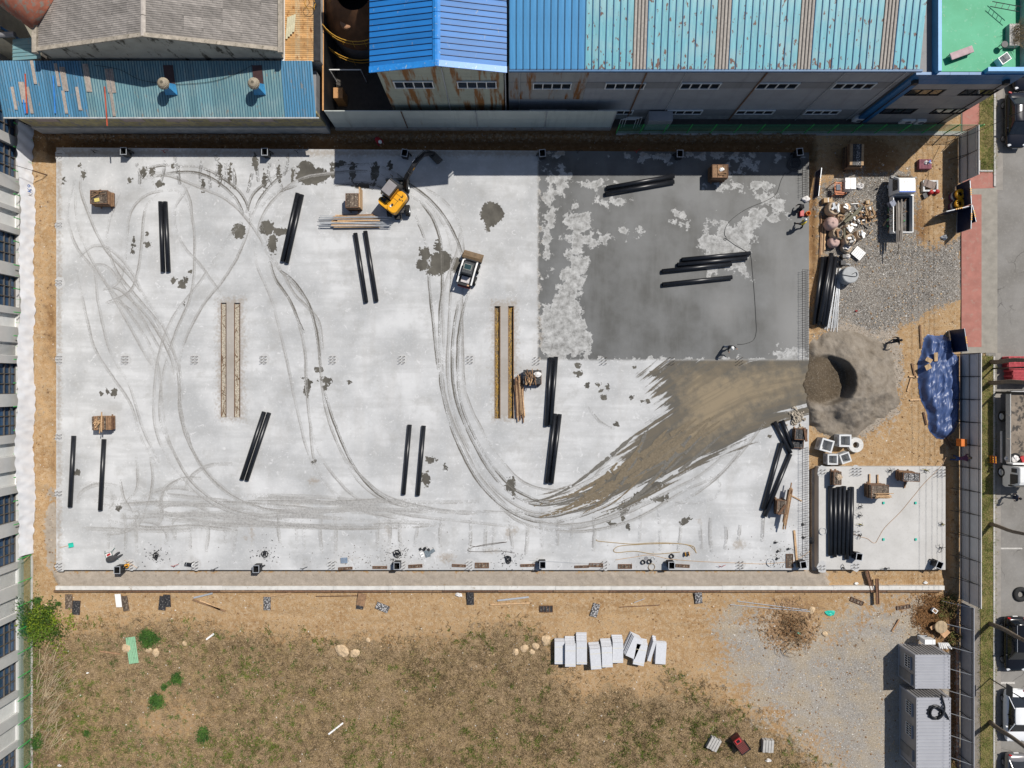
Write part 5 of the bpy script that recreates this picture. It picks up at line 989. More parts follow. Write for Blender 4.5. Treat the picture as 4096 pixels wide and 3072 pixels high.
for i, (x0, y0, x1, y1, z) in enumerate([(3290, 1029, 3254, 1298, 0.0), (3308, 1027, 3272, 1302, 0.0), (3326, 1022, 3289, 1300, 0.0), (3343, 1027, 3300, 1305, 0.0), (3326, 1012, 3277, 1288, 0.35)]):
 pipe((x0, y0), (x1, y1), ['leftmost black pipe of the heap on the gravel', 'second black pipe from the left in the gravel heap', 'third black pipe from the left in the gravel heap', 'rightmost black pipe of the heap on the gravel', 'uppermost black pipe lying across the heap on the gravel'][i], 'black pipes heaped on the gravel', z=z + 0.02)
rr = random.Random(4)
for i in range(11):
 x0 = 3348 + i * 2.2 - (i % 3); a = W(x0 - 6 + rr.uniform(-3, 3), 1085 + rr.uniform(-15, 15), 0.1 + 0.05 * (i % 2)); b = W(3298 + i * 5.0, 1318 + rr.uniform(-12, 12), 0.08)
 tag(MB().tube([a, b], 0.025, 6).build('scaffold_tube', M['galv']), 'thin galvanised scaffold tube beside the black pipe heap on gravel', 'tube', 'scaffold tubes beside the pipe heap')
# ---- stacks of form panels and timber
def panel_stack(px, py, w, d, hgt, rz, label, z0=ZS, nl=6, mt='ply', over=0.05, seed=0, skids=True, bars=True):
 s_ = thing('form_panel_stack', label, 'panel stack', W(px, py, z0), rz, 'stacks of form panels'); r_ = random.Random(seed + int(px))
 if skids:
  for sx in (-0.3, 0.3): MB().box((sx * w, 0, 0.05), (0.09, d + 0.25, 0.1)).build('skid', M['timber_old'], s_)
 hl = (hgt - 0.1) / nl
 for i in range(nl):
  ox, oy = r_.gauss(0, over * 0.6), r_.gauss(0, over * 0.5); z = 0.1 + hl * i
  MB().box((ox, oy, z + hl * 0.42), (w * r_.uniform(0.95, 1.02), d * r_.uniform(0.95, 1.02), hl * 0.84), r_.gauss(0, 0.012)).build('panel', M['timber_old'] if i < nl - 1 and i % 2 else M['rust_frame'] if i < nl - 1 else M[mt], s_)
 if bars:   # rims and ribs of the top panel
  for k in range(3):
   MB().box((-w / 2 + w * (k + 0.5) / 3 * 1.0, 0, hgt + 0.02), (w / 3 - 0.05, d * 0.9, 0.03), r_.gauss(0, 0.015)).build('top_panel', M[mt], s_)
  for sy in (-1, 1): MB().box((0, sy * d * 0.47, hgt + 0.03), (w, 0.05, 0.06)).build('frame_rim', M['rust_frame'], s_)
  for sx in (-1, 1): MB().box((sx * w * 0.48, 0, hgt + 0.032), (0.05, d * 0.9, 0.064)).build('frame_rim', M['rust_frame'], s_)
 return s_
def loose_boards(st, z, n, L, sd, sp=0.25, m='timber', w=0.09, ang=0.0, aj=0.15, sx=0.0, sy=0.0, nm='loose_board'):
 r_ = random.Random(sd)
 for i in range(n):
  MB().box((sx + r_.uniform(-sp, sp), sy + r_.uniform(-sp, sp), z + 0.025 + 0.028 * i), (L * r_.uniform(0.6, 1.1), w * r_.uniform(0.6, 1.2), 0.03), ang + r_.gauss(0, aj)).build(nm, M[m], st)
s1 = panel_stack(428, 803, 1.5, 1.15, 1.15, 0.0, 'panel stack with a yellow sheet at the slab upper left', nl=9); loose_boards(s1, 1.2, 6, 0.8, 1, 0.25, 'timber_old', 0.06, 0.3, sy=0.25); MB().box((-0.15, -0.25, 1.24), (0.42, 0.3, 0.03), 0.2).build('yellow_sheet', mat('yellow_board', (0.55, 0.45, 0.13), 0.7), s1)
s1 = panel_stack(430, 1690, 1.55, 1.15, 0.95, 0.02, 'panel stack with fresh loose lumber on top, left of the slab', nl=7, bars=False, mt='timber_old')
for i in range(9): MB().box((-0.68 + 0.17 * i, 0, 0.98 + 0.01 * (i % 2)), (0.14, 1.15, 0.05), 0.01 * (i % 3)).build('plank', M['timber_old' if i % 3 else 'ply'], s1)
loose_boards(s1, 1.02, 7, 0.6, 3, 0.18, 'timber', 0.09, 0.9, 0.8, -0.25, 0.0); loose_boards(s1, 1.05, 3, 1.7, 5, 0.05, 'timber', 0.07, 1.57, 0.06, 0.1, 0.05)
s1 = panel_stack(1420, 816, 1.1, 1.25, 1.1, 0.0, 'panel stack left of the yellow excavator', nl=7, mt='ply'); MB().box((0.62, 0.3, 0.6), (0.1, 1.7, 1.1)).build('side_board', M['timber'], s1)
s1 = panel_stack(2130, 1512, 1.5, 1.25, 0.8, 0.0, 'panel crate filled with timber offcuts beside the wooden slots', nl=4, bars=False, mt='ply_black'); loose_boards(s1, 0.82, 16, 0.8, 8, 0.42, 'timber_old', 0.07, 1.6, 0.3, -0.2); loose_boards(s1, 0.9, 5, 0.7, 9, 0.2, 'timber', 0.08, 1.2, 0.5, -0.3, -0.2)
crumple(0.3, 4, 0.4, (0.4, 0.3, 0.85)).build('crumpled_sack', M['white_bag'], s1)
s1 = panel_stack(2862, 704, 1.35, 1.15, 1.35, 0.0, 'tall panel stack with a white bag on the wet slab', nl=10, mt='timber_old'); crumple(0.22, 9, 0.4, (0.1, 0.15, 1.4)).build('white_bag', M['white'], s1); loose_boards(s1, 1.4, 4, 0.7, 4, 0.1, 'timber_old', 0.08, 0, 0.05, 0.1, -0.25)
s1 = panel_stack(3190, 1735, 1.05, 0.95, 0.7, -0.05, 'larger dark panel stack at the slab east edge', nl=4, mt='ply_black'); MB().box((0.35, 0, 0.8), (0.2, 1.2, 0.1), 0.2).build('channel_panel', M['rust_frame'], s1)
s1 = panel_stack(3186, 1775, 1.0, 0.7, 0.25, -0.05, 'low dark panel stack just below the larger one at the east edge', nl=2, mt='ply_black')
s1 = panel_stack(3113, 2022, 0.9, 1.2, 0.85, -0.05, 'panel stack half under long timbers near the slab corner', nl=6, mt='ply'); MB().box((-0.05, -0.2, 0.95), (0.2, 1.0, 0.1), -0.6).build('channel_panel', M['rust_frame'], s1)
s1 = panel_stack(3332, 1908, 0.65, 1.15, 0.8, 0.0, 'narrow panel stack with a sack on the small slab corner', nl=5); crumple(0.28, 5, 0.5, (0.1, 0.1, 0.84)).build('crumpled_sack', M['sack'], s1)
s1 = panel_stack(3490, 1958, 1.5, 1.15, 1.2, 0.0, 'big panel stack with loose sticks on the small slab', nl=9, mt='ply'); loose_boards(s1, 1.25, 12, 1.3, 12, 0.2, 'timber', 0.06, 0, 0.05, 0.2, -0.3); MB().box((-0.3, 0.9, 0.1), (0.1, 0.9, 0.1)).box((0.4, 0.85, 0.1), (0.1, 0.9, 0.1)).build('skid', M['timber'], s1)
s1 = panel_stack(3610, 1900, 1.4, 0.75, 1.35, -0.04, 'panel stack with translucent grey tops at the small slab north edge', nl=8, mt='ply_pale'); MB().box((0.25, -0.55, 0.08), (0.1, 1.1, 0.1), -0.15).build('skid', M['timber_old'], s1)
s1 = panel_stack(3395, 640, 1.2, 1.9, 1.4, -0.03, 'tall plank stack on the shaded dirt right of the wet slab', z0=0.0, nl=9, bars=False, mt='timber_old')
for i, (x, w_, m_) in enumerate(((-0.45, 0.25, 'timber'), (-0.2, 0.3, 'ply_black'), (0.1, 0.3, 'ply_pale'), (0.32, 0.12, 'ply_black'), (0.48, 0.2, 'timber'))): MB().box((x, 0, 1.43 + 0.01 * i), (w_, 1.8, 0.05)).build('plank', M[m_], s1)
def timber_heap(px, py, L, wd, n, rz, label, mats, z0=ZS, sec=0.09, layers=3, name='timber_heap', aj=0.012, tubes=0):
 s_ = thing(name, label, 'timber pile', W(px, py, z0), rz, 'heaps of loose timber'); r_ = random.Random(int(px + py))
 for i in range(n):
  lay = i % layers; y = -wd / 2 + wd * ((i // layers) + 0.5) / max(1, math.ceil(n / layers)); l_ = L * r_.uniform(0.7, 1.0)
  MB().box((r_.uniform(-0.1, 0.1) * L, y, 0.05 + sec * 0.5 + lay * (sec + 0.004)), (l_, sec * r_.uniform(0.7, 1.3), sec * 0.9), r_.gauss(0, aj)).build('timber', M[r_.choice(mats)], s_)
 for i in range(tubes):
  y = r_.uniform(-wd / 2, wd / 2); a = r_.gauss(0, 0.01); x = r_.uniform(-0.15, 0.15); z = 0.1 + sec * layers + 0.03 * (i % 3)
  MB().tube([(x - L * 0.78, y - a * 4, z * r_.uniform(0.6, 1)), (x + L * 0.78, y + a * 4, z)], 0.024, 6).build('steel_tube', M['galv'], s_)
 return s_
timber_heap(1423, 886, 3.9, 1.15, 26, 0.0, 'wide pile of timbers and steel tubes beside the excavator', ['timber', 'timber_old', 'timber'], tubes=16)
timber_heap(2078, 1592, 3.6, 0.7, 24, R(93), 'bundle of reddish timbers beside the wooden slots', ['timber_old', 'rust_frame', 'timber_old', 'timber'], aj=0.03, sec=0.075)
s1 = timber_heap(3145, 2030, 3.8, 0.35, 9, R(80), 'long timbers lying over the panel stack near the slab corner', ['timber_old', 'timber'], z0=ZS + 0.55, sec=0.1)
tag(MB().box((0, 0, 0.06), (3.2, 0.16, 0.11)).build('timber_beam', M['timber'], None), 'single long timber lying near the slab south-east corner', 'timber'); o = bpy.data.objects['timber_beam']; o.location = W(3182, 2195, ZS); o.rotation_euler = (0, 0, R(95))
tag(MB().box((0, 0, 0.05), (1.0, 0.09, 0.08)).build('timber_offcut', M['timber'], None), 'short timber offcut lying across from the long timbers', 'timber'); o = bpy.data.objects['timber_offcut']; o.location = W(3186, 1993, ZS); o.rotation_euler = (0, 0, R(-28))
# ---- single form panels: frames with ribs
def form_panel(px, py, w, d, rz, label, z0, mt='ply', ncell=4, hh=0.09, tilt=0.0, flip=False):
 s_ = thing('formwork_tray', label, 'formwork', W(px, py, z0), rz, 'loose formwork trays'); s_.rotation_euler = (tilt, 0, rz)
 if flip:
  MB().box((0, 0, 0.045), (w, d, 0.05)).build('face', M[mt], s_); MB().box((0, 0, 0.02), (w + 0.02, d + 0.02, 0.03)).build('rim', M['rust_frame'], s_); return s_
 MB().box((0, 0, 0.02), (w - 0.02, d - 0.02, 0.02)).build('face', M[mt], s_); mb = MB()
 for sy in (-1, 1): mb.box((0, sy * (d / 2 - 0.02), hh / 2), (w, 0.04, hh))
 for sx in (-1, 1): mb.box((sx * (w / 2 - 0.02), 0, hh / 2 - 0.002), (0.04, d - 0.08, hh))
 mb.build('rim', M['rust_frame'], s_)
 for i in range(1, ncell): MB().box((-w / 2 + w * i / ncell, 0, hh / 2 - 0.004), (0.04, d - 0.09, hh)).build('rib', M['rust_frame'], s_)
 return s_
for i, (px, py, w, d, rz, lb) in enumerate([
 (1382, 2273, 1.22, 0.22, 0.05, 'leftmost narrow rusty form panel along the slab south edge'), (1520, 2269, 1.25, 0.22, 0.0, 'narrow rusty form panel left of the sleeve at the south edge middle'),
 (1662, 2264, 1.2, 0.28, 0.06, 'ribbed form panel right of the sleeve at the south edge middle'), (1836, 2262, 1.2, 0.22, -0.04, 'narrow form panel pair left of the wide dark one'),
 (1928, 2261, 1.2, 0.46, 0.0, 'wide dark form panel on the slab south edge'), (2110, 2261, 1.2, 0.22, 0.03, 'narrow form panel left of the sleeve with a long rod'),
 (2327, 2266, 1.25, 0.2, 0.03, 'left of two touching form panels on the south edge'), (2384, 2260, 1.2, 0.32, -0.02, 'right of two touching form panels on the south edge'),
 (2500, 2265, 1.2, 0.38, 0.0, 'dark four-cell form panel left of the hoop on the south edge'), (2730, 2263, 1.2, 0.26, -0.05, 'form panel right of the sleeve near the yellow reel'),
 (3157, 2243, 0.6, 1.2, 0.0, 'upright three-cell form panel in the slab south-east corner')]):
 form_panel(px, py, w, d, rz, lb, ZS, 'ply', 4 if w > d else 1)
for i, (px, py, w, d, rz, mt, lb) in enumerate([
 (276, 2406, 0.6, 1.25, 0.0, 'ply', 'dark brown form panel leaning at the beam far left'), (306, 2430, 0.65, 1.2, -0.06, 'ply_black', 'scribbled black form panel beside the far left brown one'),
 (477, 2400, 0.5, 1.2, 0.03, 'white', 'whitish form panel leaning at the beam'), (502, 2413, 0.5, 1.3, 0.15, 'ply', 'brown form panel under the whitish one'),
 (651, 2412, 0.62, 1.2, -0.1, 'ply_black', 'black form panel of a pair, lower one'), (671, 2401, 0.6, 1.1, -0.02, 'ply_black', 'black form panel of a pair, upper one at the beam'),
 (1069, 2413, 0.6, 1.15, 0.0, 'ply_pale', 'pale worn form panel under a thin board'), (1446, 2399, 0.7, 1.2, -0.2, 'timber_old', 'olive brown form panel leaning at the beam'), (1442, 2408, 0.6, 1.2, -0.12, 'ply_black', 'dark panel under the olive brown one'),
 (1530, 2429, 1.15, 0.6, -0.4, 'ply_pale', 'tilted worn grey form panel on the dirt'), (1882, 2392, 0.6, 1.15, 0.0, 'ply_black', 'lone black form panel touching the beam'),
 (2380, 2440, 0.6, 1.15, -0.28, 'ply_pale', 'worn pale form panel on the dirt above the stone slabs'), (2793, 2390, 0.62, 1.0, 0.1, 'ply_pale', 'worn dark form panel leaning on the beam right of centre')]):
 o_ = form_panel(px, py, w, d, rz, lb, 0.05, mt, flip=True)
 if py < 2405: o_.rotation_euler = (R(9), 0, rz); o_.location.z = 0.13
form_panel(2185, 2435, 1.15, 0.58, 0.0, 'black eight-cell form panel lying on the dirt', 0.04, 'ply_black', 4)
form_panel(3427, 2404, 1.2, 0.35, -0.38, 'tilted four-cell form strip on the dirt', 0.04, 'ply', 4); form_panel(3613, 2428, 1.2, 0.35, 0.15, 'four-cell form strip near the bushes', 0.04, 'ply', 4)
s1 = form_panel(3508, 2365, 0.28, 2.2, 0.03, 'narrow form panel bridging the concrete beam', 0.42, 'rust_frame', 1)
s1 = form_panel(3478, 2325, 0.3, 1.9, 0.25, 'narrow form panel ramp below the small slab', 0.3, 'rust_frame', 1)
# ---- column sleeves: dark steel boxes with pale rims and elbow outlets
def sleeve(px, py, z0, rz, label, hh=0.85, side=1):
 s_ = thing('column_sleeve', label, 'drain box', W(px, py, z0), rz, 'drain boxes round the slabs'); w, d, t_ = 0.5, 0.58, 0.03; mb = MB()
 for sy in (-1, 1): mb.box((0, sy * (d / 2 - t_ / 2), hh / 2), (w, t_, hh))
 for sx in (-1, 1): mb.box((sx * (w / 2 - t_ / 2), 0, hh / 2), (t_, d - 2 * t_, hh))
 mb.box((0, 0, 0.02), (w - 0.07, d - 0.07, 0.03)); mb.build('box', M['steel_dark'], s_); mb = MB()
 for sy in (-1, 1): mb.box((0, sy * d / 2, hh + 0.012), (w + 0.06, 0.045, 0.024))
 for sx in (-1, 1): mb.box((sx * w / 2, 0, hh + 0.012), (0.045, d - 0.045, 0.024))
 mb.build('rim', M['galv'], s_)
 MB().tube(spline([(side * 0.2, 0.1, hh * 0.5), (side * 0.33, 0.12, hh * 0.5), (side * 0.4, 0.12, hh * 0.35), (side * 0.44, 0.1, 0.0)], 4), 0.07, 12).build('outlet_elbow', M['black_pe'], s_, True)
 return s_
for (px, py, rz, sd, lb) in [(515, 617, 0.0, 1, 'leftmost drain box on the slab north edge'), (1072, 620, 0.0, 1, 'second drain box from the left on the slab north edge'), (1624, 624, -0.2, 1, 'drain box near the excavator boom on the north edge'), (2168, 625, 0.1, -1, 'drain box at the wet slab north-west corner'), (2711, 627, 0.0, -1, 'drain box in the middle of the wet slab north edge'), (3184, 620, 0.1, -1, 'drain box above the coiled hose at the north-east corner'),
 (490, 2270, 0.0, 1, 'drain box behind the orange bucket on the south edge'), (1038, 2266, 0.0, 1, 'second drain box from the left on the south edge'), (1594, 2254, 0.0, -1, 'drain box below the tangle of black hose, south edge middle'), (2169, 2250, 0.0, -1, 'drain box at the end of the long rod, south edge'), (2678, 2252, 0.0, -1, 'drain box near the yellow cable reel, south edge'), (3198, 2250, 0.15, -1, 'drain box in the south-east corner of the big slab')]:
 sleeve(px, py, ZS, rz, lb, side=sd)
sleeve(3418, 2218, ZS, -0.15, 'drain box at the foot of the small slab pipes', side=-1); sleeve(3735, 2250, ZS, -0.4, 'drain box in the small slab south-east corner', side=-1)
# ---- clusters of bent anchor bars at the column positions
def dowels(px, py, label, nx=2, ny=3, z0=ZS, patch_=True):
 s_ = thing('anchor_bars', label, 'rebar', W(px, py, z0), 0, 'clusters of anchor bars in the slabs')
 for i in range(nx):
  for j in range(ny):
   x = (i - (nx - 1) / 2) * 0.33; y = (j - (ny - 1) / 2) * 0.26; MB().tube([(x, y, 0), (x + 0.02, y + 0.01, 0.2), (x - 0.17, y - 0.06, 0.27)], 0.02, 5).build('bar', M['rebar'], s_)
 rp = random.Random(px + py)
 if patch_: MB().prism([((0.36 + 0.16 * rp.random()) * math.cos(a * 0.45), (0.44 + 0.16 * rp.random()) * math.sin(a * 0.45)) for a in range(14)], 0.001, 0.004).build('grout_patch', mat('pale_grout', (0.435, 0.435, 0.43), 0.9, var=0.1, scale=6), s_)
for i, px in enumerate([505, 783, 1058, 1334, 1611, 1882]): dowels(px, 1438, ['first', 'second', 'third', 'fourth', 'fifth', 'sixth'][i] + ' anchor bar cluster from the left across the slab middle')
for i, px in enumerate([2149, 2417, 2688, 2961]): dowels(px, 1442, ['first', 'second', 'third', 'fourth'][i] + ' anchor bar cluster from the left along the wet slab south rim', patch_=False)
for i, py in enumerate([622, 900, 1130, 1438, 1745, 1972, 2265]): dowels(240, py, ['topmost', 'second', 'third', 'fourth', 'fifth', 'sixth', 'lowest'][i] + ' anchor bar cluster down the slab west edge', 2, 2 if i not in (3, 6) else 3)
for i, px in enumerate([525, 785, 1332, 1612, 1880, 2150, 2418, 2962]): dowels(px, 2258, ['first', 'second', 'third', 'fourth', 'fifth', 'sixth', 'seventh', 'eighth'][i] + ' anchor bar cluster from the left along the south edge')
for (px, py, lb, nx, ny) in [(3290, 1885, 'north-west', 2, 2), (3425, 1885, 'north middle', 3, 3), (3762, 1890, 'north-east', 3, 3), (3288, 2268, 'south-west', 2, 2), (3423, 2262, 'south middle', 2, 2), (3425, 2130, 'centre west', 2, 2)]: dowels(px, py, lb + ' anchor bar cluster of the small slab', nx, ny)
# ---- starter bars along the slab east rim
def starter(y0, y1, label, step=0.2):
 s_ = thing('starter_bars', label, 'rebar', W(3222, (y0 + y1) / 2, ZS), 0, 'rows of starter bars on the slab east rim'); Y0 = W(0, y0, ZS).y; Y1 = W(0, y1, ZS).y; n = int((Y0 - Y1) / step); r_ = random.Random(int(y0))
 me = MB().tube([(0.22, 0, 0.1), (-0.35, 0, 0.42), (-0.5, 0.02, 0.43)], 0.011, 4).mesh('bar', M['rebar']); me2 = MB().tube([(0.25, 0, 0.02), (0.5, 0.03, 0.05)], 0.011, 4).mesh('bar', M['rebar'])
 for i in range(n):
  y = Y0 - step * i - s_.location.y; obj('bar', me, s_, (r_.uniform(-0.05, 0.05), y, 0), r_.gauss(0, 0.08))
  if i % 2 == 0: obj('bar', me2, s_, (0, y, 0), r_.gauss(0, 0.1))
 for x in (-0.42, -0.15, 0.1): MB().tube([(x, Y0 - s_.location.y, 0.42 if x < -0.3 else 0.26 if x < 0 else 0.12), (x, Y1 - s_.location.y, 0.42 if x < -0.3 else 0.26 if x < 0 else 0.12)], 0.012, 4).build('long_bar', M['rebar'], s_)
starter(640, 790, 'starter bar row beside the coiled hose'); starter(1080, 1440, 'starter bar row along the wet slab east rim'); starter(1790, 2262, 'starter bar row along the slab south-east rim')
# ---- ropes, hoses, cables
def cord(name, pts, r, m, label, cat, z=ZS, seg=8, n=5, grp=None):
 P = [W(p[0], p[1], z + r + (p[2] if len(p) > 2 else 0)) for p in [tuple(q) for q in pts]]
 return tag(MB().tube(spline(P, seg), r, n).build(name, m, None, True), label, cat, grp)
def coil_pts(cx, cy, R0, n, sd, sq=1.0, jit=0.25):
 r_ = random.Random(sd); out = []; a = 0.0; ox = oy = 0
 for i in range(n * 9):
  rr_ = R0 * (0.55 + 0.45 * math.sin(i * 0.13 + sd)) * r_.uniform(1 - jit, 1 + jit * 0.3); a += 0.7
  out.append((cx + rr_ * math.cos(a) + ox, cy + sq * rr_ * math.sin(a) + oy, 0.0 + 0.006 * (i % 17))); 
  if i % 9 == 0: ox, oy = r_.gauss(0, R0 * 0.16), r_.gauss(0, R0 * 0.16)
 return out
hose = [(2950, 1377), (2975, 1376), (3012, 1362), (3025, 1330), (3024, 1280), (3018, 1180), (3010, 1090), (3002, 1022), (2975, 1000), (2940, 980), (2915, 962), (2899, 952), (2896, 958), (2903, 961), (2905, 950), (2898, 935), (2905, 905), (2930, 875), (2970, 845), (3010, 825), (3070, 800), (3105, 775), (3125, 720), (3142, 690)]
cord('water_hose', hose, 0.022, mat('grey_hose', (0.05, 0.05, 0.05), 0.6), 'long dark water hose snaking over the wet slab', 'hose', seg=8)
cord('coiled_hose', coil_pts(3182, 655, 30, 9, 3) + [(3160, 690), (3148, 695)], 0.035, mat('dark_grey_hose', (0.05, 0.05, 0.052), 0.6), 'big tangled coil of dark hose at the slab north-east corner', 'hose', seg=4)
cord('tan_rope', [(2385, 2158), (2392, 2164), (2450, 2170), (2530, 2176), (2600, 2172), (2680, 2172), (2750, 2180), (2778, 2200), (2786, 2212), (2782, 2206), (2770, 2184), (2700, 2174), (2600, 2176), (2560, 2178), (2480, 2184), (2455, 2200), (2470, 2210), (2540, 2205), (2620, 2216), (2720, 2208)], 0.028, M['rope'], 'tan rope laid in long loops near the slab south edge', 'rope')
cord('orange_line', [(2460, 2240), (2540, 2228), (2600, 2220), (2680, 2236), (2800, 2246), (2950, 2252), (3070, 2255), (3180, 2240), (3240, 2205)], 0.016, mat('orange_cord', (0.45, 0.25, 0.08), 0.8), 'thin orange line stretched along the slab south edge', 'cord')
cord('extension_cord', [(3784, 1830, 0.0), (3760, 1870), (3700, 1930), (3650, 1990), (3600, 2050), (3540, 2110), (3515, 2150), (3503, 2170), (3490, 2170), (3470, 2155), (3440, 2146), (3408, 2132)], 0.02, mat('pink_tan_cord', (0.42, 0.28, 0.18), 0.7), 'pinkish tan cord running diagonally over the small slab', 'cord')
cord('chain_line', [(1880, 2182), (1905, 2186), (1950, 2180), (2028, 2168), (1950, 2176), (1882, 2192), (1874, 2204), (1920, 2207), (2000, 2204), (2058, 2212)], 0.02, M['rebar'], 'dark thin wire loop near the slab south edge', 'wire')
tag(MB().tube([W(2117, 2241, ZS + 0.03), W(2400, 2258, ZS + 0.03)], 0.02, 6).build('steel_rod', M['galv']), 'long thin steel rod lying beside the south edge drain box', 'rod')
for (cx, cy, r_, lb) in [(2607, 2268, 13, 'tan hoop standing on the slab south edge'), (2612, 2236, 7, 'small grey hoop near the black coils'), (3083, 2250, 16, 'ring of thin cable at the slab south-east part'), (3292, 2125, 14, 'loop of cable on the small slab west edge'), (3263, 1920, 17, 'loop of wire beside the small slab north-west corner')]:
 z = ZS if cx not in (3263,) else -0.2; cord('cable_ring', [(cx + r_ * math.cos(a * 0.5), cy + r_ * math.sin(a * 0.5), 0.004 * a) for a in range(20)], 0.02, M['rope'] if 'tan' in lb else M['galv'], lb, 'ring', z=z, seg=3, grp='rings of cable and hoops')
for (cx, cy, sd, lb) in [(1588, 2215, 4, 'tangle of black hose offcuts, south edge middle'), (2033, 2240, 6, 'tangle of black hose offcuts beside the wide dark panel'), (1060, 2215, 7, 'heap of black scraps left of centre on the south edge'), (622, 2225, 8, 'scraps of black hose beside the jacket')]:
 cord('hose_tangle', coil_pts(cx, cy, 12, 5, sd, 1.3), 0.035, M['black_pe'], lb, 'hose', seg=3, grp='tangles of black hose')
 st = MB(); r_ = random.Random(sd)
 for i in range(60): q = W(cx + r_.gauss(0, 26), cy + r_.gauss(0, 20), ZS + 0.012); st.box((q.x, q.y, q.z), (r_.uniform(0.03, 0.14), r_.uniform(0.02, 0.06), 0.02), r_.uniform(0, 3))
 tag(st.build('black_scraps', M['black_pe']), 'small black scraps strewn round the ' + lb.split(',')[0].replace('tangle', 'hose tangle') , 'scraps', kind='stuff')
for (cx, cy, lb) in [(2585, 2233, 'grey bucket lid on the slab'), ]:
 tag(MB().lathe([(0.16, 0), (0.17, 0.03), (0.15, 0.035)], 16).build('bucket_lid', mat('grey_lid', (0.2, 0.2, 0.21), 0.6), None, loc=W(cx, cy, ZS)), 'grey round lid beside the black coils', 'lid')
for (cx, cy, lb) in [(2572, 2247, 'left of two black cable coils by the tan hoop'), (2597, 2245, 'right of two black cable coils by the tan hoop'), (2686, 2223, 'black ring lying apart near the yellow reel')]:
 mb = MB()
 for k in range(4): mb.tube([(0.17 * math.cos(a * 0.52), 0.17 * math.sin(a * 0.52), 0.03 + 0.05 * k) for a in range(13)], 0.03, 6)
 tag(mb.build('cable_coil', M['black_pe'], None, True, W(cx, cy, ZS)), lb, 'coil', 'black coils on the south edge')
b = thing('cable_reel', 'small yellow and black cable reel on the slab', 'reel', W(2746, 2214, ZS), 0.1); MB().tube([(-0.14, 0, 0.2), (0.14, 0, 0.2)], 0.14, 14).build('drum', M['black_pe'], b)
for sx in (-1, 1): MB().tube([(sx * 0.14, 0, 0.2), (sx * 0.17, 0, 0.2)], 0.2, 14).build('flange', M['yellow'], b)
b = thing('orange_bucket', 'orange plastic bucket beside the rake on the slab south-west', 'bucket', W(513, 2260, ZS)); MB().lathe([(0.13, 0.0), (0.18, 0.33), (0.165, 0.33), (0.12, 0.03), (0.0, 0.03)], 20, caps=False).build('pail', M['yellow'], b, True); MB().tube([(0.18 * math.cos(a * 0.4), 0.05, 0.33 + 0.1 * math.sin(a * 0.4)) for a in range(9)], 0.008, 4).build('handle', M['galv'], b)
b = thing('rake', 'long handled rake lying beside the orange bucket', 'rake', W(528, 2256, ZS)); q0 = W(501, 2238, ZS) - b.location; q1 = W(550, 2272, ZS) - b.location; MB().tube([q0 + Vector((0, 0, 0.15)), q1 + Vector((0, 0, 0.03))], 0.016, 6).build('handle', M['timber'], b); MB().tube([q1 + Vector((-0.14, -0.15, 0.03)), q1 + Vector((0.14, 0.15, 0.03))], 0.018, 6).build('head', M['steel_dark'], b)
b = thing('green_scoop', 'turquoise plastic shovel lying near the slab south-west corner', 'shovel', W(265, 2185, ZS)); q0 = W(241, 2190, ZS) - b.location; q1 = W(275, 2182, ZS) - b.location; MB().tube([q0 + Vector((0, 0, 0.03)), q1 + Vector((0, 0, 0.04))], 0.018, 6).build('handle', M['timber'], b); MB().box((q1.x + 0.22, q1.y + 0.05, 0.05), (0.42, 0.34, 0.04), 0.2, ry=0.05).box((q1.x + 0.2, q1.y + 0.22, 0.09), (0.4, 0.03, 0.1), 0.2).box((q1.x + 0.24, q1.y - 0.12, 0.09), (0.4, 0.03, 0.1), 0.2).build('scoop', M['teal'], b)
b = thing('work_chair', 'green framed folding chair with a dark jacket thrown over it', 'chair', W(448, 2222, ZS), 0.3); mb = MB(); mb.tube([(-0.3, 0.35, 0.4), (0.3, 0.35, 0.4), (0.3, -0.3, 0.42), (-0.3, -0.3, 0.42), (-0.3, 0.35, 0.4)], 0.025, 6)
for (x, y) in ((-0.3, 0.35), (0.3, 0.35), (0.3, -0.3), (-0.3, -0.3)): mb.tube([(x, y, 0.4), (x * 1.5, y * 1.6, 0.02)], 0.02, 6)
mb.build('frame', mat('dark_green_frame', (0.02, 0.10, 0.08), 0.5), b); MB().box((0.0, 0.12, 0.43), (0.5, 0.4, 0.05)).build('seat_cloth', M['white_bag'], b); MB().box((0.02, 0.18, 0.47), (0.3, 0.16, 0.05), 0.2).build('red_pack', M['red'], b)
mb = MB(); rg = []
for i in range(7):
 u = i / 6; x = -0.35 + 1.0 * u; wv_ = 0.32 * math.sin(math.pi * (0.15 + 0.75 * u)); rg.append([(x, -0.2 + wv_ * math.cos(a * 0.785) + 0.05 * math.sin(3 * a + i), 0.42 + 0.16 * math.sin(a * 0.785) * (1 - 0.4 * u)) for a in range(8)])
mb.loft(rg); mb.tube([(0.4, -0.1, 0.45), (0.75, 0.12, 0.35), (0.95, 0.1, 0.3)], [0.12, 0.09, 0.06], 7); mb.tube([(0.4, -0.3, 0.4), (0.8, -0.2, 0.3), (1.05, -0.15, 0.15)], [0.12, 0.09, 0.06], 7); mb.build('jacket', mat('charcoal_jacket', (0.05, 0.05, 0.052), 0.9, var=0.2), b, True, subd=1)
b = thing('striped_bags', 'grey striped bags and white papers lying on the slab south middle', 'bag', W(1710, 2212, ZS)); t_ = mat('striped_plastic', (0.14, 0.17, 0.19), 0.5, var=0.5, scale=14)
for (x, y, w_, d_, a) in ((0.0, -0.05, 0.45, 0.6, 0.3), (0.4, 0.15, 0.5, 0.3, 0.6)): MB().box((x, y, 0.04), (w_, d_, 0.06), a).build('bag', t_, b, bevel=0.02)
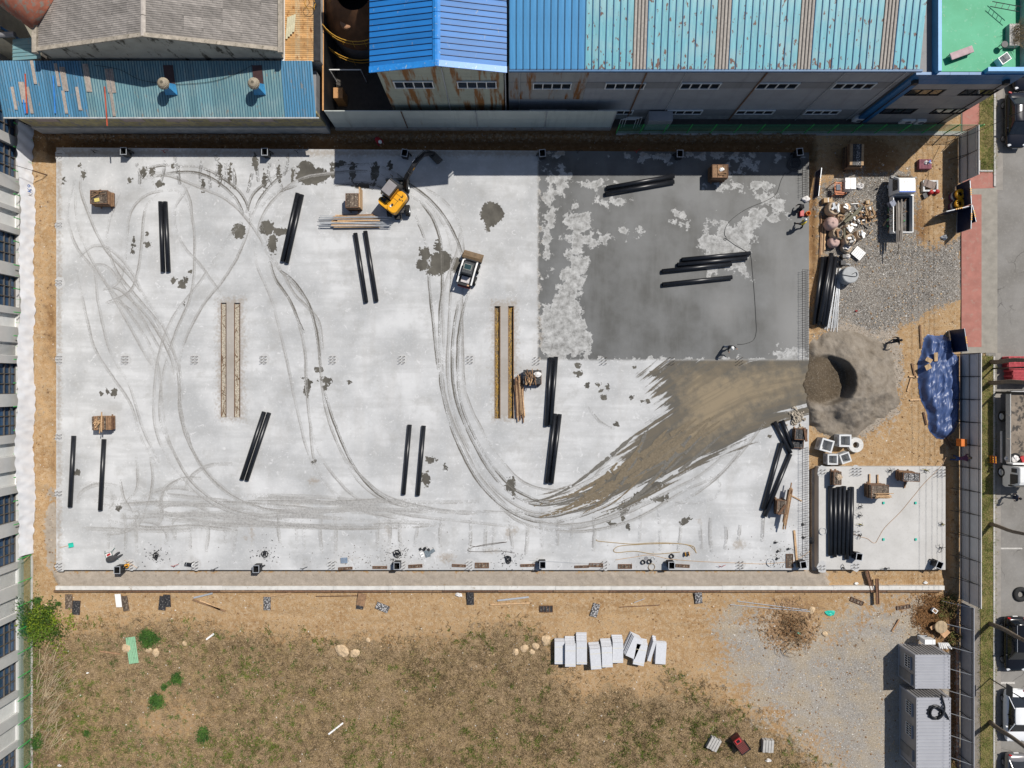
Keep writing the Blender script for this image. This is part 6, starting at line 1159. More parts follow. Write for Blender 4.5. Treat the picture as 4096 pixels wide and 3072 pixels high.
for (x, y) in ((-0.5, -0.05), (-0.45, -0.2)): MB().box((x, y, 0.05), (0.28, 0.2, 0.08), 0.6).build('paper_pack', M['white'], b)
for (x, y) in ((-0.6, 0.35), (-0.3, 0.3), (-0.2, 0.42), (0.1, 0.3)): MB().box((x, y, 0.06), (0.2, 0.22, 0.1), 0.5).build('dark_box', M['steel_dark'], b)
b = thing('blue_crate', 'small blue ribbed crate on the slab south edge', 'crate', W(1377, 2241, ZS), 0.05); MB().box((0, 0, 0.06), (0.55, 0.45, 0.1)).build('tray', mat('blue_grey_tray', (0.08, 0.16, 0.27), 0.6), b)
for i in range(6): MB().box((0, -0.19 + 0.075 * i, 0.125), (0.5, 0.03, 0.03)).build('slat', M['galv'], b)
b = thing('black_sleeve_tube', 'short black tube with white bands near the south-west corner', 'tube', W(758, 2257, ZS), -0.15); MB().tube([(-0.32, 0, 0.12), (0.3, 0, 0.12)], 0.16, 14).build('tube', M['black_pe'], b); MB().tube([(-0.2, 0, 0.12), (-0.16, 0, 0.12)], 0.165, 14).build('band', M['galv'], b); MB().tube([(0.3, 0, 0.12), (0.36, 0, 0.12)], 0.165, 14).build('band', M['white'], b)
for (px, py, lb) in [(3533, 2011, 'upper left green cap in the small slab'), (3661, 2011, 'upper right green cap in the small slab'), (3533, 2157, 'lower left green cap in the small slab'), (3662, 2157, 'lower right green cap in the small slab')]:
 tag(MB().box((0, 0, 0.05), (0.15, 0.19, 0.1)).build('teal_marker', M['teal'], None, loc=W(px, py, ZS)), lb, 'cap', 'green caps in the small slab')
for i, (px, py) in enumerate([(3438, 2026), (3436, 2060), (3440, 2098), (3436, 2140), (3700, 1880), (3558, 1882), (3750, 2275), (3540, 2272), (3765, 2095), (3760, 2190), (3370, 2270)]):
 r_ = random.Random(i + 50); mb = MB(); yl = MB()
 for k in range(7):
  a = r_.uniform(0, 6.28); L = r_.uniform(0.15, 0.42); q = (0.04 * math.cos(k), 0.05 * math.sin(k), 0); (yl if i in (2, 4, 8) and k < 2 else mb).tube(spline([q, (q[0] + 0.02, q[1], 0.2), (q[0] + L * 0.6 * math.cos(a), q[1] + L * 0.6 * math.sin(a), 0.3), (q[0] + L * math.cos(a), q[1] + L * math.sin(a), r_.uniform(0.02, 0.25))], 3), 0.016, 4)
 b = thing('cable_bunch', ['topmost', 'second', 'third yellow-tipped', 'lowest', 'north-east yellow', 'north middle', 'south-east corner', 'south middle', 'east rim', 'lower east rim', 'south-west'][i] + ' bunch of cable ends sticking out of the small slab', 'cables', W(px, py, ZS), 0, 'cable ends in the small slab'); mb.build('cable_ends', M['cable'], b)
 if yl.v: yl.build('yellow_cables', mat('yellow_cable', (0.5, 0.4, 0.02), 0.5), b)
for i, (px, py, rz) in enumerate([(660, 612, 0.3), (1190, 612, 0.3), (2310, 612, 0.2), (2545, 612, 0.5), (1700, 612, 0.2), (380, 612, 0.1), (700, 2265, 0.4), (860, 2278, 0.5), (1215, 2275, 0.4), (2880, 2266, 0.3)]):
 b = thing('conduit_stub', ['red and dark', 'dark'][i > 0] + ' cable stub poking from the slab rim, number ' + ['one', 'two', 'three', 'four', 'five', 'six', 'seven', 'eight', 'nine', 'ten'][i], 'cables', W(px, py, ZS), rz, 'cable stubs round the big slab rim'); b['label'] = ('red' if i % 3 == 0 else 'dark') + ' cable stub on the slab ' + ['north rim, second drain box from left', 'north rim above the leaning pipe pair', 'north rim at the wet slab left part', 'north rim at the wet slab centre', 'north rim beside the excavator bucket', 'north rim left of the first drain box', 'south rim above the banded tube', 'south rim left of centre', 'south rim near the blue crate', 'south rim near the orange line'][i]
 MB().tube([(0, 0, 0), (0.03, 0.02, 0.35), (0.2, 0.1, 0.42), (0.45, 0.05, 0.2)], 0.02, 5).tube([(0.03, 0, 0), (0.0, 0.1, 0.3), (-0.15, 0.2, 0.3)], 0.02, 5).build('cable_ends', M['cable'] if i % 3 else mat('red_cable', (0.35, 0.03, 0.02), 0.5), b)
# rubble heap near the slab east rim
b = thing('rubble_heap', 'heap of small broken concrete pieces on the slab east edge', 'rubble', W(3187, 1672, ZS)); r_ = random.Random(3); base = [MB().box((0, 0, 0), (0.26, 0.12, 0.1), tp=0.8).mesh('block', mat('pale_rubble', (0.40, 0.35, 0.28), 0.9, var=0.2, rand=0.3)), MB().box((0, 0, 0), (0.16, 0.14, 0.1), tp=0.7).mesh('block', _mc['pale_rubble'])]
for i in range(110):
 a = r_.uniform(0, 6.28); d_ = abs(r_.gauss(0, 0.42)); o_ = obj('block', base[i % 2], b, (d_ * math.cos(a) * 0.9, d_ * math.sin(a) * 1.15, 0.06 + max(0, 0.3 - 0.35 * d_) * r_.random())); o_.rotation_euler = (r_.uniform(-0.4, 0.4), r_.uniform(-0.4, 0.4), r_.uniform(0, 3.1))
# dark bag hanging between the slabs, small tools
tag(MB().lathe([(0.05, 0), (0.3, 0.06), (0.28, 0.3), (0.12, 0.5), (0.03, 0.52)], 10).build('dark_sack', M['cloth_black'], None, True, W(3240, 2160, 0.2)), 'dark sack between the two slabs', 'sack')
for i, (px, py) in enumerate([(3100, 2170), (3152, 2196), (3110, 2205), (3106, 2235), (3210, 2098), (3212, 2150)]):
 tag(MB().box((0, 0, 0.06), (0.26, 0.18, 0.12), 0.4 * i, tp=0.7).tube([(0.1, 0, 0.06), (0.26, 0.05, 0.04)], 0.03, 6).build('black_fitting', M['black_pe'], None, loc=W(px, py, ZS)), 'small black plastic fitting lying in the slab south-east corner', 'fitting', 'black fittings in the south-east corner')
# ======================= MACHINES AND VEHICLES =======================
def wheel(par, x, y, r, w, ax='y', lugs=16, rim=None, name='wheel', rr_=0.55):
 # wheel with tyre and rim; axle along local y
 wv = bpy.data.objects.new(name, None); COL.objects.link(wv); wv.parent = par; wv.location = (x, y, r); mb = MB(); n = 24
 prof = [(r * rr_, -w / 2 * 0.9), (r * 0.86, -w / 2), (r * 0.98, -w / 2 * 0.75), (r, 0), (r * 0.98, w / 2 * 0.75), (r * 0.86, w / 2), (r * rr_, w / 2 * 0.9)]
 rings = [[(q * math.cos(2 * math.pi * j / n), yy, q * math.sin(2 * math.pi * j / n)) for j in range(n)] for (q, yy) in prof]; mb.loft(rings[::-1], False)
 for i in range(lugs):
  a = 2 * math.pi * i / lugs
  for sd in (-1, 1): mb.box((r * 0.985 * math.cos(a + sd * 0.06), sd * w * 0.25, r * 0.985 * math.sin(a + sd * 0.06)), (r * 0.1, w * 0.46, r * 0.11), ry=-a)
 mb.build('tyre', M['rubber'], wv, False)
 mb = MB(); rings = [[(q * math.cos(2 * math.pi * j / n), yy, q * math.sin(2 * math.pi * j / n)) for j in range(n)] for (q, yy) in [(r * 0.06, -w * 0.3), (r * 0.2, -w * 0.34), (r * 0.5, -w * 0.22), (r * rr_, -w * 0.45), (r * rr_, w * 0.45), (r * 0.5, w * 0.22), (r * 0.2, w * 0.34), (r * 0.06, w * 0.3)]]; mb.loft(rings[::-1])
 mb.build('rim', rim or M['galv'], wv); return wv
# ---- yellow wheeled excavator
ex = thing('wheeled_excavator', 'yellow wheeled excavator with black boom reaching to the trench', 'excavator', W(1596, 800, ZS), R(92))
uc = ex
MB().box((0.0, 0, 0.62), (2.6, 0.95, 0.35)).box((0.85, 0, 0.6), (0.3, 1.6, 0.3)).box((-0.95, 0, 0.6), (0.3, 1.6, 0.3)).build('chassis', mat('charcoal_paint', (0.045, 0.043, 0.043), 0.55, var=0.3), ex, bevel=0.03)
for (x, y) in ((0.95, 0.8), (0.95, -0.8), (-1.05, 0.8), (-1.05, -0.8)): wheel(ex, x, y, 0.46, 0.34)
MB().prism([(1.45, 0.15), (1.62, 0.05), (1.72, 0.6), (1.55, 0.62)], -1.0, 1.0, 'y').build('dozer_blade', mat('grey_blade', (0.10, 0.10, 0.09), 0.6, var=0.3), ex); MB().box((1.25, 0.4, 0.45), (0.5, 0.12, 0.14)).box((1.25, -0.4, 0.45), (0.5, 0.12, 0.14)).build('blade_arm', M['steel_dark'], ex)
MB().box((-1.55, 0.05, 0.42), (0.35, 0.62, 0.05)).box((-1.45, 0.33, 0.55), (0.5, 0.05, 0.3)).box((-1.45, -0.25, 0.55), (0.5, 0.05, 0.3)).box((-1.7, 0.05, 0.12), (0.05, 0.6, 0.05)).build('step', M['steel_dark'], ex)
hs = bpy.data.objects.new('upper_house', None); COL.objects.link(hs); hs.parent = ex; hs.rotation_euler = (0, 0, R(52 - 92)); hs.location = (0, 0, 0)
MB().cyl((0, 0), 0.5, 0.78, 0.95, 24).build('slew_ring', M['steel_dark'], hs)
def rrect(x0, x1, y0, y1, r_, n=5):
 out = []
 for (cx, cy, a0) in ((x1 - r_, y1 - r_, 0), (x0 + r_, y1 - r_, 90), (x0 + r_, y0 + r_, 180), (x1 - r_, y0 + r_, 270)):
  for k in range(n + 1): a = R(a0 + 90 * k / n); out.append((cx + r_ * math.cos(a), cy + r_ * math.sin(a)))
 return out
MB().prism(rrect(-1.45, 0.75, -0.98, 0.98, 0.45), 0.95, 1.12).build('house_skirt', M['steel_dark'], hs, bevel=0.02)
MB().prism(rrect(-1.42, 0.55, -0.95, -0.02, 0.35), 1.12, 1.85).build('engine_hood', M['yellow'], hs, bevel=0.06)
MB().prism(rrect(-1.42, -0.75, -0.9, 0.93, 0.35), 1.12, 1.72).build('counterweight', M['yellow'], hs, bevel=0.06)
MB().box((-0.35, -0.5, 1.87), (1.0, 0.02, 0.012)).box((-0.35, -0.3, 1.865), (0.02, 0.55, 0.012)).box((0.1, -0.3, 1.865), (0.02, 0.55, 0.012)).build('hood_seam', M['steel_dark'], hs)
MB().cyl((-0.85, -0.35), 0.09, 1.8, 1.98, 12).build('exhaust', M['black_pe'], hs); MB().box((-1.0, -0.3, 1.87), (0.2, 0.14, 0.05)).build('hood_hinge', M['white'], hs)
MB().box((-0.95, 0.45, 1.74), (0.35, 0.25, 0.04)).box((-0.95, 0.7, 1.74), (0.2, 0.2, 0.05)).build('air_grille', M['black_pe'], hs)
mb = MB()
for i in range(9): r_ = random.Random(i); mb.box((0.0 + r_.uniform(-0.25, 0.35), -0.7 + r_.uniform(-0.15, 0.2), 1.862), (r_.uniform(0.05, 0.14), r_.uniform(0.04, 0.1), 0.012), r_.uniform(0, 3))
mb.build('warning_decal', M['black_pe'], hs)
MB().prism([(-0.6, 1.12), (0.95, 1.12), (1.02, 1.6), (0.72, 2.68), (-0.55, 2.72), (-0.65, 2.4)], 0.03, 0.95, 'y').build('cab', mat('cab_black', (0.03, 0.03, 0.032), 0.4), hs, bevel=0.05)
MB().box((0.0, 0.49, 2.73), (1.1, 0.84, 0.07)).build('cab_roof', mat('grey_cab_roof', (0.23, 0.215, 0.22), 0.6, var=0.1), hs, bevel=0.03)
MB().quad((0.745, 0.1, 2.62), (0.745, 0.88, 2.62), (1.03, 0.88, 1.65), (1.03, 0.1, 1.65)).build('windscreen', M['glass'], hs)
MB().box((-0.1, -0.03, 2.0), (1.1, 0.03, 0.6)).build('side_panel', mat('dark_yellow_panel', (0.45, 0.2, 0.01), 0.45), hs)
MB().tube([(-0.55, 0.97, 1.7), (0.9, 1.05, 1.7), (1.0, 1.05, 2.2)], 0.02, 5).box((1.0, 1.12, 2.2), (0.06, 0.2, 0.28)).build('mirror', M['black_pe'], hs)
MB().tube([(-0.68, 0.95, 1.8), (-0.68, 0.95, 2.1)], 0.05, 8).build('beacon', M['yellow'], hs)
def P_(px, py, z): # photo pixel at height -> upper house local
 m = Matrix.Translation(ex.location) @ Matrix.Rotation(R(52), 4, 'Z'); return m.inverted() @ W(px, py, z)
fin_ = [(P_(1622, 748, 1.9), 0.0)]; BK = mat('black_boom', (0.025, 0.025, 0.027), 0.35, var=0.3)
def beam(pts, w, hs_, nm, m):
 rings = []; k = len(pts)
 for i, p in enumerate(pts):
  d = (Vector(pts[min(i + 1, k - 1)]) - Vector(pts[max(i - 1, 0)])).normalized(); s_ = Vector((d.y, -d.x, 0)).normalized(); u = s_.cross(d); h_ = hs_[i] / 2; p = Vector(p)
  rings.append([p + s_ * w / 2 - u * h_, p + s_ * w / 2 + u * h_, p - s_ * w / 2 + u * h_, p - s_ * w / 2 - u * h_])
 MB().loft(rings).build(nm, m, hs, bevel=0.015)
b0 = P_(1623, 750, 1.45); b1 = P_(1626, 712, 2.3); b2 = P_(1640, 688, 2.9); b3 = P_(1672, 640, 3.2); b4 = P_(1690, 622, 2.9); s1_ = P_(1722, 612, 2.0); s2_ = P_(1735, 612, 1.2)
beam([b0, b1, b2], 0.34, [0.4, 0.45, 0.35], 'boom_base', BK); beam([b2, (b2 + b3) / 2 + Vector((0, 0, 0.1)), b3, b4], 0.28, [0.35, 0.42, 0.36, 0.25], 'boom', BK); beam([b4 + Vector((0, 0, 0.15)), s1_, s2_], 0.22, [0.4, 0.32, 0.22], 'stick', BK)
MB().tube([b1 + Vector((0.0, 0.14, 0.25)), b3 + Vector((0, 0.14, 0.3))], 0.05, 10).build('boom_cylinder', M['steel_dark'], hs); MB().tube([b3 + Vector((-0.5, 0.16, 0.36)), b4 + Vector((0.1, 0.16, 0.32))], 0.028, 8).build('cylinder_rod', mat('chrome_rod', (0.6, 0.62, 0.64), 0.2, 0.8), hs)
MB().tube([b4 + Vector((0.1, 0, 0.35)), s1_ + Vector((0, 0, 0.3))], 0.05, 8).build('stick_cylinder', M['steel_dark'], hs)
mb = MB()
for k in (-0.1, 0.0, 0.1): mb.tube(spline([b2 + Vector((0, k, 0.25)), b3 + Vector((0.1, k, 0.32)), b4 + Vector((0.2, k, 0.3)), s1_ + Vector((0.1, k, 0.25))], 4), 0.02, 5)
mb.build('hydraulic_hose', M['cable'], hs); beam([(b2 * 0.8 + b3 * 0.2) + Vector((0.02, -0.145, 0.05)), (b2 * 0.6 + b3 * 0.4) + Vector((0.02, -0.145, 0.08))], 0.012, [0.12, 0.12], 'yellow_decal', M['yellow'])
q = P_(1730, 618, 0.85); MB().prism([(-0.35, 0.2), (0.2, 0.42), (0.5, 0.0), (0.3, -0.42), (-0.1, -0.42), (0.15, -0.1)], -0.5, 0.5, 'y').build('bucket', mat('worn_bucket', (0.075, 0.07, 0.062), 0.6, var=0.4, scale=3), hs).matrix_local = Matrix.Translation(q + Vector((-0.12, -0.38, -0.25))) @ Matrix.Rotation(R(-8), 4, 'Z') @ Matrix.Rotation(R(20), 4, 'Y')
MB().box((0, 0, 0), (0.35, 0.3, 0.35)).build('quick_coupler', M['steel_dark'], hs).matrix_local = Matrix.Translation(q + Vector((-0.05, 0.0, 0.15)))
# ---- skid-steer loader
sk = thing('skid_steer_loader', 'black and white skid-steer loader with brown bucket', 'loader', W(1874, 1094, ZS), R(74.4))
MB().prism([(-1.15, 0.3), (0.75, 0.3), (0.8, 0.75), (0.3, 1.0), (-1.2, 1.05)], -0.48, 0.48, 'y').build('body', mat('loader_black', (0.025, 0.026, 0.028), 0.5, var=0.3), sk, bevel=0.03)
for (x, y) in ((0.5, 0.72), (0.5, -0.72), (-0.55, 0.72), (-0.55, -0.72)): wheel(sk, x, y, 0.38, 0.28, lugs=18, rim=M['white'])
MB().prism([(-0.35, 1.0), (0.75, 0.8), (0.78, 1.3), (0.55, 1.98), (-0.3, 2.02)], -0.42, 0.42, 'y').build('cab', mat('cab_grey', (0.045, 0.05, 0.055), 0.55, var=0.15), sk, bevel=0.04)
MB().box((0.25, 0, 2.01), (0.42, 0.6, 0.02)).build('roof_window', mat('tinted_glass', (0.03, 0.06, 0.065), 0.08), sk); mb = MB()
for sy in (-1, 1): mb.box((0.25, sy * 0.31, 2.015), (0.46, 0.025, 0.03))
mb.box((0.02, 0, 2.015), (0.025, 0.64, 0.03)).box((0.47, 0, 2.015), (0.025, 0.5, 0.03)).build('window_seal', mat('pale_seal', (0.42, 0.42, 0.36), 0.7), sk)
for i in range(4): MB().box((-0.16, -0.3 + 0.2 * i, 2.015), (0.26, 0.012, 0.015)).build('roof_rib', M['steel_dark'], sk)
MB().box((-0.72, 0, 1.1), (0.55, 0.72, 0.12)).build('engine_cover', mat('pale_pink_grey', (0.50, 0.46, 0.45), 0.5, var=0.1, scale=4), sk, bevel=0.03); MB().cyl((-0.85, -0.2), 0.06, 1.14, 1.19, 12).build('exhaust_cap', M['galv'], sk)
for sy in (-1, 1):
 MB().tube([(-1.1, sy * 0.6, 1.35), (0.2, sy * 0.6, 1.45), (0.82, sy * 0.6, 1.3), (1.0, sy * 0.55, 0.6), (1.05, sy * 0.45, 0.35)], 0.075, 8).build('lift_arm', M['white'], sk); MB().tube([(-0.9, sy * 0.62, 0.7), (-1.15, sy * 0.6, 1.35)], 0.06, 8).build('arm_link', M['steel_dark'], sk); MB().tube([(-0.3, sy * 0.56, 0.8), (0.6, sy * 0.58, 1.2)], 0.04, 8).build('lift_cylinder', M['steel_dark'], sk)
MB().box((-1.28, 0, 0.75), (0.16, 1.1, 0.3)).build('rear_bumper', mat('dark_red_paint', (0.20, 0.03, 0.03), 0.5, var=0.2), sk, bevel=0.03); MB().box((-1.18, 0, 1.1), (0.1, 1.15, 0.12)).build('rear_frame', M['steel_dark'], sk); MB().box((-1.15, -0.35, 1.15), (0.12, 0.18, 0.08)).build('work_lamp', mat('tan_lamp', (0.5, 0.3, 0.18), 0.5), sk)
MB().box((1.08, 0, 0.5), (0.1, 1.3, 0.4)).build('coupler', M['steel_dark'], sk)
MB().prism([(1.12, 0.05), (1.85, 0.03), (1.87, 0.07), (1.25, 0.14), (1.18, 0.6), (1.35, 0.74), (1.32, 0.78), (1.12, 0.66)], -0.85, 0.85, 'y').build('bucket', mat('rusty_bucket', (0.17, 0.115, 0.065), 0.7, var=0.3, scale=3), sk)
for sy in (-1, 1): MB().prism([(1.14, 0.05), (1.85, 0.04), (1.36, 0.74), (1.14, 0.64)], sy * 0.85 - 0.015, sy * 0.85 + 0.015, 'y').build('bucket_cheek', _mc['rusty_bucket'], sk)
# ---- cars built from cross sections: local x forward
def car(name, label, px, py, rz, L, Wd, Hh, paint, kind='suv', cat='car'):
 c = thing(name, label, cat, W(px, py, -0.03), rz, 'vehicles parked along the street'); pm_ = paint; hl = L / 2; hw = Wd / 2
 st_ = [(-hl, 0.72, 0.35, 0.78), (-hl + 0.12, 0.9, 0.28, 0.92), (-hl + 0.5, 0.98, 0.25, 1.0), (-hl * 0.4, 1.0, 0.22, 0.98), (0.0, 1.0, 0.22, 0.95), (hl * 0.4, 1.0, 0.22, 0.92), (hl - 0.85, 0.98, 0.24, 0.88), (hl - 0.3, 0.9, 0.28, 0.78), (hl - 0.06, 0.74, 0.33, 0.66), (hl, 0.55, 0.4, 0.58)]
 rings = []
 for (x, wf_, zb, zt) in st_:
  w_ = hw * wf_; rings.append([(x, -w_ * 0.86, zb), (x, -w_, zb + 0.18), (x, -w_, (zb + zt) / 2 + 0.05), (x, -w_ * 0.93, zt - 0.03), (x, -w_ * 0.75, zt), (x, 0, zt + 0.03), (x, w_ * 0.75, zt), (x, w_ * 0.93, zt - 0.03), (x, w_, (zb + zt) / 2 + 0.05), (x, w_, zb + 0.18), (x, w_ * 0.86, zb), (x, 0, zb)])
 MB().loft(rings).build('body', pm_, c, True, subd=1)
 if kind == 'suv': cab = [(-hl + 0.2, 0.0, 0.86), (-hl + 0.42, 1.0, 0.84), (-hl * 0.35, 1.0, 0.9), (0.12 * hl, 1.0, 0.88), (hl * 0.52, 0.0, 0.85)]
 else: cab = [(-hl + 0.45, 0.0, 0.84), (-hl * 0.42, 1.0, 0.82), (-hl * 0.1, 1.0, 0.86), (0.14 * hl, 1.0, 0.84), (hl * 0.55, 0.0, 0.84)]
 zb = 0.93; rings = []
 for (x, f, wf_) in cab:
  zt = zb + (Hh - zb) * f; wb = hw * wf_; wt = hw * (0.72 if f else wf_); rings.append([(x, -wb, zb - 0.04), (x, -(wb + wt) / 2 - 0.02, (zb + zt) / 2), (x, -wt, zt - 0.03), (x, -wt * 0.8, zt), (x, wt * 0.8, zt), (x, wt, zt - 0.03), (x, (wb + wt) / 2 + 0.02, (zb + zt) / 2), (x, wb, zb - 0.04)])
 MB().loft(rings).build('glasshouse', M['glass'], c, False, bevel=0.02)
 xr0, xr1 = cab[1][0], cab[3][0]; wt = hw * 0.72
 MB().loft([[(x, -wt * k_ - 0.01, Hh - 0.05), (x, -wt * 0.82 * k_, Hh + 0.012), (x, 0, Hh + 0.03), (x, wt * 0.82 * k_, Hh + 0.012), (x, wt * k_ + 0.01, Hh - 0.05)] for (x, k_) in ((xr0 - 0.1, 0.9), (xr0, 1.0), ((xr0 + xr1) / 2, 1.02), (xr1, 1.0), (xr1 + 0.06, 0.93))]).build('roof', pm_, c, True)
 for sy in (-1, 1):
  for (xa_, xb_) in ((cab[-1][0], cab[3][0]), (cab[0][0], cab[1][0])): MB().tube([(xa_, sy * hw * 0.86, zb), (xb_, sy * wt, Hh - 0.03)], 0.04, 6).build('pillar', pm_, c)
  xm_ = (xr0 + xr1) / 2 + 0.1; MB().tube([(xm_, sy * (hw * 0.9), zb), (xm_, sy * wt * 1.01, Hh - 0.03)], 0.05, 6).build('pillar', M['black_pe'], c)
  MB().box((hl * 0.34, sy * (hw + 0.08), 1.0), (0.14, 0.2, 0.14), tp=0.8).build('mirror', pm_, c, bevel=0.03)
  MB().box((hl - 0.22, sy * hw * 0.68, 0.7), (0.2, 0.3, 0.1), sy * -0.4).build('headlight', mat('lamp_lens', (0.6, 0.62, 0.64), 0.15), c, bevel=0.03); MB().box((-hl + 0.08, sy * hw * 0.72, 0.86), (0.14, 0.28, 0.12), sy * 0.35).build('tail_light', mat('red_lens', (0.35, 0.01, 0.01), 0.2), c, bevel=0.03)
  for xw in (hl - 0.92, -hl + 0.95): wheel(c, xw, sy * (hw - 0.13), 0.33, 0.22, lugs=0, rim=mat('alloy_rim', (0.22, 0.22, 0.23), 0.35, 0.7), rr_=0.68)
  if kind == 'suv': MB().tube([(xr0, sy * wt * 0.88, Hh + 0.05), (xr1, sy * wt * 0.88, Hh + 0.05)], 0.02, 6).build('roof_rail', M['galv'], c)
 MB().box((hl - 0.03, 0, 0.45), (0.08, 0.42, 0.1)).build('number_plate', M['white'], c); MB().box((-hl + 0.0, 0, 0.6), (0.06, 0.42, 0.1)).build('number_plate', M['white'], c)
 return c
car('parked_car', 'black car with a sun glint parked near the green-roofed office', 4044, 492, R(-90), 4.75, 1.9, 1.5, mat('black_car_paint', (0.008, 0.009, 0.014), 0.12, var=0.05, spec=0.6), 'sedan')
car('parked_car', 'dark car half hidden behind the office roof', 4072, 270, R(-90), 4.6, 1.85, 1.5, mat('black_car_paint', (0.008, 0.009, 0.014)), 'sedan')
car('parked_car', 'black SUV with silver roof rails parked behind the white car', 4040, 2565, R(-90), 4.75, 1.9, 1.7, mat('black_suv_paint', (0.006, 0.006, 0.007), 0.15, var=0.05, spec=0.6), 'suv')
car('parked_car', 'white car parked behind the sign post', 4040, 2848, R(-90), 4.55, 1.85, 1.55, mat('white_car_paint', (0.74, 0.75, 0.76), 0.2, var=0.02, spec=0.5), 'sedan')
car('parked_car', 'silver car cut off by the bottom edge', 4044, 3105, R(-90), 4.7, 1.85, 1.5, mat('silver_car_paint', (0.26, 0.25, 0.25), 0.25, 0.5, var=0.03), 'sedan')
# ---- small white flatbed truck loaded with scrap
tr = thing('flatbed_truck', 'small white flatbed truck loaded with scrap on the gravel', 'truck', W(3580, 826, 0.0), R(90)); hw = 0.83
MB().box((-0.2, 0, 0.5), (4.6, 0.7, 0.18)).build('chassis', M['steel_dark'], tr)
for (x, y) in ((1.65, 0.68), (1.65, -0.68), (-1.25, 0.66), (-1.25, -0.66)): wheel(tr, x, y, 0.31, 0.2, lugs=0, rim=M['galv'], rr_=0.6)
cabp = [(0.72, 0.45), (2.35, 0.45), (2.42, 0.7), (2.34, 1.1), (1.95, 1.86), (1.75, 1.95), (0.82, 1.97), (0.72, 1.88)]
WP = mat('truck_white', (0.72, 0.72, 0.70), 0.35, var=0.06, scale=3)
rings = []
for (y, k) in ((-hw, 0.93), (-hw * 0.98, 0.985), (-hw * 0.9, 1.0), (hw * 0.9, 1.0), (hw * 0.98, 0.985), (hw, 0.93)): rings.append([(1.5 + (p[0] - 1.5) * k, y * (1 - 0.14 * max(0, (p[1] - 1.1) / 0.8)), 1.2 + (p[1] - 1.2) * k) for p in cabp])
MB().loft(rings).build('cab', WP, tr, bevel=0.04)
MB().quad((2.345, -0.68, 1.16), (2.345, 0.68, 1.16), (1.99, 0.60, 1.82), (1.99, -0.60, 1.82)).build('windscreen', M['glass'], tr)
for sy in (-1, 1): MB().add([(1.0, sy * 0.832, 1.15), (2.05, sy * 0.832, 1.15), (1.82, sy * 0.735, 1.78), (1.0, sy * 0.735, 1.78)], [(0, 1, 2, 3) if sy < 0 else (3, 2, 1, 0)]).build('door_window', M['glass'], tr); MB().box((2.12, sy * 0.98, 1.3), (0.1, 0.2, 0.26)).build('mirror', M['black_pe'], tr); MB().box((2.4, sy * 0.6, 0.72), (0.06, 0.3, 0.16)).build('headlight', mat('lamp_lens', (0.6, 0.62, 0.64)), tr)
for i in range(5): MB().box((1.3, -0.48 + 0.24 * i, 1.975), (0.85, 0.03, 0.02)).build('roof_rib', WP, tr)
MB().box((0.78, 0, 1.9), (0.1, 1.35, 0.12)).build('blue_band', M['blue_plastic'], tr); MB().box((2.2, 0.55, 1.25), (0.12, 0.12, 0.1)).build('amber_lamp', M['yellow'], tr)
MB().box((-0.95, 0, 0.72), (3.1, 1.62, 0.1)).build('bed_floor', M['steel_dark'], tr)
for sy in (-1, 1): MB().box((-0.95, sy * hw, 1.0), (3.1, 0.06, 0.62)).build('side_board', M['white'], tr)
MB().box((-2.5, 0, 1.0), (0.06, 1.6, 0.6)).build('tail_board', M['white'], tr); MB().box((0.6, 0, 1.1), (0.06, 1.6, 0.8)).build('head_board', M['galv'], tr)
scp = thing('scrap_load', 'tangle of wire and branches in the small white truck bed', 'scrap', W(3580, 866, 0.79), R(90)); r_ = random.Random(6); mm_ = [M['rebar'], M['timber_old'], M['steel_dark'], mat('pale_twig', (0.22, 0.17, 0.11), 0.9), M['green_paint']]
for k in range(5):
 mb = MB()
 for i in range(34 if k < 4 else 5):
  x = r_.uniform(-1.3, 1.2); y = r_.uniform(-0.65, 0.65); a = r_.uniform(0, 6.28); L = r_.uniform(0.2, 0.5); p = Vector((x, y, r_.uniform(0.02, 0.5))); d = Vector((math.cos(a), math.sin(a), r_.uniform(-0.2, 0.3)))
  pts = [p, p + d * L * 0.5 + Vector((0, 0, 0.08)), p + d * L]; pts = [(max(-1.45, min(1.35, v.x)), max(-0.74, min(0.74, v.y)), max(0.02, v.z)) for v in pts]; mb.tube(pts, r_.uniform(0.012, 0.03), 4)
 mb.build('scrap', mm_[k], scp)
MB().box((1.0, 0.45, 0.3), (0.5, 0.45, 0.5), 0.5).build('grey_box', mat('blue_grey_box', (0.2, 0.22, 0.28), 0.6), scp)
tb = thing('timber_load', 'bundle of long grey boards sticking out over the truck tail', 'timber', W(3596, 866, 1.3), R(90))
for i in range(8): MB().box((-0.3 - 0.05 * i, -0.25 + 0.07 * i, 0.05 + 0.03 * (i % 3)), (3.1 + 0.3 * (i % 3), 0.075, 0.06), r_.gauss(0, 0.02)).build('board', mat('weathered_board', (0.22, 0.195, 0.17), 0.9, rand=0.2), tb)
MB().tube([(-1.2, 0.0, 0.2), (-3.2, 0.1, 0.0)], 0.04, 6).build('pole', M['rebar'], tb)
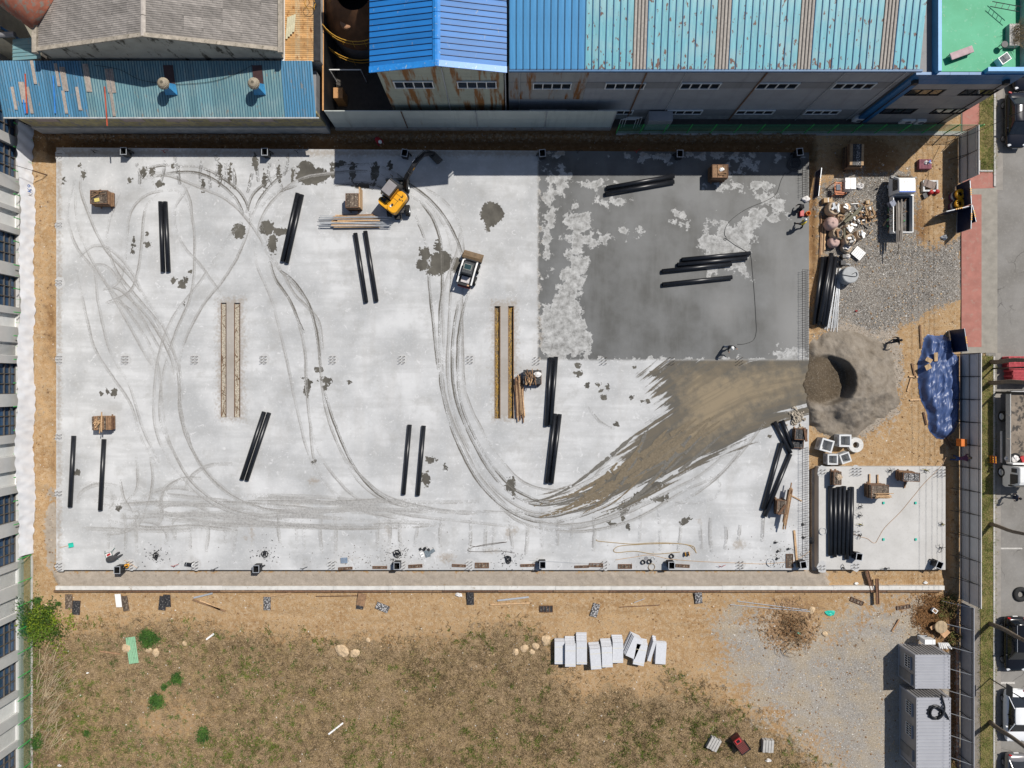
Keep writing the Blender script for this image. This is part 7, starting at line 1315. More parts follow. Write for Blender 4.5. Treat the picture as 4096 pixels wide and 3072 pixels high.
# ---- big cargo truck at the right edge with red pallets behind
ct = thing('cargo_truck', 'large white-cab drop-side truck with dirty bed at the right edge', 'truck', W(4042, 1750, -0.03), R(-90)); hw = 1.2
MB().box((0, 0, 0.75), (8.2, 0.9, 0.3)).build('chassis', M['steel_dark'], ct)
for (x, y) in ((2.95, 1.02), (2.95, -1.02), (-1.85, 0.98), (-1.85, -0.98)): wheel(ct, x, y, 0.48, 0.3, lugs=0, rim=M['galv'], rr_=0.58)
MB().box((-1.0, 0, 1.15), (6.0, 2.35, 0.12)).build('bed_floor', mat('dirty_bed', (0.22, 0.18, 0.14), 0.85, var=0.3, scale=1.2, col2=(0.05, 0.045, 0.04), thr=(0.5, 0.62)), ct)
for sy in (-1, 1):
 for i in range(3): MB().box((-3.0 + 2.0 * i, sy * hw, 1.45), (1.97, 0.06, 0.55)).build('drop_side', mat('pale_grey_side', (0.42, 0.42, 0.41), 0.6, var=0.12), ct)
 MB().tube([(-0.6, sy * 1.3, 0.8), (2.1, sy * 1.3, 0.8)], 0.04, 6).tube([(-0.6, sy * 1.3, 0.65), (2.1, sy * 1.3, 0.65)], 0.04, 6).build('side_guard', M['galv'], ct)
MB().box((2.08, 0, 1.6), (0.12, 2.4, 0.8)).build('head_board', M['white'], ct); MB().box((-4.02, 0, 1.5), (0.06, 2.4, 0.6)).build('tail_board', _mc['pale_grey_side'], ct)
cabp = [(2.3, 0.6), (4.05, 0.6), (4.15, 0.9), (4.08, 1.5), (3.8, 2.5), (3.55, 2.62), (2.4, 2.62), (2.3, 2.5)]
rings = [[(3.2 + (p[0] - 3.2) * k, y * (1 - 0.08 * max(0, (p[1] - 1.5))), 1.6 + (p[1] - 1.6) * k) for p in cabp] for (y, k) in ((-1.15, 0.94), (-1.1, 1.0), (1.1, 1.0), (1.15, 0.94))]
MB().loft(rings).build('cab', WP, ct, bevel=0.05); MB().quad((4.1, -0.98, 1.55), (4.1, 0.98, 1.55), (3.84, 0.92, 2.42), (3.84, -0.92, 2.42)).build('windscreen', M['glass'], ct)
for sy in (-1, 1): MB().add([(2.95, sy * 1.16, 1.6), (3.85, sy * 1.16, 1.6), (3.65, sy * 1.075, 2.4), (2.95, sy * 1.075, 2.4)], [(0, 1, 2, 3) if sy < 0 else (3, 2, 1, 0)]).build('door_window', M['glass'], ct); MB().add([(2.45, sy * 1.16, 1.75), (2.8, sy * 1.16, 1.75), (2.8, sy * 1.1, 2.3), (2.45, sy * 1.1, 2.3)], [(0, 1, 2, 3) if sy < 0 else (3, 2, 1, 0)]).build('quarter_window', M['glass'], ct); MB().box((3.9, sy * 1.35, 2.0), (0.12, 0.2, 0.45)).build('mirror', M['black_pe'], ct)
b = thing('bed_cargo', 'white sacks and red tools behind the big truck cab', 'cargo', W(4058, 1835, 1.2)); crumple(0.36, 2, 0.6).build('white_sack', M['white_bag'], b)
crumple(0.28, 6, 0.6, (-0.6, 0.05, 0)).build('white_sack', M['white_bag'], b); MB().box((0.55, 0, 0.15), (0.3, 0.5, 0.25), 0.4).build('red_tool', M['red'], b)
mb = MB(); mb.tube([(0.42 * math.cos(a * 0.4), -0.0 + 0.42 * math.sin(a * 0.4), 0.1) for a in range(17)], 0.09, 8); mb.build('tyre_ring', M['rubber'], b, True)
M['red_pal'] = mat('red_plastic_pallet', (0.50, 0.06, 0.075), 0.5, var=0.12)
def pallet_mesh(w, d):
 mb = MB()
 for i in range(11): mb.box((-w / 2 + 0.03 + (w - 0.06) * i / 10, 0, 0.13), (0.045, d, 0.025))
 for i in range(9): mb.box((0, -d / 2 + 0.03 + (d - 0.06) * i / 8, 0.115), (w, 0.045, 0.02))
 for x in (-0.42, 0, 0.42):
  for y in (-0.4, 0, 0.4): mb.box((x * w, y * d, 0.055), (0.16, 0.14, 0.11))
 return mb.mesh('pallet_deck', M['red_pal'])
plm = pallet_mesh(1.1, 1.1); k = 0
for (px, py, n, dz, lb) in ((4032, 1452, 6, 0.155, 'upper left'), (4085, 1452, 6, 0.155, 'upper right'), (4040, 1505, 8, 0.155, 'lower left'), (4091, 1505, 8, 0.155, 'lower right')):
 for i in range(n):
  o_ = newobj('plastic_pallet', plm); q = W(px, py, 0); o_.location = (q.x + 0.01 * (i % 2), q.y, -0.03 + dz * i); tag(o_, ('topmost red plastic pallet of the ' if i == n - 1 else 'red plastic pallet inside the ') + lb + ' stack on the street', 'pallet', 'red plastic pallets stacked on the street')
# ======================= EAST SIDE, SOUTH FIELD, PEOPLE =======================
def hf(name, x0, x1, y0, y1, st, zf, m, skip=None, attrs=None):
 return newobj(name, gridmesh(name, np.arange(x0, x1 + 1, st), np.arange(y0, y1 + 1, st), zf, m, attrs, skip))
# ---- sand pile with a scooped hollow
def pile_d(X, Y):
 return np.hypot((X - 3395) / 195, (Y - 1528) / 205) + 0.22 * nz(X, Y, 0.35) + 0.08 * nz(X, Y, 1.2)
def pile_z(X, Y):
 d = pile_d(X, Y); base = 0.62 * (1 - sstep(3240, 3330, X)); dome = 1.3 * (1 - sstep(0.25, 1.02, d)) * sstep(3215, 3330, X) + 0.12 * sstep(1.12, 0.95, d)
 sc = 1 - sstep(0.84, 1.0, np.hypot((X - 3285) / 112, (Y - 1520) / 105) + 0.06 * nz(X, Y, 0.9)); dome = dome * (1 - 0.94 * sc) + 0.03
 ridge = 0.25 * (1 - sstep(0, 26, np.abs((X - 3440) * 0.8 + (Y - 1500) * 0.5 + 12 * nz(X, Y, 1)))) * sstep(1.0, 0.6, d) * (1 - sc)
 return np.maximum(base * sstep(1.15, 0.9, d) + dome + ridge * 0.5 + (0.28 * nz(X, Y, 0.45, 3) + 0.16 * (1 - 2.2 * np.abs(nz(X, Y, 0.6, 3)))) * sstep(1.05, 0.7, d) * (1 - 0.8 * sc) + 0.07 * nz(X, Y, 2.2, 4) + 0.05 * nz(X, Y, 6, 2) - 0.16 * sstep(0.97, 1.12, d), -0.2)
t = NT('pile_sand'); n1 = t.noise(1.2, 5, 0.6); n2 = t.noise(9, 5, 0.7)
c = t.mix(t.lin(n1, 0.3, 0.7, 0, 1), (0.16, 0.133, 0.102), (0.265, 0.232, 0.192)); c = t.mix(t.attr('cut'), c, t.mix(n1, (0.06, 0.045, 0.03), (0.12, 0.094, 0.064))); c = t.mix(t.math('MULTIPLY', t.step(n2, 0.5, 0.7), 0.35), c, (0.29, 0.25, 0.205)); t.bump(n2, 0.6, 0.05); M['pile'] = t.fin(c, 0.95, spec=0.1)  # dug sand is darker; the hollow's shade is also deepened in this colour
o = hf('sand_pile', 3180, 3620, 1290, 1770, 3.4, pile_z, M['pile'], lambda cx, cy: pile_d(cx, cy) > 1.09, {'cut': lambda X, Y: 1 - sstep(0.75, 1.03, np.hypot((X - 3270) / 135, (Y - 1520) / 105) + 0.1 * nz(X, Y, 1))})
tag(o, 'grey brown sand heap with a dug-out hollow spilling onto the slab', 'sand pile')
# ---- blue tarpaulin over a heap
TARP = [(3696, 1352), (3710, 1338), (3745, 1345), (3775, 1340), (3805, 1365), (3808, 1410), (3834, 1430), (3836, 1560), (3830, 1690), (3815, 1725), (3775, 1757), (3745, 1752), (3715, 1720), (3708, 1650), (3680, 1590), (3671, 1520), (3670, 1450), (3684, 1420)]
def tarp_z(X, Y):
 d = sdpoly(X, Y, TARP) + 3 * nz(X, Y, 1.2); r1 = 1 - np.abs(nz(X + 14 * nz(X, Y, 0.6), Y * 0.16, 2.0, 2)) * 2.4; r2 = 1 - np.abs(nz(X * 0.9 + Y * 0.55, Y * 0.35 - X * 0.3, 2.4, 2)) * 2.4
 return 0.03 + (0.42 + 0.15 * nz(X, Y, 0.25)) * sstep(-2, 30, d) + 0.2 * r1 * sstep(0, 20, d) + 0.13 * r2 * sstep(0, 15, d) 
M['tarp'] = mat('blue_tarpaulin', (0.055, 0.092, 0.215), 0.42, var=0.2, scale=1.5, spec=0.5, col2=(0.12, 0.16, 0.29), thr=(0.55, 0.75))
tag(hf('blue_tarpaulin', 3655, 3850, 1325, 1770, 3.0, tarp_z, M['tarp'], lambda cx, cy: sdpoly(cx, cy, TARP) < -1), 'crumpled blue tarpaulin covering a long heap beside the fence', 'tarpaulin')
for i, (px, py, rz, w_, d_, lb) in enumerate([(3738, 1428, 0.1, 0.3, 0.75, 'upright flattened carton lying on the blue tarpaulin'), (3712, 1440, -0.5, 0.55, 0.35, 'tilted flattened carton beside the upright one on blue tarpaulin'), (3708, 1468, 0.5, 0.5, 0.45, 'lowest flattened carton on the blue tarpaulin')]):
 tag(MB().box((0, 0, 0), (w_, d_, 0.04), rz, rx=0.12).build('carton_sheet', M['cardboard'], None, loc=W(px, py, 0.6) + Vector((0, 0, float(tarp_z(np.array([px * 1.0]), np.array([py * 1.0]))[0]) - 0.48))), lb, 'carton', 'cartons on the blue tarpaulin')
# ---- site fences of grey panels with tube frames (east side)
M['ep'] = mat('grey_fence_panel', (0.62, 0.60, 0.58), 0.55, var=0.06, scale=1.2, rand=0.05); M['ep2'] = mat('blue_grey_fence_panel', (0.33, 0.34, 0.37), 0.5, var=0.08, rand=0.05)
def east_fence(name, label, px, y0, y1, hh, bay, m, emb=True, props=False):
 f = thing(name, label, 'fence', W(px, (y0 + y1) / 2)); o = f.location; X = W(px, 0).x; Y0 = W(0, y0).y; Y1 = W(0, y1).y; n = max(1, round((Y0 - Y1) / bay)); st = (Y0 - Y1) / n
 mb = MB(); mb.box((0, 0, hh / 2), (0.05, st - 0.02, hh - 0.04))
 if emb:
  for j in range(10):
   for k in range(3): mb.box((-0.03, -st / 2 + st * (k + 0.5) / 3, hh * (j + 0.5) / 10), (0.02, st / 3 - 0.16, hh / 10 - 0.1))
 pm_ = mb.mesh('fence_panel', m); post = MB().tube([(-0.12, 0, 0), (-0.12, 0, hh + 0.02)], 0.03, 6).mesh('post', M['steel_dark']); hr = MB().tube([(-0.12, -st / 2, 0), (-0.12, st / 2, 0)], 0.03, 6).mesh('rail', M['steel_dark']); br = MB().tube([(-0.14, 0, hh * 0.75), (-0.55, 0.0, hh * 0.35), (-0.9, 0, 0.05)], 0.025, 5).mesh('strut', M['steel_dark']); pr = MB().tube([(-0.05, 0, hh * 0.97), (-1.75, 0.1, 0.15)], 0.03, 6).mesh('prop', M['galv'])
 for i in range(n):
  y = Y0 - st * (i + 0.5) - o.y; obj('fence_panel', pm_, f, (0, y, 0)); obj('post', post, f, (0, y + st / 2, 0))
  for z in (0.35, hh * 0.5, hh * 0.93) if emb else (hh * 0.93,): obj('rail', hr, f, (0, y, z))
  if emb: obj('strut', br, f, (0, y + st / 2 - 0.02, 0))
  if props: obj('prop', pr, f, (0, y + st / 2, 0))
 return f
east_fence('site_fence', 'grey embossed panel fence with dark tube frame beside the blue tarpaulin', 3840, 1418, 2395, 2.85, 2.0, M['ep'])
east_fence('site_fence', 'short grey panel fence beside the red pavement at the gate', 3834, 545, 735, 2.75, 2.05, M['ep'])
east_fence('site_fence', 'blue-grey sheet fence with long props behind the containers', 3842, 2406, 3280, 1.85, 2.0, M['ep2'], False, True)
for i in range(12):
 q0 = W(3826, 2440 + i * 60); MB().box((q0.x, q0.y, 0.12), (0.12, 1.25, 0.24)).build('edge_block', mat('brick_edge', (0.30, 0.17, 0.12) , 0.9, var=0.2, rand=0.3, col2=(0.38, 0.36, 0.33), thr=(0.5, 0.6)), kb)
# navy gate panels
M['navy'] = mat('navy_gate_panel', (0.012, 0.020, 0.055), 0.35, var=0.15)
def gate(px0, py0, px1, py1, hh, label, stripe=False, par=None):
 a = W(px0, py0); b = W(px1, py1); L = (b - a).length; g_ = thing('gate_panel', label, 'gate', (a + b) / 2, math.atan2(b.y - a.y, b.x - a.x), 'navy folding gate panels'); MB().box((0, 0, hh / 2 + 0.1), (L, 0.04, hh)).build('sheet', M['navy'], g_); mb = MB()
 mb.tube([(-L / 2, 0.05, 0.08), (-L / 2, 0.05, hh + 0.12), (L / 2, 0.05, hh + 0.12), (L / 2, 0.05, 0.08), (-L / 2, 0.05, 0.08)], 0.025, 6); mb.build('frame', M['galv'], g_)
 for k in range(4): MB().box((-0.25 + 0.16 * k, 0.05, hh + 0.14), (0.09, 0.1, 0.07)).build('hazard_mark', M['yellow'], g_)
 if stripe:
  s_ = MB().box((0, -0.024, hh * 0.68), (L * 0.99, 0.012, 0.24)).build('grey_stripe', mat('grey_stripe', (0.30, 0.32, 0.37), 0.5), g_)
  def gl(cx, bars, nm): mb = MB(); [mb.box((cx + u, -0.036, hh * 0.68 + v), (w_, 0.012, h_)) for (u, v, w_, h_) in bars]; mb.build(nm, M['black_pe'], g_)
  s5 = 0.03; gl(-0.34, [(0, 0.06, 0.12, s5), (0, 0, 0.12, s5), (-0.045, 0.03, s5, 0.09), (0.045, 0.03, s5, 0.09), (0, -0.05, s5, 0.07)], 'letter'); gl(-0.17, [(-0.02, 0.05, 0.1, s5), (0.02, 0, s5, 0.12), (0.06, 0, s5, 0.15)], 'letter'); gl(0.0, [(0, 0.055, 0.1, s5), (0, -0.055, 0.1, s5), (-0.05, 0, s5, 0.12), (0.05, 0, s5, 0.12)], 'letter'); gl(0.17, [(-0.04, 0, s5, 0.12), (0.0, 0.02, 0.06, s5), (0.03, 0, s5, 0.15), (0.07, 0, s5, 0.15)], 'letter'); gl(0.34, [(-0.045, 0.02, s5, 0.1), (0.035, 0.02, s5, 0.1), (0, 0.02, 0.08, s5), (0, -0.05, 0.13, s5)], 'letter')
 return g_
gate(3808, 1409, 3795, 1322, 2.1, 'navy gate panel with grey lettered stripe beside the blue tarpaulin', True).rotation_euler[2] += math.pi if False else 0
gate(3828, 838, 3822, 745, 1.9, 'upper navy gate panel standing along the red crossing'); gate(3826, 935, 3829, 842, 1.9, 'lower navy gate panel standing along the red crossing'); gate(3735, 868, 3832, 846, 1.7, 'navy gate panel standing across the dirt'); gate(3852, 905, 3838, 842, 1.7, 'outermost navy gate panel slanting over the red crossing'); gate(3250, 800, 3262, 690, 1.2, 'navy sheet leaning at the slab north-east edge')
# ---- container offices
M['cont'] = mat('grey_container', (0.33, 0.335, 0.36), 0.5, var=0.05, scale=1.0); M['cont_d'] = mat('grey_container_wall', (0.30, 0.29, 0.285), 0.5, var=0.06)
def container(x0, y0, x1, y1, label, wins, door):
 a = W(x0, y0); b = W(x1, y1); c = thing('container_office', label, 'container', ((a.x + b.x) / 2, (a.y + b.y) / 2, 0)); w_ = b.x - a.x; d_ = a.y - b.y; hh = 2.6; n = round(d_ / 0.3)
 MB().box((0, 0, hh / 2), (w_ - 0.1, d_ - 0.1, hh - 0.1)).build('shell', M['cont_d'], c)
 for i in range(n): MB().box((0.0, -d_ / 2 + 0.12 + (d_ - 0.24) * (i + 0.5) / n, hh - 0.01), (w_ - 0.14, (d_ - 0.24) / n * 0.6, 0.13), tq=0.6).build('roof_corrugation', M['cont'], c)
 MB().box((0, 0, hh - 0.035), (w_ - 0.12, d_ - 0.12, 0.04)).build('roof_sheet', M['cont'], c); mb = MB()
 for s1 in (-1, 1):
  for (c1, d1) in (((s1 * (w_ / 2 - 0.04), 0, hh - 0.03), (0.08, d_, 0.1)), ((s1 * (w_ / 2 - 0.05), 0, 0.08), (0.1, d_, 0.16)), ((0, s1 * (d_ / 2 - 0.04), hh - 0.032), (w_ - 0.17, 0.08, 0.1)), ((0, s1 * (d_ / 2 - 0.05), 0.08), (w_ - 0.2, 0.1, 0.16))): MB().box(c1, d1).build('frame_rail', M['cont'], c)
 for sx in (-1, 1):
  for sy in (-1, 1): MB().box((sx * (w_ / 2 - 0.08), sy * (d_ / 2 - 0.08), hh / 2 + 0.02), (0.17, 0.17, hh + 0.05)).build('corner_post', M['cont'], c)
 for i in range(int(w_ / 0.28)): MB().box((-w_ / 2 + 0.28 * (i + 0.5), d_ / 2 - 0.03, hh / 2), (0.14, 0.08, hh - 0.3)).build('wall_corrugation', M['cont_d'], c)
 for wy in wins:
  wn_ = bpy.data.objects.new('window', None); COL.objects.link(wn_); wn_.parent = c; MB().box((-w_ / 2 + 0.02, wy, 1.55), (0.05, 1.0, 0.85)).build('pane', M['glass'], wn_); mb = MB()
  for k in range(6): mb.box((-w_ / 2 - 0.02, wy - 0.5 + 0.2 * k, 1.55), (0.03, 0.03, 0.9))
  for z in (1.1, 1.55, 2.0): mb.box((-w_ / 2 - 0.02, wy, z), (0.03, 1.06, 0.05))
  mb.build('window_bars', M['white'], wn_); MB().box((-w_ / 2 - 0.05, wy, 2.05), (0.14, 1.1, 0.04)).build('window_hood', M['cont'], wn_)
 MB().box((-w_ / 2 + 0.02, door, 1.15), (0.06, 0.85, 2.0)).build('door', mat('dark_grey_door', (0.2, 0.195, 0.19), 0.5), c); MB().box((-w_ / 2 - 0.06, door, 2.2), (0.2, 0.95, 0.04)).build('door_hood', M['cont_d'], c)
 return c
container(3592, 2574, 3726, 2703, 'smaller square grey container office', [0.45], -0.85); container(3597, 2738, 3729, 3020, 'longer grey container office with a coiled hose on its roof', [1.75, -0.1], -2.0)
b = thing('air_conditioner', 'white air conditioner unit beside the smaller container', 'air conditioner', W(3695, 2553, 0.75)); b.location.z = 0; MB().box((0, 0, 1.35), (0.9, 0.4, 0.7)).build('casing', M['white'], b, bevel=0.02); MB().box((0, 0, 0.5), (0.8, 0.35, 0.04)).box((-0.35, 0, 0.75), (0.05, 0.3, 0.5)).box((0.35, 0, 0.75), (0.05, 0.3, 0.5)).box((0, 0, 0.25), (0.06, 0.3, 0.5)).build('bracket', M['galv'], b)
mb = MB(); cx, cy = W(3742, 2850, 2.75).x, W(3742, 2850, 2.75).y; pts = [(cx + (0.62 - 0.035 * k) * math.cos(k * 0.35), cy + (0.62 - 0.02 * k) * math.sin(k * 0.35), 2.72 + 0.035 * (k % 18 > 9) + 0.006 * k) for k in range(1, 40) if True][:26] 
mb.tube([(cx + 0.58 * math.cos(k * 0.35), cy + 0.58 * math.sin(k * 0.35), 2.7) for k in range(19)], 0.07, 8); mb.tube([(cx + 0.5 * math.cos(k * 0.35) + 0.05, cy + 0.52 * math.sin(k * 0.35), 2.82) for k in range(19)], 0.07, 8); mb.tube([(cx + 0.42 * math.cos(k * 0.35), cy + 0.42 * math.sin(k * 0.35) - 0.04, 2.7) for k in range(19)], 0.07, 8); mb.tube(spline([(cx + 0.1, cy - 0.5, 2.86), (cx + 0.55, cy - 0.1, 2.88), (cx + 0.72, cy + 0.5, 2.78), (cx + 0.55, cy + 1.2, 2.72), (cx + 0.5, cy + 1.45, 2.72)], 5), 0.08, 8); mb.tube(spline([(cx + 0.1, cy + 0.5, 2.9), (cx + 0.6, cy + 0.2, 2.85), (cx + 1.0, cy - 0.35, 2.72), (cx + 1.1, cy - 0.6, 2.7)], 5), 0.08, 8)
tag(mb.build('coiled_duct', M['black_pe'], None, True), 'thick black coiled duct on the longer container roof', 'duct')
# ---- precast manhole boxes and rings
def pit(px, py, w_, rz, label, hh):
 s_ = thing('manhole_box', label, 'manhole box', W(px, py, hh), rz, 'precast concrete manhole boxes'); s_.location.z = 0.03; t_ = 0.13 * w_; mb = MB()
 for sy in (-1, 1): mb.box((0, sy * (w_ / 2 - t_ / 2), hh / 2), (w_, t_, hh))
 for sx in (-1, 1): mb.box((sx * (w_ / 2 - t_ / 2), 0, hh / 2), (t_, w_ - 2 * t_, hh))
 mb.box((0, 0, 0.05), (w_ - 2 * t_, w_ - 2 * t_, 0.1)); mb.build('shell', M['precast'], s_, bevel=0.01)
 for k in range(4):
  m_ = Matrix.Rotation(k * math.pi / 2, 4, 'Z'); MB().tube([(w_ / 2 - 0.02, 0, hh * 0.45), (w_ / 2 + 0.008, 0, hh * 0.45)], w_ * 0.3, 24).build('knockout_disc', mat('recess_shade_grey', (0.36, 0.36, 0.355), 0.85), s_).matrix_local = m_  # no hollow modelled: shade of the round recess is painted as darker grey
  for yy in (-0.38, 0.38): MB().tube([(w_ / 2 - 0.02, yy * w_, hh * 0.85), (w_ / 2 + 0.009, yy * w_, hh * 0.85)], 0.035, 8).build('lifting_hole', M['steel_dark'], s_).matrix_local = m_
pit(3308, 1782, 1.08, R(-16), 'tilted left manhole box of the four on the dirt', 1.05); pit(3381, 1763, 1.05, 0, 'upper manhole box of the four, next to the concrete ring', 1.05); pit(3331, 1838, 0.9, 0, 'lower left smaller manhole box', 0.9); pit(3382, 1832, 0.87, R(19), 'lower right turned smaller manhole box', 0.9)
b = thing('concrete_ring', 'thick concrete ring lying beside the manhole boxes', 'concrete ring', W(3424, 1780, 0.45)); b.location.z = 0.05; MB().lathe([(0.27, 0.0), (0.66, 0.0), (0.64, 0.42), (0.27, 0.42), (0.27, 0.0)], 32, caps=False).build('ring', mat('rough_white_concrete', (0.56, 0.55, 0.52), 0.9, var=0.15, scale=5, bump=0.4), b)
b = thing('manhole_shaft', 'round concrete manhole shaft with a handle on the gravel', 'manhole', W(3403, 1099, 1.05)); b.location.z = 0; MB().lathe([(0.72, 0.0), (0.7, 1.0), (0.64, 1.05)], 32).build('shaft', mat('grey_blue_concrete', (0.36, 0.37, 0.37), 0.8, var=0.1), b); MB().tube(spline([(0.1, 0.05, 1.08), (0.45, 0.2, 1.1), (0.5, -0.1, 1.1), (0.15, -0.15, 1.1), (-0.75, 0.0, 1.1)], 4), 0.025, 5).build('handle_bar', M['steel_dark'], b)
# ---- rubbish heap with bulk bags
def bag(px, py, r_, hh, m, label, opn=True, sd=0, fill=None):
 s_ = thing('bulk_bag', label, 'bag', W(px, py, hh * 0.8), 0, 'bulk bags in the rubbish heap'); s_.location.z = 0.02; g_ = random.Random(sd); n = 16; rings = []
 prof = [(0.85, 0), (1.0, 0.15), (1.04, 0.5), (0.95, 0.8), (0.8, 1.0)] + ([(0.62, 0.94), (0.5, 0.75)] if opn else [(0.5, 1.08), (0.2, 1.05), (0.12, 1.2)])
 for (q, z) in prof: rings.append([(r_ * q * (1 + 0.1 * math.sin(3 * a + sd + z * 4) + g_.uniform(-0.05, 0.05)) * math.cos(2 * math.pi * a / n), r_ * q * (1 + 0.1 * math.cos(2 * a + sd) + g_.uniform(-0.05, 0.05)) * math.sin(2 * math.pi * a / n), hh * z * g_.uniform(0.95, 1.05)) for a in range(n)])
 MB().loft(rings).build('sack', m, s_, True, subd=1)
 if fill:
  for k in range(7): a = g_.uniform(0, 6.28); MB().box((0.35 * r_ * math.cos(a), 0.35 * r_ * math.sin(a), hh * 0.95 + 0.03 * k), (g_.uniform(0.25, 0.6), g_.uniform(0.08, 0.22), 0.05), g_.uniform(0, 3), rx=g_.uniform(-0.3, 0.3)).build('rubbish', M[g_.choice(fill)], s_)
bag(3336, 834, 0.62, 1.0, M['sack'], 'large beige bulk bag topped with grey panels', True, 1, ['galv', 'white', 'galv']); bag(3329, 892, 0.58, 0.95, M['sack_pink'], 'pink tied bulk bag left in the rubbish heap', False, 2); bag(3349, 933, 0.52, 1.0, M['sack'], 'beige bulk bag with foam rolls', True, 3, ['timber_old', 'cable']); bag(3337, 967, 0.5, 0.7, M['sack_pink'], 'pinkish slack bulk bag at the heap lower left', False, 4); bag(3399, 960, 0.55, 1.0, M['sack'], 'open beige bulk bag with black and white scraps', True, 5, ['cable', 'white', 'black_pe']); bag(3441, 938, 0.45, 0.9, M['sack'], 'bulk bag holding white paper sheets', True, 6, ['white', 'white', 'galv']); bag(3388, 990, 0.48, 0.6, M['sack'], 'low bulk bag with a blue-black liner', True, 7, ['cloth_navy', 'white_bag']); bag(3395, 915, 0.42, 0.9, M['sack'], 'bulk bag overflowing with white cartons', True, 8, ['white', 'white', 'cardboard']); bag(3385, 830, 0.4, 0.8, M['sack'], 'narrow bulk bag with upright white boards', True, 9, ['white', 'white', 'timber']); bag(3362, 872, 0.34, 0.8, M['sack'], 'small beige bag between the pink bag and the logs', True, 10, ['cardboard', 'timber_old'])
rb_ = thing('scrap_heap', 'heap of foam rolls, wooden frames and scraps beside the bulk bags', 'rubbish', W(3420, 880)); g_ = random.Random(21)
for (x0, y0, x1, y1, z, r_, m) in ((3378, 890, 3446, 828, 0.55, 0.11, 'rope'), (3390, 885, 3440, 842, 0.4, 0.1, 'rope'), (3372, 880, 3402, 850, 0.7, 0.08, 'timber_old'), (3375, 912, 3378, 955, 0.95, 0.1, 'rope'), (3346, 945, 3364, 955, 1.0, 0.07, 'rope')): MB().tube([W(x0, y0, z) - rb_.location, W(x1, y1, z * 0.8) - rb_.location], r_, 10).build('foam_roll', mat('grey_green_foam', (0.16, 0.15, 0.105), 0.9), rb_)
for k in range(46):
 q = W(g_.gauss(3455, 26), g_.gauss(865, 26), 0.1 + g_.random() * 0.35) - rb_.location; MB().box(q, (g_.uniform(0.2, 0.8), g_.uniform(0.05, 0.16), g_.uniform(0.03, 0.1)), g_.uniform(0, 3), rx=g_.uniform(-0.4, 0.4)).build('wood_scrap', M[g_.choice(['timber', 'timber_old', 'cardboard', 'timber', 'black_pe', 'white'])], rb_)
q = W(3480, 843, 0.6) - rb_.location; mb = MB(); [mb.box((q.x + u, q.y + v, q.z), (a, b_, 0.1), 0.3) for (u, v, a, b_) in ((-0.3, 0.05, 0.1, 0.95), (0.3, -0.1, 0.1, 0.95), (-0.1, 0.45, 0.6, 0.1), (0.12, -0.5, 0.6, 0.1))]; mb.build('wooden_frame', M['timber'], rb_)
for (px, py, w_, d_, hh, rz, m, lb) in ((3403, 733, 0.92, 0.95, 1.1, 0.0, 'white', 'bright white box standing on the gravel'), (3313, 800, 0.75, 0.4, 0.5, 0.05, 'cardboard', 'open brown carton near the slab edge'), (3473, 808, 0.32, 0.32, 0.3, 0.1, 'cardboard', 'small brown carton above the wooden frame'), (3721, 742, 0.0, 0, 0, 0, '', '')):
 if not m: continue
 b = thing('storage_box', lb, 'box', W(px, py, hh), rz); b.location.z = 0; MB().box((0, 0, hh / 2), (w_, d_, hh)).build('box', M[m], b, bevel=0.015); MB().box((0, 0, hh + 0.006), (w_ * 0.1, d_ * 0.98, 0.01)).build('tape', M['white_bag'], b)
b = thing('orange_rack', 'orange slatted rack beside the white box', 'rack', W(3352, 757, 0.5), 0.05); b.location.z = 0
for k in range(9): MB().box((0, -0.5 + 0.125 * k, 0.75), (0.85, 0.05, 0.04)).build('slat', M['orange'], b)
for (x, y) in ((-0.42, -0.5), (0.42, -0.5), (-0.42, 0.5), (0.42, 0.5)): MB().box((x, y, 0.55), (0.05, 0.05, 1.1)).build('post', M['orange'], b)
MB().box((-0.1, 0.1, 0.8), (0.35, 0.5, 0.06)).build('grey_mat', M['cloth_grey'], b)
for (px, py, r_, m, lb) in ((3444, 742, 0.35, 'white_bag', 'crumpled white plastic bags beside the white box'), (3783, 947, 0.3, 'galv', 'silver wrapped bundle at the gate dirt'), (3706, 655, 0.55, 'white_bag', 'pallet of white cement sacks on the lit dirt')):
 b = thing('wrapped_bundle', lb, 'bags', W(px, py, 0.3)); b.location.z = 0.02; crumple(r_, px, 0.9).build('plastic', M[m], b, False)
 if px == 3706: MB().box((-0.15, -0.05, 0.2), (1.1, 0.85, 0.4)).build('sack_stack', mat('maroon_sack', (0.2, 0.07, 0.09), 0.8, var=0.3), b, bevel=0.05); MB().box((0.1, 0.1, 0.62), (0.2, 0.12, 0.02), 1.2).build('blue_mark', M['blue_plastic'], b)
for i, x in enumerate((3286, 3292, 3298, 3303)):
 a = W(x, 862 + 30 * (i % 2), 0.1 + 0.05 * i); c_ = W(x - 6, 1030 - 10 * i, 0.1); L = (a - c_).length; o_ = MB().box((0, 0, 0), (L, 0.12, 0.06)).build('long_plank', M['timber' if i % 2 else 'timber_old']); o_.location = (a + c_) / 2; o_.rotation_euler = (0, 0, math.atan2(a.y - c_.y, a.x - c_.x)); tag(o_, ['leftmost', 'second', 'third', 'rightmost'][i] + ' of four long planks left of the bulk bags', 'plank', 'planks left of the bulk bags')
b = thing('perforated_panel', 'white slotted panel leaning below the bulk bags', 'panel', W(3436, 1012, 0.35), R(-40)); b.location.z = 0.25; MB().box((0, 0, 0), (0.95, 0.85, 0.03)).build('sheet', M['white'], b)
for i in range(5):
 for j in range(8): MB().box((-0.36 + 0.18 * i, -0.34 + 0.097 * j, 0.017), (0.12, 0.025, 0.012)).build('slot', M['black_pe'], b)
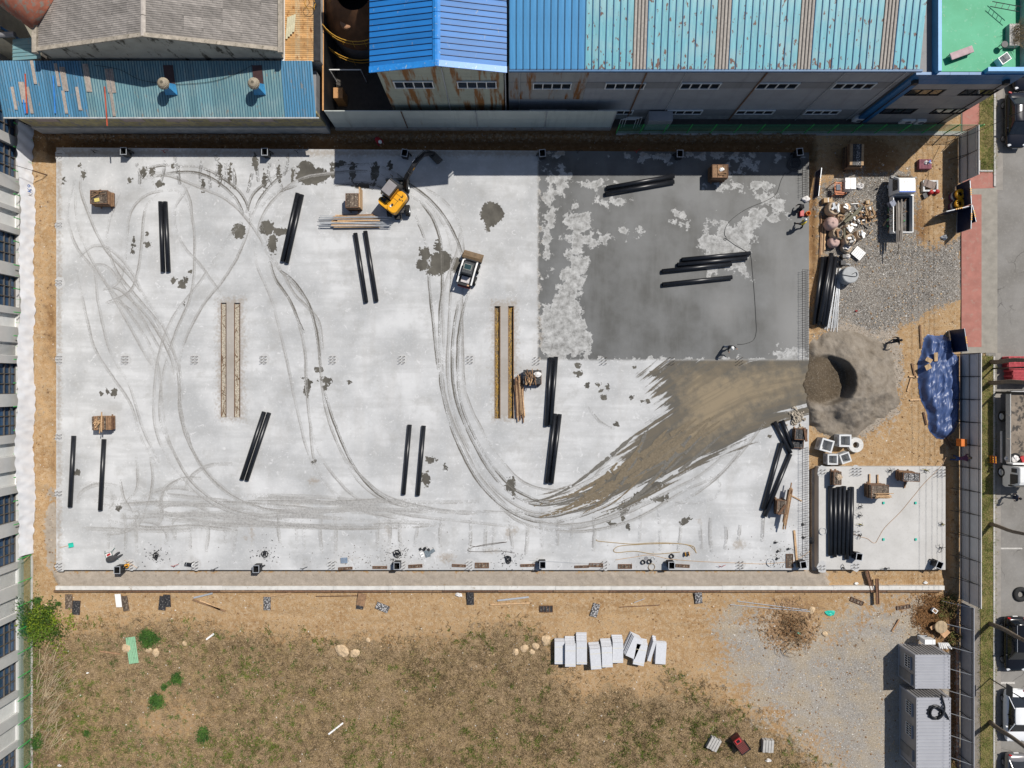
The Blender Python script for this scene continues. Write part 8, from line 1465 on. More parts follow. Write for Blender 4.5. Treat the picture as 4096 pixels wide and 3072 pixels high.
b = thing('water_pump', 'small pump unit with black tanks beside the pipe heap', 'pump', W(3372, 1040)); MB().box((-0.1, 0.25, 0.25), (0.35, 0.35, 0.5)).build('tank', M['black_pe'], b, bevel=0.03); MB().box((-0.15, -0.3, 0.2), (0.45, 0.4, 0.4)).build('motor', M['steel_dark'], b, bevel=0.03); crumple(0.28, 8, 0.8, (0.35, 0.3, 0)).build('white_sack', M['white_bag'], b); MB().tube([(0, -0.35, 0.35), (0.6, -0.45, 0.1)], 0.04, 8).build('spout', M['galv'], b)
b = thing('concrete_trough', 'square concrete trough half covered by a brown board', 'trough', W(3723, 743, 0.3)); b.location.z = 0; mb = MB(); [mb.box(c_, d_) for c_, d_ in (((0, 0.42, 0.15), (1.3, 0.14, 0.3)), ((0, -0.42, 0.15), (1.3, 0.14, 0.3)), ((0.58, 0, 0.15), (0.14, 0.7, 0.3)), ((-0.58, 0, 0.15), (0.14, 0.7, 0.3)))]; mb.build('trough', M['precast'], b); MB().box((-0.12, 0.12, 0.34), (1.0, 0.62, 0.05), -0.35).build('cover_board', mat('brown_board', (0.24, 0.185, 0.155), 0.8), b)
for (px, py, lb) in ((3718, 772, 'left red canister below the concrete trough'), (3742, 770, 'right red canister below the concrete trough')): tag(MB().lathe([(0.05, 0), (0.2, 0.02), (0.2, 0.3), (0.06, 0.4)], 12).build('red_canister', M['red'], None, True, W(px, py)), lb, 'canister', 'red canisters')
tag(MB().box((0, 0, 0.12), (0.35, 0.45, 0.24), 0.4).build('black_case', M['steel_dark'], None, loc=W(3695, 785)), 'small black and yellow tool case on the dirt', 'case')
for (px, py, lb) in ((3812, 790, 'upper cable drum with yellow rim at the gate'), (3810, 828, 'lower cable drum with yellow rim at the gate')):
 b = thing('cable_drum', lb, 'cable drum', W(px, py), 0, 'cable drums at the gate')
 for k, m in enumerate((M['cloth_maroon'], M['galv'], M['cable'], M['yellow'])): MB().lathe([(0.2, 0), (0.42, 0.01), (0.44, 0.12), (0.42, 0.24), (0.2, 0.25), (0.2, 0)], 20, (0.02 * k, 0.02 * k, 0.26 * k), False).build('coil', m, b, True)
b = thing('orange_fuse_box', 'orange electrical box hanging on the grey panel fence', 'box', W(3846, 1770, 1.3)); MB().box((0, 0, 0), (0.5, 0.62, 0.7)).build('case', M['orange'], b, bevel=0.02); MB().box((0.0, -0.32, -0.5), (0.06, 0.05, 1.5)).build('conduit', M['cable'], b)
# ---- street furniture
def trunk(px, py, r_, hh, label, m='bark', stubs=True, name='street_tree'):
 s_ = thing(name, label, 'tree' if stubs else 'pole', W(px, py), 0, 'trees and poles along the verge'); g_ = random.Random(int(py)); pts = [(0.06 * math.sin(k * 0.9 + py), 0.06 * math.cos(k * 1.1 + py), hh * k / 8) for k in range(9)] if stubs else [(0, 0, 0), (0, 0, hh)]
 MB().tube(pts, r_, 10, True, r_ * 0.7).build('trunk' if stubs else 'shaft', mat('tree_bark', (0.17, 0.135, 0.10), 0.95, var=0.3, scale=6, bump=0.5) if stubs else M[m], s_, True)
 if stubs:
  for k in range(6): a = g_.uniform(-0.9, 0.9); z = hh * g_.uniform(0.9, 0.99); MB().tube([(0, 0, z), (0.5 * math.cos(a), 0.5 * math.sin(a), z + 0.6), (0.8 * math.cos(a), 0.8 * math.sin(a), z + 1.3)], 0.07, 6, True, 0.03).build('limb', _mc['tree_bark'], s_)
  mb = MB()
  for k in range(140): a = g_.uniform(-1, 1); d_ = g_.uniform(0.4, 1.3); q = Vector((d_ * math.cos(a), d_ * math.sin(a), hh + g_.uniform(0.4, 1.5))); u = Vector((g_.gauss(0, 1), g_.gauss(0, 1), g_.gauss(0, 1))).normalized() * 0.09; v = u.cross(Vector((0.3, 0.5, 0.8))).normalized() * 0.06; mb.quad(q - u, q - v, q + u, q + v)
  mb.build('crown', mat('spring_leaf', (0.09, 0.14, 0.025), 0.7, var=0.3), s_)
trunk(3960, 2492, 0.2, 5.6, 'bare tree trunk beside the black SUV'); trunk(3956, 2886, 0.2, 5.6, 'tree trunk with green sprigs beside the white car'); trunk(3962, 2098, 0.17, 5.6, 'thin tree trunk below the big truck cab'); trunk(3960, 1447, 0.2, 6.0, 'thick dark trunk at the red pallets, upper one'); trunk(3956, 1529, 0.2, 6.0, 'thick dark trunk at the red pallets, lower one'); trunk(3970, 1474, 0.07, 6.0, 'thin dark pole between the two trunks', 'steel_dark', False, 'street_pole'); trunk(3984, 1570, 0.1, 6.0, 'dark pole at the truck tail', 'steel_dark', False, 'street_pole')
b = thing('sign_post', 'slim post carrying a dark rectangular sign board', 'sign', W(3957, 2712)); MB().tube([(0, 0, 0), (0, 0, 4.2)], 0.045, 8).build('post', M['steel_dark'], b); MB().box((-0.06, 0, 2.6), (0.05, 0.95, 0.75)).build('board', mat('sign_back', (0.07, 0.07, 0.07), 0.5), b)
b = thing('safety_barrier', 'yellow and red plastic safety barrier on the verge', 'barrier', W(3958, 1836), R(2)); mb = MB(); m2 = MB()
for z in (0.12, 0.45, 0.8): mb.box((0, 0.28, z), (0.06, 0.06, 0.06)); mb.box((0, 0, z), (0.05, 0.62, 0.07))
for y in (-0.28, -0.1, 0.1, 0.28): m2.box((0, y, 0.45), (0.06, 0.05, 0.8))
for y in (-0.28, 0.28): mb.box((0, y, 0.03), (0.5, 0.06, 0.05))
mb.build('rail', M['yellow'], b); m2.build('upright', M['red'], b)
tag(MB().lathe([(0.25, 0), (0.62, 0.0), (0.66, 0.1), (0.6, 0.2), (0.3, 0.2), (0.25, 0.0)], 28, caps=False).build('road_tyre', M['rubber'], None, True, W(4080, 2376, -0.03)), 'old tyre lying flat on the road', 'tyre')
pw = thing('power_line', 'overhead wires running along the street', 'power line', W(4100, 3500))
for i, sx_ in enumerate((3662, 3688, 3712, 3733, 3752)):
 X = (sx_ - 2048) / S + 0.49 * 12.4; mb = MB(); mb.tube([(X - pw.location.x, y - pw.location.y, 13.0 + 0.0005 * y * y) for y in range(-45, 46, 6)], 0.014, 5); mb.build('wire', M['cable'], pw)
for y in (-50, 50): MB().tube([(41.8 - pw.location.x, y - pw.location.y, 0), (41.8 - pw.location.x, y - pw.location.y, 14.5)], 0.17, 10, True, 0.12).box((41.8 - pw.location.x, y - pw.location.y, 14.0), (3.0, 0.1, 0.1)).build('pole', M['conc'], pw)
st_ = thing('guy_wire', 'rusty stay rod and wire running off to the upper left', 'wire', W(192, 702)); MB().tube([(0, 0, 0.1), W(130, 682, 1.4) - st_.location], 0.05, 6).build('stay_rod', M['rust_frame'], st_); MB().tube([W(130, 682, 1.4) - st_.location, W(-60, 625, 5.0) - st_.location], 0.02, 5).build('wire', M['cable'], st_)
st_ = thing('guy_wire', 'thin stay wire crossing the short fence at the upper right', 'wire', W(3765, 578)); MB().tube([(0, 0, 0.3), W(3890, 535, 3.2) - st_.location, W(4012, 480, 5.5) - st_.location, W(4200, 395, 9) - st_.location], 0.022, 5).build('wire', M['cable'], st_)
# ---- granite slabs in bundles on the south field
def bundle(cx, cy, w_, d_, n, rz, label, lean=0.0, sd=0):
 px, py = 2180 + cx / 2.442, 2500 + cy / 2.442; hh = 0.13 * n; s_ = thing('stone_bundle', label, 'stone slabs', W(px, py, hh), rz, 'bundles of granite kerb slabs'); s_.location.z = 0.04; g_ = random.Random(sd)
 for i in range(n): o_ = MB().box((0, 0, 0), (w_, d_, 0.122)).build('slab', M['granite'], s_, bevel=0.006); o_.location = (g_.gauss(0, 0.015) + lean * i, (n - i) * 0.03 * (1 + (sd % 3)) + g_.gauss(0, 0.02), 0.065 + 0.128 * i)
 if not lean:
  for y in (-0.72, 0.55): MB().box((0, y * d_ / 2, hh + 0.002), (w_ + 0.01, 0.03, 0.006)).build('strap', mat('cream_strap', (0.6, 0.56, 0.42), 0.6), s_)
for i, (cx, cy, w_, d_, n, rz, ln_) in enumerate([(145, 275, 0.86, 1.95, 5, 0.0, 0), (250, 310, 0.9, 1.85, 8, 0.0, 0), (360, 285, 0.9, 1.95, 7, 0.0, 0), (495, 335, 0.9, 1.75, 8, 0.07, 0), (607, 325, 0.9, 1.75, 8, 0.03, 0), (712, 280, 0.9, 1.75, 6, 0.0, 0), (838, 215, 0.85, 1.8, 6, -0.42, 0.06), (928, 298, 0.95, 1.8, 6, -0.2, 0), (1030, 262, 0.3, 1.8, 4, -0.3, 0.03), (1125, 280, 0.9, 1.85, 3, -0.06, 0.02)]):
 bundle(cx, cy, w_, d_, n, rz, ['first', 'second', 'third', 'fourth', 'fifth', 'sixth', 'seventh, slanted', 'eighth', 'ninth, narrow', 'last, lowest'][i] + ' bundle of pale granite slabs from the left', ln_, i)
def kerbs(px, py, rz, label, n, m='precast'):
 s_ = thing('kerb_bundle', label, 'kerb stones', W(px, py), rz, 'bundles on the south field')
 for k in range(2):
  for i in range(n): MB().box((-0.36 + 0.24 * i, 0.03 * (i % 2), 0.12 + 0.25 * k), (0.2, 1.05, 0.22)).build('kerb_block', M['conc'], s_)
kerbs(2850, 2968, R(-28), 'bundle of four grey kerb blocks in the grass', 4); kerbs(3066, 2976, R(-4), 'bundle of grey kerb blocks near the gravel', 4)
b = thing('steel_hopper', 'dark red ribbed steel chute on a black pallet', 'chute', W(2952, 2962), R(-54)); MB().box((-0.05, 0, 0.55), (1.35, 0.75, 0.75)).build('casing', mat('maroon_steel', (0.13, 0.035, 0.03), 0.6, var=0.2), b)
for i in range(7): MB().box((-0.3 + 0.14 * i, 0, 0.95), (0.06, 0.78, 0.05)).box((-0.3 + 0.14 * i, -0.39, 0.55), (0.06, 0.04, 0.72)).build('rib', _mc['maroon_steel'], b)
MB().box((-0.55, 0, 0.98), (0.4, 0.5, 0.14)).build('spout_frame', M['red'], b); MB().box((-0.55, 0, 1.06), (0.24, 0.3, 0.02)).build('spout_opening', M['black_pe'], b)
for i in range(6): MB().box((0.3 + 0.17 * i, 0, 0.08), (0.1, 1.0, 0.14)).build('pallet_slat', M['black_pe'], b)
# boulders
def boulder(px, py, r_, label, sd, z=0.0, fl=0.7):
 g_ = random.Random(sd); mb = MB(); n = 10; rings = []
 for (q, zz) in ((0.75, -0.2), (1.0, 0.1), (0.95, 0.4), (0.6, 0.72), (0.15, 0.85)): rings.append([(r_ * q * g_.uniform(0.75, 1.15) * math.cos(a * 0.628), r_ * q * g_.uniform(0.75, 1.15) * math.sin(a * 0.628) * 1.15, r_ * fl * zz * g_.uniform(0.85, 1.15)) for a in range(n)])
 mb.loft(rings); o_ = mb.build('boulder', M['rock'], None, False, W(px, py, z)); o_.rotation_euler = (0, 0, sd); tag(o_, label, 'rock', 'tan boulders on the south field')
for i, (px, py, r_, lb) in enumerate([(1369, 2600, 0.55, 'largest tan boulder of the middle pair'), (1421, 2612, 0.38, 'smaller tan boulder of the middle pair'), (2185, 2560, 0.42, 'upright tan boulder left of the granite bundles'), (2143, 2584, 0.3, 'tan boulder second left of the granite bundles'), (2095, 2592, 0.34, 'flat tan boulder in the row left of the granite'), (2062, 2608, 0.28, 'leftmost tan boulder in the row left of the granite'), (2128, 2608, 0.25, 'small low boulder in the row left of the granite'), (597, 2598, 0.27, 'smaller pale rock beside the round shrub'), (625, 2610, 0.32, 'larger pale rock beside the round shrub'), (739, 2574, 0.22, 'pale rock right of the round shrub'), (508, 2592, 0.4, 'pale rock lying on the green sheet'), (3247, 2440, 0.3, 'pale rock at the end of the steel rods'), (1473, 2560, 0.2, 'small rock above the middle boulders'), (3300, 2536, 0.22, 'brown rock at the gravel edge'), (185, 2362 + 60, 0.16, 'small rock near the bush')]):
 boulder(px, py, r_, lb, i + 1)
b = thing('green_sheet', 'pale green corrugated sheet lying in the weeds', 'sheet', W(523, 2600), R(8)); place(newobj('sheet', wavesheet(0.85, 2.3, 6, 0.03, mat('pale_green_sheet', (0.22, 0.40, 0.25), 0.6, var=0.1))), b, Matrix.Translation(b.location + Vector((-0.4, 1.1, 0.12))) @ Matrix.Rotation(R(-82), 4, 'Z')); b.rotation_euler = (0, 0, 0)
for i, (x0, y0, x1, y1, m, lb) in enumerate([(400, 2605, 480, 2616, 'timber_old', 'grey log beside the green sheet'), (770, 2398, 900, 2445, 'timber_old', 'lower long lath of the crossing pair on the dirt'), (800, 2402, 880, 2438, 'timber', 'upper pale lath of the crossing pair on the dirt'), (775, 2391, 850, 2373, 'galv', 'pale lath leaning at the beam left'), (1314, 2937, 1372, 2892, 'white', 'white plank lying in the dry grass'), (825, 2558, 855, 2535, 'white', 'short white plank in the weeds'), (1055, 2388, 1165, 2372, 'timber', 'pale board on the worn panel'), (1264, 2385, 1430, 2383, 'rust_frame', 'long rusty bar under the beam'), (1960, 2418, 2120, 2412, 'timber', 'lower long lath right of the black panel'), (1990, 2402, 2115, 2388, 'galv', 'pale lath right of the black panel'), (2480, 2428, 2640, 2420, 'rust_frame', 'thin rusty rod on the dirt'), (2537, 2410, 2578, 2395, 'galv', 'short pale lath near the rusty rod'), (3648, 1452, 3662, 1512, 'timber_old', 'dark plank standing off the blue tarpaulin, upper left'), (3680, 1300, 3686, 1392, 'timber_old', 'thin dark board above the blue tarpaulin corner'), (3636, 1505, 3672, 1508, 'timber', 'short plank poking at the tarpaulin, upper one'), (3630, 1565, 3646, 1512, 'timber', 'short tilted plank on the dirt left of the tarpaulin'), (3640, 1600, 3682, 1598, 'timber', 'short plank poking at the tarpaulin, lower one'), (3694, 1648, 3706, 1700, 'rust_frame', 'dark board leaning on the tarpaulin lower edge'), (3775, 1745, 3805, 1798, 'timber_old', 'left of two grey boards below the tarpaulin'), (3783, 1740, 3812, 1794, 'timber_old', 'right of two grey boards below the tarpaulin'), (3568, 2525, 3598, 2478, 'timber_old', 'dark plank on the pale gravel'), (2920, 2418, 3240, 2446, 'galv', 'lower of the long steel rods near the brush heap'), (2950, 2404, 3230, 2440, 'galv', 'upper of the long steel rods near the brush heap')]):
 a = W(x0, y0, 0.08); c_ = W(x1, y1, 0.1); L = (a - c_).length; th = 0.05 if 'rod' in lb or 'bar' in lb else 0.14; o_ = MB().box((0, 0, 0), (L, th, 0.05)).build('loose_lath', M[m]); o_.location = (a + c_) / 2; o_.rotation_euler = (0, 0, math.atan2(a.y - c_.y, a.x - c_.x)); tag(o_, lb, 'plank', 'laths and rods on the dirt')
for (px, py, m, lb, s_) in [(1836, 2379, 'white_bag', 'white wrapped block at the beam', 0.36), (3318, 2451, 'teal', 'turquoise plastic sheet on the dirt', 0.55), (3424, 2333, 'white', 'white paper scrap above the beam', 0.22), (3700, 2330, 'white', 'white paper scrap at the fence corner', 0.22), (3194, 2532, 'teal', 'small turquoise scrap in the brush heap', 0.2), (3424, 1244, 'red', 'red scrap on the gravel', 0.14), (352, 2690, 'white', 'small white scrap in the weeds', 0.12), (238, 3060, 'white_bag', 'white scrap at the bottom left', 0.22), (3074, 3040, 'white_bag', 'pale scrap in the grass near the kerb blocks', 0.3)]:
 g_ = random.Random(px); mb = MB(); rings = [[(s_ * q * g_.uniform(0.6, 1.2) * math.cos(a * 0.7), s_ * 0.6 * q * g_.uniform(0.6, 1.2) * math.sin(a * 0.7), z + g_.uniform(0, 0.06)) for a in range(9)] for (q, z) in ((1.0, 0.02), (0.7, 0.1), (0.2, 0.08))]; tag(mb.loft(rings).build('plastic_scrap', M[m], None, False, W(px, py, 0.02)), lb, 'scrap', 'scraps of plastic and paper')
b = thing('broken_table', 'broken plywood table top with rounded panel among dead leaves', 'table', W(3760, 2515, 0.3), R(-45)); MB().box((0.1, 0, 0.3), (1.1, 0.7, 0.04)).build('board', mat('orange_plywood', (0.50, 0.30, 0.16), 0.7, var=0.15), b); MB().lathe([(0.5, 0), (0.55, 0.05), (0.5, 0.1)], 20, (-0.3, 0.1, 0.34)).build('round_top', mat('worn_round_top', (0.38, 0.29, 0.18), 0.8, var=0.2), b); MB().box((-0.6, -0.25, 0.15), (0.7, 0.3, 0.04), 1.3).build('loose_board', mat('orange_plywood', (0.5, 0.3, 0.16)), b)
b = thing('white_bin', 'small white framed box among dead leaves', 'box', W(3734, 2440, 0.2), R(-35)); MB().box((0, 0, 0.12), (0.45, 0.35, 0.24)).build('box', M['white'], b); MB().box((0, 0, 0.245), (0.32, 0.22, 0.012)).build('inner', M['timber_old'], b)
for i in range(6):
 tag(MB().tube([W(3755 + 7 * i, 2572, 0.5), W(3760 + 9 * i, 2592 + 3 * (i % 2), 0.35)], 0.075, 10).build('white_tube', M['white']), 'short white plastic tube between container and fence', 'tube', 'white tubes beside the container')
# ---- people: one continuous skinned body each, coloured by body region
def person(px, py, z, rz, label, top, legs, pose='stand', hat=None, hatm=None, vest=None, arms=None):
 s_ = thing('person', label, 'person', W(px, py, z), rz, None); hp = 0.92; ln = 0.12; fx = 0.16
 if pose == 'walk': fx = 0.3
 if pose == 'crouch': hp, ln = 0.42, 0.42
 if pose == 'bend': ln = 0.55
 ch = (ln * 0.85, 0, hp + 0.42 * (1 if ln < 0.3 else 0.8)); nk = (ln * 1.15, 0, ch[2] + 0.14); hd = (ln * 1.3 + 0.02, 0, nk[2] + 0.15); ht = (hd[0] + 0.01, 0, hd[2] + 0.1)
 J = [(0, 0, hp), (ln * 0.4, 0, hp + 0.2), ch, nk, hd, ht]; rad = [0.15, 0.14, 0.17, 0.06, 0.1, 0.075]; E = [(0, 1), (1, 2), (2, 3), (3, 4), (4, 5)]; reg = [1, 0, 0, 2, 2, 2]
 hands = []
 for k, sy in enumerate((-1, 1)):
  b0 = len(J); kn = (fx * sy * 0.5 + (0.28 if pose == 'crouch' else 0.05), sy * 0.13, 0.48 if pose != 'crouch' else 0.46); ft = (fx * sy - (0.1 if pose == 'crouch' else 0), sy * 0.14, 0.07); J += [(0.0, sy * 0.1, hp - 0.08), kn, ft, (ft[0] + 0.17, ft[1], 0.045)]; rad += [0.105, 0.075, 0.055, 0.05]; E += [(0, b0), (b0, b0 + 1), (b0 + 1, b0 + 2), (b0 + 2, b0 + 3)]; reg += [1, 1, 1, 3]
  b0 = len(J); sh = (ch[0], sy * 0.2, ch[2] + 0.05); am = (arms or [(0.12, -0.26, -0.5), (0.12, 0.26, -0.5)])[k]; hn = (ch[0] + am[0], am[1], ch[2] + am[2]); el = tuple((sh[i] + hn[i]) / 2 + (0, sy * 0.07, -0.06)[i] for i in range(3)); J += [sh, el, hn]; rad += [0.075, 0.05, 0.036]; E += [(2, b0), (b0, b0 + 1), (b0 + 1, b0 + 2)]; reg += [0, 0, 2]; hands.append((Vector(hn), (Vector(hn) - Vector(el)).normalized()))
 me = bpy.data.meshes.new('body'); me.from_pydata(J, E, []); o_ = bpy.data.objects.new('body', me); COL.objects.link(o_); md = o_.modifiers.new('s', 'SKIN')
 sv_ = me.skin_vertices[0].data
 for i, r_ in enumerate(rad): sv_[i].radius = (r_, r_ * (1.15 if i == 2 else 1)); sv_[i].use_root = i == 0
 o_.modifiers.new('u', 'SUBSURF').levels = 1; dg = bpy.context.evaluated_depsgraph_get(); m2 = bpy.data.meshes.new_from_object(o_.evaluated_get(dg)); bpy.data.objects.remove(o_)
 mb = MB(); mb.v = [tuple(v.co) for v in m2.vertices]; mb.f = [tuple(p.vertices) for p in m2.polygons]; nb0 = len(mb.f)
 for (h_, d_) in hands:
  s2 = d_.cross(Vector((0, 0, 1))); s2 = s2.normalized() if s2.length > 0.1 else Vector((0, 1, 0))
  for f in range(5): a = h_ + s2 * (0.018 * (f - 2)); L = (0.06, 0.085, 0.09, 0.085, 0.07)[f]; mb.tube([a, a + d_ * L * 0.6, a + d_ * L + Vector((0, 0, -0.02))] if f else [a - s2 * 0.01, a - s2 * 0.04 + d_ * 0.03, a - s2 * 0.05 + d_ * 0.06], 0.009, 5)
 mb.tube([(hd[0] + 0.08, 0, hd[2] + 0.02), (hd[0] + 0.125, 0, hd[2] - 0.01)], 0.016, 5)
 for sy in (-1, 1): mb.tube([(hd[0], sy * 0.085, hd[2]), (hd[0] - 0.01, sy * 0.105, hd[2] + 0.01)], 0.022, 5)
 me = mb.mesh('body', top, True)
 for m_ in (legs, M['skin'], M['cloth_black']): me.materials.append(m_)
 for i, p in enumerate(me.polygons):
  if i >= nb0: p.material_index = 2; continue
  c_ = p.center; best = min(range(len(J)), key=lambda q: (Vector(J[q]) - c_).length - rad[q]); p.material_index = reg[best]
 obj('body', me, s_)
 if hat == 'helmet': MB().lathe([(0.155, -0.01), (0.14, 0.01), (0.135, 0.06), (0.1, 0.12), (0.03, 0.145)], 16, (hd[0], 0, hd[2] + 0.05)).box((hd[0] + 0.13, 0, hd[2] + 0.045), (0.1, 0.16, 0.015)).build('helmet', hatm, s_, True)
 else: MB().lathe([(0.1, -0.05), (0.115, 0.03), (0.085, 0.1), (0.02, 0.125)], 14, (hd[0] - 0.015, 0, hd[2] + 0.02)).build('hair', hatm or M['cloth_black'], s_, True)
 if vest: mb = MB(); mb.loft([[(x + r1 * math.cos(a * 0.5236), 1.25 * r1 * math.sin(a * 0.5236), zz) for a in range(12)] for (x, r1, zz) in ((ln * 0.25, 0.17, hp + 0.08), (ln * 0.55, 0.18, hp + 0.25), (ch[0], 0.19, ch[2] + 0.02), (nk[0] - 0.02, 0.1, ch[2] + 0.13))], False); mb.build('vest', vest, s_, True)
 return s_
person(2903, 1388, ZS, R(-70), 'person in black with a white helmet spraying water on the wet slab', M['cloth_black'], mat('pale_jeans', (0.2, 0.24, 0.3), 0.9), 'stand', 'helmet', M['white'], arms=[(0.35, -0.2, -0.3), (0.3, 0.45, -0.1)])
person(3556, 1366, 0.0, R(5), 'person in black walking on the dirt beside the sand heap', M['cloth_black'], M['cloth_navy'], 'walk', None, M['cloth_black'], arms=[(0.3, -0.3, -0.4), (-0.2, 0.3, -0.4)])
person(3194, 904, ZS, R(120), 'person with a silver helmet and yellow vest at the slab east edge', M['cloth_grey'], M['cloth_black'], 'walk', 'helmet', M['galv'], M['hi_vis'])
person(3206, 830, ZS, R(200), 'crouching person in dark clothes at the slab east edge', M['cloth_black'], M['cloth_black'], 'crouch', None, M['cloth_black'])
person(1512, 566, -0.6, R(-50), 'person in a red vest bending down in the shaded trench', M['cloth_red'], M['cloth_navy'], 'bend', 'helmet', M['white'], M['cloth_red'], arms=[(0.35, -0.15, -0.35), (0.35, 0.15, -0.35)])
person(4020, 1982, -0.03, R(-5), 'person in dark clothes walking on the road below the big truck', M['cloth_navy'], M['cloth_grey'], 'walk', None, M['cloth_black'])
person(3805, 1830, 0.0, R(10), 'person in a maroon jacket leaning at the grey panel fence', M['cloth_maroon'], mat('blue_trousers', (0.03, 0.06, 0.18), 0.9), 'bend', None, mat('tan_hat', (0.25, 0.18, 0.11), 0.9), arms=[(0.35, -0.25, -0.2), (0.35, 0.25, -0.1)])
tag(MB().box((0, 0, 0.15), (0.35, 0.5, 0.3)).build('red_toolbox', M['red'], None, loc=W(3203, 856, ZS), bevel=0.03), 'red tool box beside the people on the slab edge', 'toolbox')
tag(MB().lathe([(0.16, 0), (0.22, 0.05), (0.2, 0.3), (0.15, 0.3), (0.12, 0.04)], 14, caps=False).build('orange_basket', M['orange'], None, True, W(3229, 856, ZS)), 'orange basket beside the red tool box', 'basket')
tag(crumple(0.36, 3, 0.6).build('white_sack', M['white_bag'], None, True, W(3222, 797, ZS)), 'white sack at the end of the starter bars', 'sack')
# ======================= VEGETATION, STONES, LITTER =======================
def npmesh(name, V, F, m, label=None, cat=None, kind='stuff', parent=None):
 me = bpy.data.meshes.new(name); me.vertices.add(len(V)); me.vertices.foreach_set('co', V.astype(np.float32).ravel()); k = F.shape[1]
 me.loops.add(F.size); me.polygons.add(len(F)); me.loops.foreach_set('vertex_index', F.ravel().astype(np.int32)); me.polygons.foreach_set('loop_start', np.arange(0, F.size, k, dtype=np.int32)); me.materials.append(m); me.update(calc_edges=True)
 o_ = newobj(name, me); o_.parent = parent; tag(o_, label, cat, None, kind); return o_
g = np.random.default_rng(5)
def scatter(n, box, dens):
 # random photo pixels in box kept by density function
 x = g.uniform(box[0], box[2], n * 6); y = g.uniform(box[1], box[3], n * 6); k = g.random(n * 6) < dens(x, y); return x[k][:n], y[k][:n]
def world(px, py):
 z = ground_z(px, py); return np.stack([(px - 2048) / S, (1536 - py) / S, z], -1)
def tufts(px, py, nb, spread, L, wd, lean, zoff=0.0, bias=(0, 0)):
 n = len(px); P = np.repeat(world(px, py), nb, 0); sc_ = np.repeat(g.uniform(0.5, 1.3, n), nb); N = len(P); P[:, :2] += g.normal(0, spread, (N, 2)) * sc_[:, None]; P[:, 2] += zoff - 0.01
 a = g.uniform(0, 6.28, N); ll = g.uniform(*L, N) * sc_; le = g.uniform(*lean, N); d = np.stack([np.cos(a) * np.cos(le) + bias[0], np.sin(a) * np.cos(le) + bias[1], np.sin(le)], -1); s_ = np.stack([-np.sin(a), np.cos(a), 0 * a], -1) * wd
 V = np.concatenate([P - s_, P + s_, P + d * ll[:, None] * 0.6 + s_ * 0.8, P + d * ll[:, None] * np.array([1, 1, 0.8])]).reshape(4, N, 3).transpose(1, 0, 2).reshape(-1, 3)
 i = np.arange(N) * 4; return V, np.stack([i, i + 1, i + 2, i + 3], -1)
def stones(px, py, size, zoff=0.0):
 n = len(px); P = world(px, py); P[:, 2] += zoff; r = g.uniform(*size, n) * (0.5 + 0.8 * g.random(n) ** 3); base = np.array([(1, 0, 0), (0, 1, 0), (-1, 0, 0), (0, -1, 0), (0.1, 0.1, 0.75), (0.55, 0.5, 0.55), (-0.6, 0.45, 0.45)], float)
 V = base[None] * g.uniform(0.6, 1.3, (n, 7, 3)) * r[:, None, None]; a = g.uniform(0, 6.28, n); c, s_ = np.cos(a), np.sin(a); X = V[..., 0] * c[:, None] - V[..., 1] * s_[:, None]; Y = V[..., 0] * s_[:, None] + V[..., 1] * c[:, None]
 V = np.stack([X, Y, V[..., 2]], -1) + P[:, None]; F = np.array([(0, 5, 4), (0, 1, 5), (1, 4, 5), (1, 6, 4), (1, 2, 6), (2, 4, 6), (2, 3, 4), (3, 0, 4)]); return V.reshape(-1, 3), (F[None] + 7 * np.arange(n)[:, None, None]).reshape(-1, 3)
def lm(name, col, var=0.3, sc_=0.8, rough=0.85): return mat(name, col, rough, var=var, scale=sc_, spec=0.15)
gd = lambda x, y: np.clip(soft(sdpoly(x, y, GRASS), 70), 0, 1)
patch = lambda x, y, f: np.clip(0.5 + 1.4 * nz(x, y, f), 0, 1)
F0 = (120, 2440, 3340, 3110)
V, F = tufts(*scatter(9000, F0, lambda x, y: gd(x, y) * (0.25 + 0.75 * patch(x, y, 0.25)) * (1 - 0.75 * soft(bare(x, y), 50))), 8, 0.10, (0.12, 0.4), 0.012, (0.1, 1.1)); npmesh('dry_grass', V, F, lm('dry_grass_blade', (0.31, 0.225, 0.115)), 'dry straw coloured grass over the south field', 'grass')
V, F = tufts(*scatter(6500, F0, lambda x, y: gd(x, y) * (0.25 + 0.75 * patch(x + 900, y, 0.35))), 9, 0.12, (0.12, 0.45), 0.013, (0.05, 1.0)); npmesh('dead_weeds', V, F, lm('dead_weed', (0.125, 0.09, 0.048)), 'dark brown dead weeds on the south field', 'weeds')
V, F = tufts(*scatter(900, F0, lambda x, y: gd(x, y) * patch(x, y + 700, 0.3) ** 1.5 * (1 - soft(bare(x, y), 40))), 22, 0.14, (0.14, 0.5), 0.018, (0.3, 1.2), 0, (0.25, 0.2)); npmesh('green_weeds', V, F, lm('green_weed', (0.105, 0.145, 0.024), 0.35), 'bright green weed tufts in the dry field', 'weeds')
V, F = tufts(*scatter(330, F0, lambda x, y: gd(x, y) * (1 - sstep(900, 1300, x))), 34, 0.10, (0.06, 0.2), 0.02, (0.2, 1.2)); npmesh('broadleaf_weeds', V, F, lm('deep_green_weed', (0.045, 0.10, 0.018), 0.35), 'deep green broadleaf weeds in the left field', 'weeds')
V, F = tufts(*scatter(1700, (3922, 300, 3976, 3100), lambda x, y: 1.0 * ((y < 680) | (y > 1425)) * (0.3 + 0.7 * patch(x, y, 0.5))), 14, 0.13, (0.06, 0.18), 0.014, (0.2, 1.2), 0.14); npmesh('verge_grass', V, F, lm('verge_green', (0.12, 0.15, 0.035), 0.4), 'short green grass on the street verge', 'grass')
